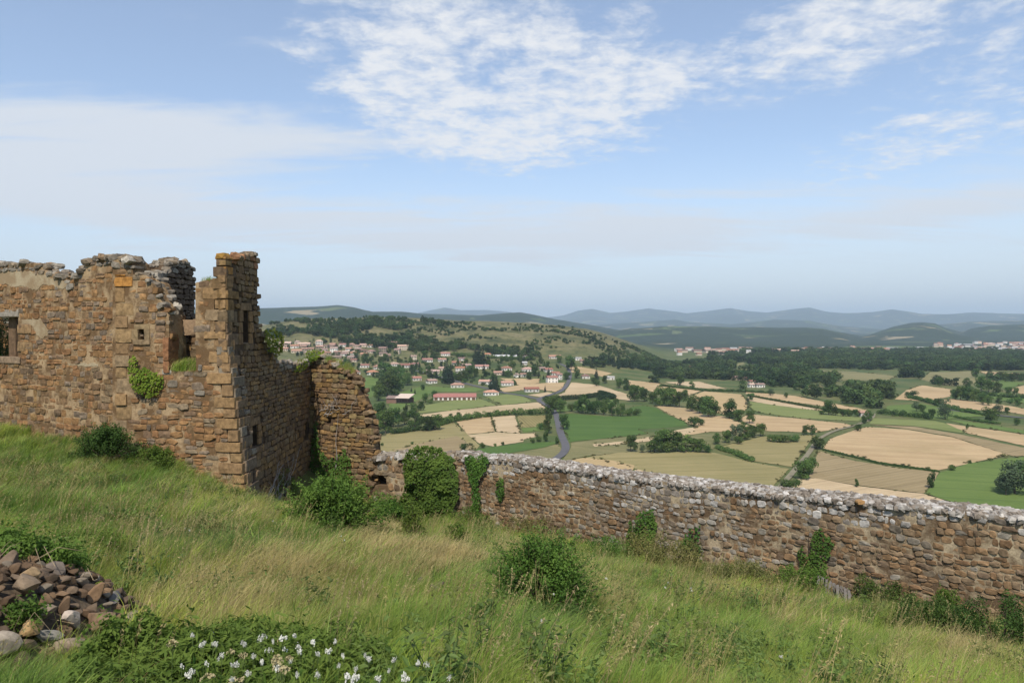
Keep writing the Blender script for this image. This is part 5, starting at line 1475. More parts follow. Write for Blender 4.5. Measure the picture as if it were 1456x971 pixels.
for a in [(405, 491, 15, 'p', 'c', 1, False, .1, .6, O), (422, 489, 8, 'p', 'c', 1, True, .3, .8, O), (403, 499, 13, 'o', 'c', 1, False, -.1, .6, O), (418, 495, 11, 'o', 'w', 1, False, .2, .7, O), (432, 492, 16, 'p', 'c', 1, False, .05, .5, O), (423, 502, 18, 'o', 'c', 1, False, .05, .5, O), (440, 499, 10, 'o', 'c', 1, False, .3, .7, O), (453, 491, 10, 'p', 'w', 2, True, .2, .7, O),
          (474, 501.5, 10, 'p', 'w', 2, False, .1, .8, O), (487, 493, 10, 'r', 'w', 1, False, -.2, .7, O), (463, 505, 13, 'b', 's', 1, False, .2, .6, O), (495, 499, 9, 'o', 'w', 1, False, .2, .8, O), (491, 503.5, 9, 'p', 'c', 1, False, .1, .7, O), (502.5, 503.5, 7, 'p', 'w', 1, True, .4, .9, O), (507, 495, 9, 'b', 'c', 1, False, -.2, .7, O), (517, 493.5, 11, 'o', 'c', 1, False, .1, .7, O), (528, 494, 11, 'o', 'w', 1, False, .2, .7, O), (516, 501, 8, 'b', 's', 1, False, .5, .7, O),
          (477, 511, 13, 'b', 's', 1, False, .4, .7, O), (499, 511, 10, 'b', 's', 1, False, -.3, .7, O), (492, 517, 12, 'r', 's', 1, False, .2, .7, O), (503, 515, 9, 'r', 'c', 1, False, -.2, .7, O), (516, 523, 16, 'r', 'w', 1, False, .1, .5, Mi), (503.5, 532.5, 14, 'o', 'w', 1, True, .35, .8, Lo), (528.5, 533, 16, 'o', 'w', 1, True, .2, .75, Lo), (537, 525, 14, 'o', 'w', 1, True, .3, .8, Lo),
          (544, 495, 14, 'r', 's', 1, False, .1, .5, O), (559, 493, 14, 'r', 's', 2, False, -.1, .5, O), (572.5, 498, 15, 'p', 'c', 2, False, .1, .5, O), (544, 506, 11, 'b', 'c', 1, False, .3, .7, O), (551, 508, 8, 'b', 's', 1, False, .1, .7, O),
          (560, 521, 14, 'p', 'w', 1, True, .2, .7, Mi), (577, 523, 19, 'r', 'w', 1, False, .15, .6, Mi), (590, 521, 9, 'r', 'w', 1, False, .1, .8, Mi), (588, 513, 8, 'p', 'c', 2, False, .1, .8, Mi), (607, 515, 14, 'r', 'w', 1, False, .25, .7, Mi), (563, 532, 10, 'b', 'c', 1, False, .2, .7, Lo),
          (633, 506, 13, 'r', 'w', 1, False, .1, .7, Up), (628, 514.5, 11, 'o', 'w', 1, False, .3, .7, Mi), (648, 519, 11, 'r', 'w', 1, False, .1, .7, Mi), (656, 513, 9, 'r', 'w', 1, False, .2, .7, Mi), (663, 523, 12, 'o', 'w', 1, False, .4, .8, Mi), (654, 530.5, 13, 'o', 'w', 2, False, .1, .7, Mi), (615, 531.5, 18, 'o', 'c', 1, False, .15, .5, Mi), (628, 527, 9, 'o', 'c', 1, False, .2, .8, Mi),
          (592, 541.5, 12, 'r', 'w', 1, False, .3, .8, Lo), (613, 545.5, 13, 'o', 'w', 1, False, .55, .8, Lo), (650, 551.5, 19, 'o', 'w', 1, True, .1, .6, Lo), (692, 507, 9, 'o', 'w', 1, False, .4, .8, Up), (749, 508.5, 12, 'r', 'w', 1, True, .1, .8, Up), (789, 510, 17, 'o', 'w', 1, False, .15, .5, Up),
          (685, 524.5, 19, 'r', 'w', 1, False, .1, .5, Mi), (720, 527, 15, 'o', 'w', 1, True, .1, .7, Mi), (708, 533.5, 12, 'o', 'c', 1, False, .1, .7, Mi), (746, 519, 6, 'g', 'w', 1, False, .1, .9, Mi), (750, 528.5, 16, 'o', 'w', 1, True, .15, .7, Ea), (734.5, 536.5, 8, 'p', 'w', 1, False, 1.4, .9, Ea), (746, 536, 12, 'o', 'w', 1, False, .1, .6, Ea), (771, 527, 8, 'b', 'c', 1, False, .2, .8, Ea), (780, 529, 11, 'r', 'w', 1, False, .3, .8, Ea), (790, 534, 11, 'r', 'w', 1, False, .2, .7, Ea), (785, 544.5, 15, 'r', 'w', 2, False, .25, .7, Ea), (795, 540, 8, 'r', 'w', 2, False, .2, .8, Ea),
          (690, 546.5, 17, 'o', 'w', 1, False, -.3, .6, Lo), (721, 548.5, 17, 'o', 'w', 1, False, .15, .6, Ea), (698, 562.5, 20, 'o', 'w', 1, True, .25, .6, Lo), (756, 557.5, 20, 'r', 'w', 1, False, .2, .5, Ea), (821, 512.5, 11, 'g', 'w', 1, False, .1, .5, Up), (829, 516, 8, 'r', 'c', 1, False, .2, .7, Up), (833, 538.5, 11, 'r', 'w', 1, True, .1, .8, Ea), (868, 540, 11, 'g', 'w', 1, False, .2, .4, Ea),
          (987, 525, 12, 'r', 'c', 1, False, .2, .6, ' in the hamlet'), (976, 524, 5, 'g', 'w', 1, False, .2, .8, ' in the hamlet'), (1045, 540, 13, 'r', 's', 1, False, .3, .5, ' in the hamlet'), (1057, 541, 11, 'r', 's', 1, False, -.2, .6, ' in the hamlet'), (1070, 546, 10, 'r', 'c', 1, False, .3, .6, ' in the hamlet'), (1081, 551, 13, 'o', 'w', 1, False, .3, .6, ' in the hamlet'), (1069, 551, 6, 'p', 'w', 1, False, .3, .8, ' in the hamlet'),
          (1229, 593, 10, 'o', 'w', 1, False, .2, .7, ' beside the track')]:
    house(*a)
house(718, 510, 33, 'g', 'w', 1, False, .05, .3, ' above the village')
oldv = [(392, 489), (470, 488), (548, 490), (584, 498), (560, 506), (524, 512), (500, 520), (470, 514), (420, 505), (392, 501)]
rv_ = random.Random(9)
HP0 = [(o.location.x, o.location.y) for o in bpy.data.objects if o.get('category') == 'house']
nn = 0
while nn < 22:
    px, py = rv_.uniform(392, 584), rv_.uniform(488, 520)
    if not in_poly(px, py, oldv): continue
    x, y = hit(px, py)
    if min(math.hypot(a - x, (b - y) * .8) for a, b in HP0) < 9.5: continue
    house(px, py, rv_.uniform(6.5, 11), rv_.choice('orbobo'), rv_.choice('ccsws'), rv_.choice((1, 1, 2)), rv_.random() < .2, rv_.uniform(-.6, .6), rv_.uniform(.6, .85), O)
    HP0.append((x, y)); nn += 1
# open barn with a pale sheet roof
bx_, by_ = hit(567, 574); zz = hz_at(bx_, by_)
barn = props(empty('open_barn', (bx_, by_ + 8, zz), -0.25), 'open-sided brown barn with pale sheet roof beside the green meadow', 'barn')
bw = 34 * by_ / F
V, Q = join([box_np(-bw / 2, -bw * .06, -6, 6, -2, 4.2), box_np(-bw * .06, bw / 2, 5.6, 6, -2, 4.6)])
obj('wall', mesh_np('wall', V, Q), simple('rusty_boards', (0.20, 0.115, 0.08), 1, 0.3), barn)
obj('roof', mesh_np('roof', np.array([(-bw * .12, -6.5, 4.5), (bw * .53, -6.5, 4.5), (bw * .53, 6.5, 7.2), (-bw * .12, 6.5, 7.2), (-bw * .12, -6.5, 4.75), (bw * .53, -6.5, 4.75), (bw * .53, 6.5, 7.45), (-bw * .12, 6.5, 7.45)]), np.array([(0, 3, 2, 1), (4, 5, 6, 7), (0, 1, 5, 4), (1, 2, 6, 5), (2, 3, 7, 6), (3, 0, 4, 7)])), simple('pale_sheet_roof', (0.56, 0.44, 0.36), 0.8, 0.1), barn)
obj('side_roof', mesh_np('side_roof', *house_roof(bw * .44, 12.5, 4.2, 1.7, False)), M_TB, barn).location = (-bw * .285, 0, 0.03)
for i in range(5):
    xx = -bw * .04 + (bw * .5) * i / 4
    obj('post', mesh_np('post', *box_np(xx - .15, xx + .15, -6.2, -5.9, -2, 4.55)), M_BARK, barn)
# long farm shed
bx_, by_ = hit(646, 569); zz = hz_at(bx_, by_)
bw = 60 * by_ / F
shed = props(empty('farm_shed', (bx_, by_ + 7, zz), 0.06), 'very long low white shed with worn red brown roof at the field edge', 'shed')
obj('wall', mesh_np('wall', *house_walls(bw, 13, 2.8, 2.6, False)), M_WHITE, shed)
obj('roof', mesh_np('roof', *house_roof(bw, 13, 2.8, 2.6, False)), tile_mat('worn_red_sheets', (0.30, 0.135, 0.11)), shed)
for i in range(9):
    q = bpy.data.objects.new('door', DOOR_ME); COL.objects.link(q); q.parent = shed; q.location = (-bw / 2 + bw * (i + .5) / 9, -6.5, 1.2); q.scale = (2.2 if i % 2 else 3.0, .12, 2.2)
# village garden trees
r_ = np.random.default_rng(77)
vill = [(392, 500), (470, 508), (500, 528), (545, 540), (600, 536), (620, 545), (680, 546), (715, 556), (770, 548), (800, 520), (770, 512), (640, 506), (560, 498), (480, 487), (400, 483)]
HP = [(o.location.x, o.location.y) for o in bpy.data.objects if o.get('category') in ('house', 'barn', 'shed')]
HP = np.array(HP); n = 0
while n < 140:
    px, py = r_.uniform(385, 830), r_.uniform(486, 566)
    if not in_poly(px, py, vill): continue
    x, y = hit(px, py)
    if np.hypot(HP[:, 0] - x, (HP[:, 1] - y)).min() < 11: continue
    if any(in_poly(x, y, w_) for w_ in WXY): continue
    if ((np.abs(HP[:, 0] - x) < 8) & (HP[:, 1] > y) & (HP[:, 1] < y + 24)).any() and r_.random() < .8: continue
    kd = r_.choice(['oak', 'slim', 'conifer', 'shrub', 'oak'])
    tree(px, py, r_.uniform(5, 11) * F / y * (0.6 if kd == 'shrub' else 1), kd, 1.0, 'among the village gardens', 'garden_tree' if kd != 'shrub' else 'garden_bush'); n += 1
for px, py, h in [(676, 519, 28), (681, 521, 32), (687, 520, 28), (636, 546, 38), (641, 547, 30), (632, 545, 30), (701, 556, 26), (706, 558, 28), (697, 556, 20), (858, 519, 17), (866, 520, 19), (873, 522, 18), (880, 525, 17), (775, 558, 11), (640, 541, 26)]:
    tree(px, py, h, 'conifer', .85, 'in a dark village clump', 'conifer_tree')
for px, py, h, k_ in [(668, 538, 20, 'oak'), (660, 541, 17, 'oak'), (652, 541, 14, 'oak'), (548, 536, 26, 'oak'), (556, 545, 26, 'oak'), (570, 545, 24, 'oak'), (580, 548, 20, 'oak'), (760, 535, 16, 'oak'), (752, 540, 13, 'oak'), (722, 536, 12, 'oak'), (806, 540, 14, 'oak'), (812, 527, 22, 'oak'), (820, 538, 20, 'slim'), (848, 540, 18, 'conifer'), (860, 545, 12, 'oak'), (845, 545, 10, 'shrub'), (810, 522, 18, 'oak'), (795, 516, 14, 'oak')]:
    tree(px, py, h, k_, 1.0, 'shading the village houses', 'garden_tree')
# far town: small pale buildings along the valley floor and the foot of the hills
r_ = np.random.default_rng(5)
FAR_ME = []
for wm, rm in ((M_WHITE, M_TO), (M_CREAM, M_TP), (M_WHITE, M_TG), (M_CREAM, M_TR)):
    (V1, F1), (V2, F2) = house_walls(1.0, .6, .42, .14, False), house_roof(1.0, .6, .42, .14, False, .04, .03)
    me = mesh_np('far_house', np.concatenate([V1 * (1, 1, 1), V2]), F1 + [f + len(V1) for f in F2]); me.vertices.foreach_get
    me.materials.append(wm); me.materials.append(rm)
    nf1 = sum(len(f) for f in F1); mi = np.zeros(len(me.polygons), np.int32); mi[nf1:] = 1; me.polygons.foreach_set('material_index', mi)
    FAR_ME.append(me)
spots = [(r_.uniform(1330, 1470), r_.uniform(488, 501)) for _ in range(70)] + [(r_.uniform(1170, 1330), r_.uniform(496, 501)) for _ in range(22)] + [(r_.uniform(1055, 1180), r_.uniform(497, 503)) for _ in range(18)] + [(r_.uniform(960, 1050), r_.uniform(498, 506)) for _ in range(16)]
for px, py in spots:
    x, y = hit(px, py); i = int(r_.integers(4))
    o = bpy.data.objects.new('town_building', FAR_ME[i]); COL.objects.link(o)
    s_ = r_.uniform(11, 22) * (1.5 if r_.random() < .2 else 1)
    o.location = (x, y, hz_at(x, y)); o.scale = (s_, s_, r_.uniform(9, 17)); o.rotation_euler = (0, 0, r_.uniform(-.5, .5))
    lab = ['white town house with orange roof far down the valley', 'cream town house with pinkish roof far down the valley', 'white flat grey-roofed building far down the valley', 'cream town house with red roof far down the valley'][i]
    props(o, lab, 'house', lab)
# ================================================================== FOREGROUND PLANTS AND STONES
def fhit(px, py, lift=0.0, near=4.0, far=45.0):
    a, b = ray(px, py); d = np.linspace(near, far, 500)
    dz = b * d - (turf(a * d, d) + lift)
    i = int(np.argmax(dz <= 0)) if (dz <= 0).any() else 499
    return a * d[i], d[i]
# ---- grass
r_ = np.random.default_rng(21)
def clump(seed, nb, rad, hgt, wid, lean, segs=4, spread=0.35):
    q = np.random.default_rng(seed); Vs, Qs, Ts, b = [], [], [], 0
    for _ in range(nb):
        x, y = q.normal(0, rad, 2); h = hgt * q.uniform(0.45, 1.15); w_ = wid * q.uniform(0.7, 1.3)
        l = np.array([lean + q.normal(0, spread), q.normal(0.0, spread)]) * h
        th = q.uniform(0, 3.14); sd = np.array([math.cos(th), math.sin(th), 0]) * w_ / 2
        for i in range(segs + 1):
            t = i / segs
            c = np.array([x + l[0] * t ** 2.0, y + l[1] * t ** 2.0, h * (t - 0.22 * t ** 3 * (abs(lean) + .5))])
            k_ = (1 - t) ** 0.6
            if i < segs: Vs += [c - sd * k_, c + sd * k_]
            else: Vs += [c]
        for i in range(segs - 1): Qs.append((b + 2 * i, b + 2 * i + 1, b + 2 * i + 3, b + 2 * i + 2))
        Ts.append((b + 2 * segs - 2, b + 2 * segs - 1, b + 2 * segs)); b += 2 * segs + 1
    return np.array(Vs), [np.array(Qs), np.array(Ts)]
m, k = new_mat('grass_blades')
at = k.node('ShaderNodeAttribute', attribute_name='tint', attribute_type='INSTANCER')
oi = k.node('ShaderNodeObjectInfo')
tcg = k.node('ShaderNodeTexCoord'); sg = k.node('ShaderNodeSeparateXYZ'); k.put(sg.inputs[0], tcg.outputs['Object'])
f = k.mapr(oi.outputs['Random'], 0, 1, 0.75, 1.25)
cc = k.node('ShaderNodeCombineXYZ')
for i in range(3): k.put(cc.inputs[i], f)
col = k.mix(1.0, at.outputs['Color'], cc.outputs[0], 'MULTIPLY')
col = k.mix(k.mapr(sg.outputs[2], 0.18, 0.55, 0.0, 0.5), col, k.mix(0.6, col, (0.30, 0.26, 0.11)))     # seed heads and drying tips
M_GRASS = finish(m, k, col, 0.6, trans=0.42, spec=0.25)
def gforms(base, n, *a):
    R = []
    for i in range(n):
        me = mesh_np('grass_tuft', *clump(base + i, *a)); me.materials.append(M_GRASS); R.append(me)
    return R
G_NEAR = gforms(900, 9, 30, 0.075, 0.58, 0.0075, 0.45, 5, 0.34)
G_FAR = gforms(950, 9, 22, 0.11, 0.56, 0.014, 0.45, 4, 0.34)
GREEN = np.array((2.25, 2.35, 1.5)) * np.array([(0.095, 0.138, 0.028), (0.125, 0.165, 0.038), (0.075, 0.118, 0.026), (0.150, 0.175, 0.045), (0.112, 0.145, 0.052)])
STRAW = 1.5 * np.array([(0.36, 0.285, 0.125), (0.30, 0.255, 0.105), (0.40, 0.31, 0.16), (0.27, 0.235, 0.085)])
RUST = 1.4 * np.array([(0.24, 0.155, 0.06), (0.20, 0.15, 0.05)])
DEEP = 1.7 * np.array([(0.045, 0.090, 0.018), (0.055, 0.10, 0.022)])
# patches seen in the photo: (pixel x, y, rx, ry, weight)
P_STRAW = [(330, 855, 120, 42, .85), (400, 835, 70, 30, .6), (250, 870, 60, 30, .4), (520, 765, 50, 26, .75), (560, 790, 80, 22, .6), (620, 800, 60, 26, .8), (590, 815, 70, 18, .5), (450, 830, 60, 22, .45), (850, 850, 50, 40, .45), (1000, 845, 30, 20, .3), (1380, 930, 60, 34, .75), (1110, 880, 30, 26, .3),
           (80, 680, 80, 26, .25), (350, 745, 60, 18, .3), (1280, 950, 60, 24, .35), (150, 650, 80, 20, .25), (860, 800, 40, 18, .3), (720, 790, 60, 20, .35), (450, 870, 60, 30, .3)]
P_RUST = [(170, 740, 50, 20, .5), (420, 800, 60, 16, .35), (1000, 820, 80, 20, .35), (500, 820, 70, 14, .4), (930, 935, 50, 12, .4), (120, 690, 60, 18, .2), (1050, 850, 60, 20, .3)]
P_DEEP = [(250, 780, 110, 24, .7), (100, 770, 80, 30, .6), (200, 710, 90, 24, .45), (1260, 865, 80, 22, .5), (960, 815, 90, 20, .5), (330, 735, 90, 20, .4), (300, 800, 90, 14, .6), (30, 660, 60, 30, .4), (580, 770, 60, 20, .3), (1180, 870, 60, 16, .4)]
def pw(px, py, L):
    s_ = np.zeros(len(px))
    for (x, y, a, b, w_) in L: s_ = np.maximum(s_, w_ * np.exp(-(((px - x) / a) ** 2 + ((py - y) / b) ** 2)))
    return s_
def grass_field(name, n_per_m2, dmin, dmax, forms, seed):
    q = np.random.default_rng(seed)
    A_ = 0.74 * (dmax ** 2 - dmin ** 2) * 1.0
    n = int(A_ * n_per_m2)
    d = np.sqrt(q.uniform(dmin ** 2, dmax ** 2, n)); u = q.uniform(-0.76, 0.76, n)
    X, Y = u * d, d
    back = -((X - RA.x) * RN.x + (Y - RA.y) * RN.y)
    ok = (back < -0.05) | ((X < RA.x - .5) & (Y < 40))
    def infront(w_, u0, u1, m_=0.0):
        uu = (X - w_.O.x) * w_.U.x + (Y - w_.O.y) * w_.U.y; nn = (X - w_.O.x) * w_.N.x + (Y - w_.O.y) * w_.N.y
        return (uu < u0) | (uu > u1) | (nn > m_)
    ok &= infront(WA, -12, 7.6, 0.02) & infront(WT, 0, 5.2, 0.02) & infront(WC, -1, 3.9, 0.0) & infront(WL, 0, 4.6, 0.0)
    ok &= ~((X < -8.9) & (X > -13.4) & (Y > 25.2)) & ~((X < -9.3) & (X > -19.5) & (Y > 29.3))
    e = ((X - PILE[0]) / PILE[2]) ** 2 + ((Y - PILE[1]) / PILE[3]) ** 2
    ok &= e > 0.92 + 0.25 * q.random(n)
    ppx = CX + F * X / Y
    ok &= ~((ppx > 190) & (ppx < 560) & (Y < 7.6) & (q.random(n) < .72))
    ok &= ~((ppx > 1146) & (ppx < 1246) & (back > -1.7))
    X, Y = X[ok], Y[ok]; Z = turf(X, Y); n = len(X)
    px = CX + F * X / Y; py = HY - F * Z / Y - 14 * 10 / Y
    nz = fbm(X * 0.8, Y * 0.8, 4); nz2 = fbm(X * 0.25 + 9, Y * 0.25, 3); nz3 = fbm(X * 2.2 + 4, Y * 2.2, 2)
    ps = pw(px, py, P_STRAW) * (0.75 + 0.9 * nz) * 1.55 + 0.05 + 0.20 * np.clip(nz2, 0, 1)
    pr = pw(px, py, P_RUST) * (0.7 + nz) + 0.02
    pd = pw(px, py, P_DEEP) * (0.9 + 0.6 * nz) + 0.04 + 0.3 * np.clip(-nz2, 0, 1)
    t = GREEN[q.integers(0, len(GREEN), n)] * (1 + 0.45 * nz + 0.25 * nz2)[:, None] * np.column_stack([1 + 0.35 * np.clip(nz2, -1, 1), np.ones(n), np.ones(n)])
    rr = q.random(n)
    t = np.where((rr < pd)[:, None], DEEP[q.integers(0, 2, n)], t)
    rr = q.random(n); t = np.where((rr < pr)[:, None], RUST[q.integers(0, 2, n)], t)
    rr = q.random(n); t = np.where((rr < ps)[:, None], STRAW[q.integers(0, 4, n)], t)
    h = (0.78 + 0.45 * nz + 0.25 * nz3) * q.uniform(0.75, 1.2, n) * (1 + 0.35 * pw(px, py, P_STRAW)) * (1 - 0.15 * smooth01((10 - Y) / 5))
    h = np.clip(h, 0.35, 1.5)
    rz = q.normal(0.15, 0.55, n) + 0.7 * nz2
    tl = q.normal(0, 0.10, (n, 2))
    return scatter(name, np.column_stack([X, Y, Z - 0.02]), np.column_stack([tl, rz]), np.column_stack([h * .95, h * .95, h]), t, forms)
grass_field('meadow_grass', 105, 4.3, 13.5, G_NEAR, 31)
grass_field('hill_grass', 52, 13.2, 37.0, G_FAR, 32)
def stalk(seed):
    g_ = np.random.default_rng(seed); parts = []
    for _ in range(5):
        x, y = g_.normal(0, .10, 2); h = g_.uniform(.6, 1.0); lx, ly = g_.normal(.22, .12), g_.normal(0, .12)
        ps = [np.array((x + lx * t * t * h, y + ly * t * t * h, h * t)) for t in (0, .35, .7, 1)]
        V, Q = tube(ps, .0028, .0016, 3); parts.append((V, Q))
        m_ = 14; tt = g_.uniform(.80, 1.03, (m_, 1)); pp = np.array((x, y, 0)) + np.hstack([lx * tt ** 2 * h, ly * tt ** 2 * h, h * tt]) + g_.normal(0, .008, (m_, 3))
        parts.append(leaf_quads(pp, g_.normal(0, 1, (m_, 3)), np.full(m_, .035), .3, g_))
    return join(parts)
STK = []
for i in range(6):
    me = mesh_np('seed_stalk', *stalk(600 + i)); me.materials.append(M_GRASS); STK.append(me)
q = np.random.default_rng(61); n = 2600
d = np.sqrt(q.uniform(5 ** 2, 30 ** 2, n)); X = q.uniform(-.74, .74, n) * d; Y = d
ok = (((X - RA.x) * RN.x + (Y - RA.y) * RN.y) > .3) & ~((X < -8.5) & (Y > 23)) & (((X - PILE[0]) / PILE[2]) ** 2 + ((Y - PILE[1]) / PILE[3]) ** 2 > 1.1) & (fbm(X * .35, Y * .35, 3) + .5 * q.random(n) > .12)
X, Y = X[ok], Y[ok]; n = len(X); s_ = q.uniform(.6, 1.05, n)
scatter('seed_stalks', np.column_stack([X, Y, turf(X, Y)]), np.column_stack([q.normal(0, .12, (n, 2)), q.normal(.1, .6, n)]), np.column_stack([s_, s_, s_]), STRAW[q.integers(0, 4, n)] * q.uniform(.7, 1.15, (n, 1)), STK)
def weed(seed):
    g_ = np.random.default_rng(seed); parts = []
    for _ in range(5):
        tip = np.array((g_.normal(0, .10), g_.normal(0, .10), g_.uniform(.22, .5))); m_ = 20
        t = g_.uniform(.05, 1, (m_, 1)); pp = tip * t + g_.normal(0, .035, (m_, 3))
        parts.append(leaf_quads(pp, g_.normal(0, .6, (m_, 3)) + (0, 0, 1), g_.uniform(.05, .11, m_) * (1.2 - .6 * t[:, 0]), .42, g_, .2)); parts.append(tube([(0, 0, 0), tip * .5, tip], .004, .002, 3))
    return join(parts)
WD = []
for i in range(6):
    me = mesh_np('meadow_weed', *weed(700 + i)); me.materials.append(M_GRASS); WD.append(me)
q = np.random.default_rng(71); n = 4200
d = np.sqrt(q.uniform(5 ** 2, 31 ** 2, n)); X = q.uniform(-.74, .74, n) * d; Y = d
ok = (((X - RA.x) * RN.x + (Y - RA.y) * RN.y) > .2) & ~((X < -8.5) & (Y > 23.5)) & (((X - PILE[0]) / PILE[2]) ** 2 + ((Y - PILE[1]) / PILE[3]) ** 2 > 1.15) & (fbm(X * .5 + 3, Y * .5, 4) + .12 * q.random(n) > .14)
X, Y = X[ok], Y[ok]; n = len(X); s_ = q.uniform(.8, 1.5, n)
scatter('meadow_weeds', np.column_stack([X, Y, turf(X, Y)]), np.column_stack([q.normal(0, .12, (n, 2)), q.uniform(0, 6.28, n)]), np.column_stack([s_, s_, s_]), np.array([(.085, .15, .03), (.12, .19, .04), (.15, .17, .05), (.06, .11, .025)])[q.integers(0, 4, n)] * 1.25, WD)
# grass on the ledge of the broken doorway and on the wall heads
P_, S_ = [], []
q = np.random.default_rng(8)
for _ in range(170):
    u = q.uniform(*[WT.uz(x, 527)[0] for x in (242, 278)]); p = WT.at(u, WT.uz(260, 527)[1] - 0.02 + q.uniform(-.02, .03), -q.uniform(-0.03, 0.9)); P_.append(p); S_.append(q.uniform(.5, 1.0))
for _ in range(60):
    px, py = q.uniform(462, 497), 0; py = 510 + (px - 462) * .57
    u, z = WC.uz(px, py + 2); P_.append(WC.at(u, z, -q.uniform(0, .5))); S_.append(q.uniform(.35, .8))
for _ in range(16):
    u, z = WT.uz(q.uniform(282, 302), 400); P_.append(WT.at(u, z, -q.uniform(0, .5))); S_.append(q.uniform(.3, .5))
n = len(P_)
scatter('ledge_grass', np.array(P_), np.column_stack([q.normal(0, .1, (n, 2)), q.uniform(-1, 1, n)]), np.column_stack([S_, S_, S_]), np.where(q.random((n, 1)) < .3, STRAW[q.integers(0, 4, n)], GREEN[q.integers(0, 5, n)]), G_FAR)
# ledge shelf under the doorway grass
u0, u1 = WT.uz(241, 527)[0], WT.uz(279, 527)[0]; zl = WT.uz(260, 527)[1]
V, Fs = slab(WT, [(u0 - .1, zl - .5), (u1 + .1, zl - .5), (u1 + .1, zl), (u0 - .1, zl)], [], 3.2, -0.05)
obj('floor_slab', mesh_np('floor_slab', V, Fs), m_turf, castle)

# ---- bushes
M_BUSH = leaf_mat('bush_leaves', (0.052, 0.110, 0.018), (0.155, 0.235, 0.042), 0.35, 1.6, 0.12, 9.0)
M_BUSHY = leaf_mat('yellow_green_leaves', (0.095, 0.160, 0.018), (0.26, 0.30, 0.04), 0.35, 1.6, 0.1, 9.0)
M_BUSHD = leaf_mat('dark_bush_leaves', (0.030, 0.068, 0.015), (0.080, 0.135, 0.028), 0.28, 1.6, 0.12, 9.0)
M_IVY = leaf_mat('ivy_leaves', (0.032, 0.082, 0.016), (0.110, 0.190, 0.032), 0.22, 1.3, 0.1, 8.0)
M_OLIVE = leaf_mat('brownish_scrub_leaves', (0.095, 0.105, 0.030), (0.20, 0.185, 0.06), 0.3, 1.6, 0.12, 9.0)
def bush(px, py, wpx, hpx, label, seed, n=5000, leaf=0.055, mat=M_BUSH, name='bush', aspect=0.5, depth=None, nl=16, fill=0.3, lift=0.0, spiky=0.0):
    q = np.random.default_rng(seed)
    x, y = fhit(px, py) if depth is None else (ray(px, py)[0] * depth, depth)
    z = turf1(x, y) if lift == 0 else lift
    bed = name in ('nettle_bed', 'herb_bed', 'weed_thicket', 'bramble', 'herb_mat')
    if depth is None:
        bk = -((x - RA.x) * RN.x + (y - RA.y) * RN.y)
        if x > RA.x - 4 and bk > -0.45:      # keep it on this side of the rampart
            a_ = ray(px, py)[0]; y = (RN.x * RA.x + RN.y * RA.y + 0.45) / (RN.x * a_ + RN.y); x = a_ * y; z = turf1(x, y)
    s_ = y / F; W = wpx * s_ / 2 * (1.0 if bed else 1.3); H = hpx * s_ * (1.45 if bed and name != 'herb_mat' else 1.0)
    root = props(empty(name, (x, y, z)), label, 'ivy' if 'ivy' in name else ('bush' if 'bush' in name or 'shrub' in name else 'weed'))
    L = []
    for _ in range(nl * 2):
        th = q.uniform(0, 6.28)
        if bed:
            k_ = math.sqrt(q.uniform(0, 1)); t = q.uniform(.25, .75) * (1 - .35 * k_ * k_); ls = q.uniform(.10, .20); wl = W * ls + .05
            gz = turf1(x + W * k_ * math.cos(th), y + min(W, 1.2) * k_ * math.sin(th)) - z if lift == 0 else 0
            L.append((W * k_ * math.cos(th), min(W, 1.2) * k_ * math.sin(th), gz + H * t, wl, wl, H * q.uniform(.15, .3) + .03))
        else:
            t = q.uniform(0.08, 0.90); rr = (1 - max(0, t - .15) / .85) ** .55
            k_ = q.uniform(0.15, 0.95) * rr; ls = q.uniform(.11, .26)
            L.append((W * k_ * math.cos(th), W * .8 * k_ * math.sin(th), H * t, W * ls, W * ls, H * ls * .8 + .03))
    V, Q = cloud(L, int(n * (1.0 if bed else .55)), leaf, aspect, seed, 0.6, 0.3, fill)
    shoots = []
    if not bed:   # arching shoots carrying leaves on both sides: a ragged outline
        Vs = [(V, Q)]; ns = max(24, n // 95); per = max(10, int(n * .75 / ns))
        for _ in range(ns):
            th = q.uniform(0, 6.28); el_ = q.uniform(.15, 1.45); ln = q.uniform(.72, 1.22)
            tip = np.array((W * math.cos(th) * math.cos(el_), W * .85 * math.sin(th) * math.cos(el_), H * (.12 + .88 * math.sin(el_)))) * ln
            a0 = np.array((q.normal(0, W * .15), q.normal(0, W * .15), 0.0)); md_ = a0 * .4 + tip * .55 + (0, 0, H * .12)
            t = np.sqrt(q.uniform(.12, 1, (per, 1))); pp = a0 * (1 - t) ** 2 + 2 * md_ * t * (1 - t) + tip * t ** 2
            pp = pp + q.normal(0, leaf * .8, (per, 3)) * (1.25 - t * .6)
            Vs.append(leaf_quads(pp, q.normal(0, .7, (per, 3)) + (0, 0, 1), leaf * q.uniform(.6, 1.5, per) * (1.15 - .4 * t[:, 0]), aspect, q, .2))
            shoots.append(tube([tuple(a0), tuple(a0 * .25 + md_ * .5 + tip * .25), tuple(tip)], .010, .002, 3))
        V, Q = join(Vs)
    if spiky > 0:   # sprays of leaves standing out of the outline
        Vs = [(V, Q)]
        for _ in range(int(30 + 110 * spiky)):
            l_ = L[q.integers(len(L))]; d_ = q.normal(0, 1, 3); d_[2] = abs(d_[2]) + .4; d_ /= np.linalg.norm(d_)
            a = np.array(l_[:3]) + d_ * np.array(l_[3:]) * .7; b = a + d_ * spiky * q.uniform(.4, 1.5)
            m_ = 22; t = q.random((m_, 1)); pp = a + (b - a) * t + q.normal(0, leaf * .7, (m_, 3))
            Vs.append(leaf_quads(pp, q.normal(0, 1, (m_, 3)) + (0, 0, .8), leaf * q.uniform(.7, 1.3, m_), aspect, q))
        V, Q = join(Vs)
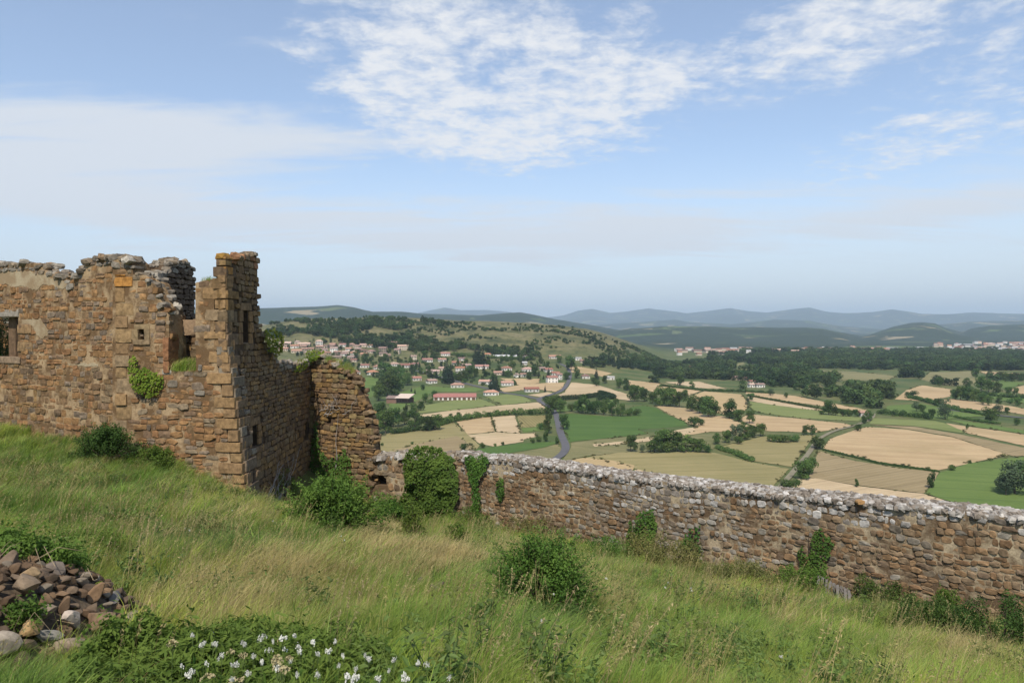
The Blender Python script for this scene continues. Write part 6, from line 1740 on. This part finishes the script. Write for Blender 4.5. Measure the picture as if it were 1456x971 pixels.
    obj('foliage', mesh_np('foliage', V, Q), mat, root)
    st = []
    for l_ in L: st.append(tube([(q.normal(0, W * .12), q.normal(0, W * .12), -0.1), (l_[0] * .5, l_[1] * .5, l_[2] * .55), (l_[0], l_[1], l_[2] + l_[5] * .5)], 0.018, 0.004, 4))
    V, Q = join(st + shoots); obj('stems', mesh_np('stems', V, Q), M_BARK, root)
    return root
bush(474, 762, 132, 78, 'big bright green bush at the foot of the ruin by the rampart arch', 1, 15000, 0.085, M_BUSH, spiky=.35, nl=26)
bush(556, 752, 40, 40, 'yellowish green bush leaning on the rampart beside the arch', 2, 5000, 0.085, M_BUSH, spiky=.25)
bush(770, 878, 140, 112, 'lone rounded green bush standing in the middle of the grass', 3, 15000, 0.050, M_BUSH, spiky=.28, nl=26, fill=.35)
bush(588, 778, 34, 56, 'slim dark green sapling in tall grass below the ivy', 4, 2200, 0.05, M_BUSH, 'sapling_bush', spiky=.2)
bush(652, 790, 44, 42, 'small light green shrub between the tall straw grass tufts', 5, 1800, 0.05, M_BUSH, 'small_shrub', spiky=.22)
bush(150, 655, 90, 44, 'dark green bush against the foot of the left castle wall', 6, 7000, 0.07, M_BUSHD, spiky=.3)
bush(222, 668, 48, 30, 'low dark green bush beside the tower foot', 7, 3000, 0.065, M_BUSH, spiky=.2)
bush(40, 800, 150, 34, 'leafy light green weeds behind the rubble heap', 8, 6500, 0.05, M_BUSH, 'weed_thicket', spiky=.2)
bush(128, 792, 110, 26, 'pale green weeds right behind the rubble heap top', 9, 4000, 0.045, M_BUSH, 'weed_thicket', spiky=.2)
bush(1345, 874, 44, 50, 'light green shrub pressed against the rampart stones', 10, 3000, 0.05, M_BUSH, 'small_shrub', spiky=.12)
bush(1330, 912, 120, 50, 'dark green nettle bed at the rampart foot under the light shrub', 11, 7000, 0.05, M_BUSHD, 'nettle_bed', spiky=.15)
bush(1425, 935, 110, 70, 'dark green nettle bed at the low end of the rampart', 12, 7000, 0.05, M_BUSHD, 'nettle_bed', spiky=.15)
bush(1255, 868, 80, 40, 'green nettle bed beside the fallen slat fence', 13, 4000, 0.05, M_BUSHD, 'nettle_bed', spiky=.15)
bush(1138, 852, 60, 40, 'green weeds at the rampart foot below the twin ivy', 14, 3000, 0.05, M_BUSH, 'weed_thicket', spiky=.15)
bush(950, 812, 110, 44, 'tangled green weeds at the rampart foot between ivy clumps', 15, 5500, 0.055, M_OLIVE, 'weed_thicket', spiky=.2)
bush(870, 800, 80, 30, 'low green bramble along the rampart foot', 16, 3000, 0.05, M_BUSH, 'bramble', spiky=.15)
bush(1050, 838, 110, 34, 'brownish scrub along the rampart foot near the grey stones', 17, 4000, 0.05, M_OLIVE, 'bramble', spiky=.15)
bush(680, 752, 70, 26, 'green weeds under the ivy strip on the rampart', 18, 2500, 0.055, M_BUSH, 'weed_thicket', spiky=.15)
bush(760, 768, 90, 28, 'brownish scrub below the pale rampart mortar', 19, 2500, 0.055, M_OLIVE, 'bramble', spiky=.2)
bush(410, 716, 70, 22, 'grassy green weeds under the shaded tower flank', 20, 2500, 0.06, M_BUSH, 'weed_thicket', spiky=.2)
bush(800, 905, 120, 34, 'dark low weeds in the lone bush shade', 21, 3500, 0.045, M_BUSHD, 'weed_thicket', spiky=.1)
bush(945, 948, 90, 26, 'grey green herb mat among the near grass', 22, 2600, 0.035, M_OLIVE, 'herb_mat', spiky=.1)
bush(350, 985, 400, 66, 'lush dark green herbs around the white flowers', 23, 24000, 0.070, M_BUSH, 'herb_bed', aspect=.28, nl=34, fill=.45, spiky=.18)
bush(190, 975, 130, 76, 'bright green weeds growing over the rubble heap edge', 24, 6000, 0.05, M_BUSH, 'weed_thicket', spiky=.15)
bush(30, 905, 44, 34, 'small green sprig among the rubble stones', 25, 700, 0.04, M_BUSH, 'weed_sprig', spiky=.1)
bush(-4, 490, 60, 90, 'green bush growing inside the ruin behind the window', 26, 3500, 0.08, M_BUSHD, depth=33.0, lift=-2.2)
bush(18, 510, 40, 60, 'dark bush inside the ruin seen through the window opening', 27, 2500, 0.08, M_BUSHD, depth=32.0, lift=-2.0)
# ---- ivy and climbers on the walls
def ivy(wall, pix, label, seed, dens=620, leaf=0.085, bulge=0.1, mat=M_IVY, name='ivy', stem=True):
    poly = wall.poly(pix); q = np.random.default_rng(seed)
    A = np.array(poly); lo, hi = A.min(0), A.max(0)
    n = int((hi - lo).prod() * dens)
    u = q.uniform(lo[0] - .1, hi[0] + .1, n); z = q.uniform(lo[1], hi[1] + .1, n)
    j = 0.16 * fbm(u * 3.1, z * 3.1, 3)
    ok = in_poly(u + j, z + j, poly); u, z = u[ok], z[ok]; n = len(u)
    c = A.mean(0); hw = (hi - lo) / 2
    e = np.clip(1 - (((u - c[0]) / hw[0]) ** 2 * .8 + ((z - c[1]) / hw[1]) ** 2 * .55), 0, 1)
    lump = 0.5 + 0.8 * fbm(u * 1.7 + 3, z * 1.7, 3)
    nn = 0.03 + bulge * np.sqrt(e) * np.clip(0.55 + lump * .7, 0.1, 1.3) * q.uniform(0.75, 1.05, n) + q.uniform(0, .05, n)
    O_ = wall.at(c[0], lo[1])
    P = np.array(wall.O)[None] + np.outer(u, wall.U) + np.outer(nn, wall.N); P[:, 2] = z
    gx = (u - c[0]) / hw[0] ** 2; gz = (z - c[1]) / hw[1] ** 2
    N_ = np.array(wall.N)[None] + (np.outer(gx, wall.U) + np.outer(gz, (0, 0, 1))) * bulge * 1.1 + (0, 0, .25) + q.normal(0, .42, (n, 3))
    V, Q = leaf_quads(P - np.array(O_), N_, leaf * q.uniform(.6, 1.4, n), 0.85, q)
    root = props(empty(name, tuple(O_)), label, 'ivy' if name == 'ivy' else 'climber')
    obj('leaves', mesh_np('leaves', V, Q), mat, root)
    st = []
    for i in range(6):
        uu = c[0] + q.uniform(-.4, .4) * hw[0]; top = lo[1] + (hi[1] - lo[1]) * q.uniform(.5, .9)
        ps = [np.array(wall.at(uu + q.normal(0, .05), lo[1] + (top - lo[1]) * t, 0.05)) - np.array(O_) for t in (0, .3, .6, 1)]
        st.append(tube(ps, 0.018, 0.006, 4))
    V, Q = join(st); obj('stems', mesh_np('stems', V, Q), M_BARK, root)
ivy(WL, [(574, 744), (574, 720), (583, 690), (580, 668), (582, 648), (592, 636), (612, 631), (634, 635), (650, 650), (656, 672), (655, 705), (648, 735), (640, 752), (600, 755)], 'huge dome of dark green ivy swallowing the rampart top', 1, 900, 0.095, 0.75)
ivy(WRm, [(664, 650), (676, 646), (700, 650), (695, 668), (684, 682), (687, 705), (685, 735), (676, 738), (676, 700), (668, 676)], 'narrow bright green ivy strip hanging down the rampart', 2, 800, 0.085, 0.16)
ivy(WRm, [(708, 686), (714, 677), (720, 682), (720, 700), (713, 715), (706, 708)], 'small ivy tuft on the rampart beside the hanging strip', 3, 800, 0.08, 0.1)
ivy(WRm, [(895, 800), (893, 770), (900, 735), (905, 750), (915, 725), (932, 722), (938, 745), (932, 770), (935, 800)], 'ivy clump climbing the grey rampart stones', 4, 750, 0.08, 0.2)
ivy(WRm, [(972, 800), (970, 770), (985, 745), (997, 746), (1000, 770), (998, 800)], 'thin ivy tuft beside the ivy clump on grey stones', 5, 420, 0.08, 0.12)
ivy(WRm, [(1138, 828), (1138, 782), (1146, 772), (1153, 790), (1158, 760), (1170, 748), (1184, 765), (1180, 800), (1182, 826)], 'twin columns of dark ivy climbing the brown rampart', 6, 800, 0.075, 0.16)
ivy(WRm, [(1430, 880), (1428, 850), (1436, 838), (1440, 860), (1440, 900)], 'thin trailing ivy on cream mortar at the rampart end', 7, 300, 0.07, 0.06)
ivy(WC, [(445, 700), (445, 640), (448, 600), (453, 598), (458, 640), (470, 655), (490, 640), (500, 648), (502, 690), (500, 710)], 'loose ivy creeping up the inner corner of the ruin', 8, 380, 0.09, 0.15)
ivy(WT, [(186, 545), (187, 520), (190, 507), (197, 512), (200, 525), (214, 522), (228, 534), (233, 545), (226, 562), (212, 567), (198, 556)], 'yellow green climber on the wall below the slit window', 9, 650, 0.085, 0.22, M_BUSHY, 'climbing_plant')
ivy(WB, [(368, 490), (370, 470), (380, 466), (394, 480), (396, 500), (386, 508), (376, 502)], 'bright green plant sprouting from the broken tower edge', 10, 420, 0.10, 0.35, M_BUSHY, 'wall_plant')
ivy(WC, [(438, 517), (440, 500), (450, 496), (462, 500), (458, 510), (446, 518)], 'green tuft growing on top of the corner wall', 11, 700, 0.09, 0.3, M_BUSHY, 'wall_plant')
ivy(WB, [(414, 528), (418, 512), (428, 508), (432, 520), (424, 528)], 'small green tuft growing on the tower flank wall top', 12, 300, 0.09, 0.25, M_BUSHY, 'wall_plant')
# ---- dead vines
def vines(wall, pix_list, label, seed, rad=0.012):
    q = np.random.default_rng(seed); st = []; O_ = None
    for (x0, y0, x1, y1) in pix_list:
        a = np.array(wall.uz(x0, y0)); b = np.array(wall.uz(x1, y1)); ps = []
        off = q.uniform(.05, .25)
        for t in np.linspace(0, 1, 7):
            c = a + (b - a) * t + q.normal(0, .05, 2); ps.append(np.array(wall.at(c[0], c[1], off + q.normal(0, .03))))
        if O_ is None: O_ = ps[0].copy()
        st.append(tube([p - O_ for p in ps], rad * q.uniform(.7, 1.4), rad * .35, 4))
        for _ in range(3):
            i = q.integers(1, 6); d_ = np.array(wall.U) * q.normal(0, .18) + np.array((0, 0, 1)) * q.uniform(.05, .3) + np.array(wall.N) * q.uniform(0, .12)
            st.append(tube([ps[i] - O_, ps[i] - O_ + d_ * .5, ps[i] - O_ + d_], rad * .55, rad * .25, 4))
    V, Q = join(st); root = props(empty('dead_vine', tuple(O_)), label, 'dead vine'); obj('branches', mesh_np('branches', V, Q), M_TWIG, root)
q = np.random.default_rng(4)
vines(WB, [(q.uniform(368, 412), 712, q.uniform(366, 416), q.uniform(640, 690)) for _ in range(16)] + [(398, 705, 420, 630), (402, 700, 416, 650)], 'tangle of bare grey vine stems at the shaded tower foot', 1, .016)
vines(WC, [(462, 590, 482, 563), (458, 584, 486, 570), (468, 590, 488, 578), (470, 592, 484, 566), (464, 580, 478, 572), (490, 590, 512, 568), (480, 675, 482, 590)], 'bare grey vine branches clinging to the corner wall', 2, .018)
# ---- fallen slat fence
M_SLAT = simple('silver_grey_wood', (0.19, 0.17, 0.155), 8, 0.35, 0.9)
def fence(pxs, label, tilt):
    o_ = None; root = None
    for i, (x0, y0, x1, y1) in enumerate(pxs):
        a_ = ray(x1, y1)[0]; y = min(fhit(x1, y1)[1], (RN.x * RA.x + RN.y * RA.y + 0.5) / (RN.x * a_ + RN.y))
        a, b = pt(x0, y0, y + .15), pt(x1, y1 + 2, y)
        if root is None:
            root = props(empty('slat_fence', tuple(b)), label, 'fence'); o_ = b.copy()
        d_ = a - b; L = d_.length; mid = (a + b) / 2 - o_
        me = mesh_np('slat', *box_np(-.034, .034, -.012, .012, -L / 2, L / 2)); me.materials.append(M_SLAT)
        s_ = bpy.data.objects.new('slat', me); COL.objects.link(s_); s_.parent = root
        s_.rotation_mode = 'QUATERNION'; s_.rotation_quaternion = d_.to_track_quat('Z', 'Y'); s_.location = mid
    p0, p1 = [pt((q_[0] * .7 + q_[2] * .3), (q_[1] * .7 + q_[3] * .3), 0) for q_ in (pxs[0], pxs[-1])]
    return root
fence([(1165 + 5.2 * i, 818 + 2.6 * i, 1152 + 6.2 * i + 8, 846 + 2.2 * i + (i % 3)) for i in range(9)], 'fallen grey wooden slats leaning at the rampart foot by the twin ivy', .4)
fence([(1182 + 4.5 * i, 828 + 1.6 * i, 1196 + 5.0 * i, 858 + .8 * i) for i in range(6)], 'grey wooden slats fallen flat beside the leaning slats', .4)
fence([(1222 + 4.0 * i, 833 + .8 * i, 1221 + 4.2 * i, 861 + .4 * i) for i in range(4)], 'short upright remnant of grey slats near nettles at the rampart', .2)
# ---- loose stones
def rock_proto(seed):
    q = np.random.default_rng(seed)
    bm_ = bmesh.new(); bmesh.ops.create_icosphere(bm_, subdivisions=3, radius=1.0)
    P = np.array([v.co[:] for v in bm_.verts]); Fs = np.array([[v.index for v in f.verts] for f in bm_.faces]); bm_.free()
    for _ in range(10):        # flat broken faces
        d_ = q.normal(0, 1, 3); d_ /= np.linalg.norm(d_); c = q.uniform(0.40, 0.74)
        s_ = P @ d_; over = s_ > c
        P[over] -= np.outer((s_[over] - c) * 0.92, d_)
    P += 0.03 * np.column_stack([fbm(P[:, 0] * 3 + i * 5 + seed, P[:, 1] * 3 + P[:, 2] * 2.3, 3) for i in range(3)])
    me = mesh_np('rock', P * (1.0, 0.8, 0.62), Fs, False)
    a = me.polygons; a.foreach_set('use_smooth', np.zeros(len(a), bool))
    me.materials.append(M_STONE_O)
    return me
ROCKS = [rock_proto(s_) for s_ in range(12)]
RCOL = [((0.115, 0.074, 0.044), 'dark brown'), ((0.165, 0.105, 0.060), 'brown'), ((0.090, 0.064, 0.044), 'dark grey brown'), ((0.19, 0.155, 0.115), 'grey'), ((0.135, 0.096, 0.064), 'dull brown')]
q = np.random.default_rng(14)
placed = []
def rock(x, y, r, col, lab, group, dz=0.0, name='loose_stone'):
    o = bpy.data.objects.new(name, ROCKS[int(q.integers(12))]); COL.objects.link(o)
    o.location = (x, y, turf1(x, y) + r * 0.30 + dz); o.rotation_euler = (q.normal(0, .35), q.normal(0, .35), q.uniform(0, 6.28)); s_ = q.uniform(.85, 1.15, 3) * r; o.scale = tuple(s_)
    kf = q.uniform(.8, 1.2); o.color = (*[c * kf for c in col], 1)
    props(o, lab, 'stone', group); placed.append((x, y, r))
# stones one can single out
for px, py, r, c, lab in [(103, 906, .155, (0.40, 0.33, 0.27), 'big whitish lichen-crusted stone on the rubble heap'), (45, 908, .15, (0.36, 0.235, 0.11), 'ochre split stone with clean face on the rubble heap'), (142, 908, .21, (0.21, 0.135, 0.085), 'largest smooth reddish brown block low on the rubble heap'),
                          (62, 888, .14, (0.26, 0.20, 0.14), 'rounded tan stone next to the ochre split stone'), (116, 818, .105, (0.33, 0.24, 0.13), 'small cream coloured stone on the rubble heap rim'), (45, 828, .13, (0.27, 0.185, 0.10), 'yellowish brown flat stone near the rubble heap top'), (135, 857, .12, (0.27, 0.165, 0.09), 'orange brown squarish stone in the rubble heap middle'),
                          (162, 860, .14, (0.17, 0.155, 0.14), 'dark stone speckled with white lichen on the rubble heap'), (35, 856, .19, (0.20, 0.145, 0.095), 'broad flat brown slab on the rubble heap'), (102, 943, .19, (0.20, 0.15, 0.11), 'grey brown boulder at the foot of the rubble heap'), (74, 923, .16, (0.22, 0.20, 0.17), 'mottled grey stone at the foot of the rubble heap'), (4, 938, .17, (0.34, 0.28, 0.21), 'pale stone at the rubble heap corner under the sprig'), (80, 822, .17, (0.15, 0.12, 0.095), 'long dark stone lying along the rubble heap rim')]:
    x, y = fhit(px, py); rock(x, y, r, c, lab, None, .04)
tries = 0
while len(placed) < 298 and tries < 30000:
    tries += 1
    x, y = PILE[0] + q.uniform(-1.15, 1.12) * PILE[2], PILE[1] + q.uniform(-1.1, 1.1) * PILE[3]
    e = ((x - PILE[0]) / PILE[2]) ** 2 + ((y - PILE[1]) / PILE[3]) ** 2
    if e > 1.08 + .1 * q.random() or CX + F * x / y < -45 or y < 5.2: continue
    r = q.uniform(.060, .135) * (1.1 if y < PILE[1] - .4 else 1)
    if any((x - a) ** 2 + (y - b) ** 2 < (.54 * (r + c)) ** 2 for a, b, c in placed): continue
    i = int(q.choice(5, p=[.3, .25, .2, .1, .15])); big = 'big' if r > .14 else ('small' if r < .095 else 'mid-sized')
    lab = f"{big} {RCOL[i][1]} rough stone in the rubble heap"; rock(x, y, r, RCOL[i][0], lab, 'rubble heap: ' + lab, q.uniform(-.02, .07))
n0 = len(placed)
cx_, cy_ = fhit(652, 850)
for _ in range(46):
    x, y = cx_ + q.normal(0, .38), cy_ + q.normal(0, .35); rock(x, y, q.uniform(.06, .12), (0.12, 0.092, 0.072), 'small dull brown stone spilled in the grass beside the lone bush', 'stones spilled by the lone bush', q.uniform(.1, .22), 'spilled_stone')
# dry stalks lying over the heap
st = []
for _ in range(46):
    x, y = PILE[0] + q.uniform(-.8, .9) * PILE[2], PILE[1] + q.uniform(-1.0, .3) * PILE[3]; z = turf1(x, y) + .16; th = q.uniform(0, 6.28); l = q.uniform(.2, .5)
    st.append(tube([(x, y, z), (x + math.cos(th) * l * .5, y + math.sin(th) * l * .4, z + q.uniform(.03, .2)), (x + math.cos(th) * l, y + math.sin(th) * l * .8, z + q.uniform(-.08, .15))], .0045, .002, 3))
V, Q = join(st); props(obj('dry_stalks', mesh_np('dry_stalks', V, Q), simple('dry_stalk', (0.24, 0.18, 0.11), 9, .3)), 'thin dry brown stalks strewn over the rubble heap', 'stalks', kind='stuff')
# ---- white umbel flowers
M_PETAL = simple('white_petals', (0.62, 0.61, 0.54), 40, 0.08, 0.7); M_STEM = simple('flower_stem', (0.10, 0.14, 0.04), 20, .2)
M_FADED = simple('faded_umbel', (0.33, 0.28, 0.15), 30, .2)
def umbel(seed, mat):
    g_ = np.random.default_rng(seed); n = 70
    c = g_.normal(0, .32, (9, 2)); k_ = g_.integers(0, 9, n)
    P = np.column_stack([c[k_] * .085 + g_.normal(0, .010, (n, 2)), g_.normal(0, .006, n)])
    V, Q = leaf_quads(P, g_.normal(0, .35, (n, 3)) + (0, -.2, 1), np.full(n, .024), .9, g_)
    rays = [tube([(0, 0, -.07), (a * .085, b * .085, -.008)], .0022, .0014, 3) for a, b in c]
    m1 = mesh_np('flower_head', V, Q); m1.materials.append(mat)
    V, Q = join(rays + [tube([(0, 0, -.62), (.02, .01, -.35), (0, 0, -.06)], .004, .0028, 4)]); m2 = mesh_np('stem', V, Q); m2.materials.append(M_STEM)
    g2 = 16; P = np.column_stack([g_.normal(0, .05, (g2, 2)), g_.uniform(-.55, -.15, g2)]); V, Q = leaf_quads(P, g_.normal(0, 1, (g2, 3)), g_.uniform(.08, .16, g2), .22, g_)
    m3 = mesh_np('leaves', V, Q); m3.materials.append(M_BUSH)
    return m1, m2, m3
UM = [umbel(i, M_PETAL) for i in range(5)]; UF = [umbel(50 + i, M_FADED) for i in range(2)]
def flower(px, py, faded=False):
    H = q.uniform(.46, .60); x, y = fhit(px, py, H, 3.5)
    ms = (UF if faded else UM)[int(q.integers(2 if faded else 5))]
    k_ = q.uniform(.16, .36) * (1.0 if not faded else 1.9)
    root = props(empty('wild_flower', (x, y, turf1(x, y) + H), q.uniform(0, 6.28)), ('faded brown umbel flower on a tall stem in the herb bed' if faded else ('white umbel flower on a tall stem above the herb bed' if y < 10.5 else 'white umbel flower on a stem out in the long grass')), 'flower', 'faded umbels' if faded else ('white umbels over the herb bed' if y < 10.5 else 'white umbels in the long grass'))
    root.scale = (k_, k_, 1)
    for nm, me in zip(('flower_head', 'stem', 'leaves'), ms):
        o = bpy.data.objects.new(nm, me); COL.objects.link(o); o.parent = root
for px, py in [(274, 904), (303, 900), (289, 918), (286, 920), (307, 918), (303, 919), (348, 916), (344, 914), (374, 909), (370, 912), (388, 914), (403, 910), (418, 905), (425, 922), (428, 927), (445, 915), (404, 923), (383, 926), (315, 935), (311, 936), (293, 945), (258, 948), (268, 962), (272, 960), (337, 948), (333, 945), (352, 963), (372, 946), (412, 943), (422, 960), (452, 933), (469, 929), (488, 935), (524, 937), (519, 934), (482, 950), (506, 952), (477, 912), (452, 962), (506, 966), (537, 970), (595, 944), (607, 946), (639, 966), (578, 966), (553, 955), (575, 963), (560, 940), (500, 968), (494, 966), (330, 968), (395, 952), (360, 936),
               (485, 762), (490, 768), (388, 741), (430, 772), (263, 752), (270, 754), (330, 726), (950, 828), (946, 835), (984, 840), (982, 836), (862, 822), (787, 845), (770, 882), (1110, 935), (1105, 838)]:
    flower(px, py)
for px, py in [(245, 914), (330, 930), (394, 945), (400, 950), (392, 938), (345, 932), (297, 962), (337, 968), (410, 936), (402, 955)]:
    flower(px, py, True)
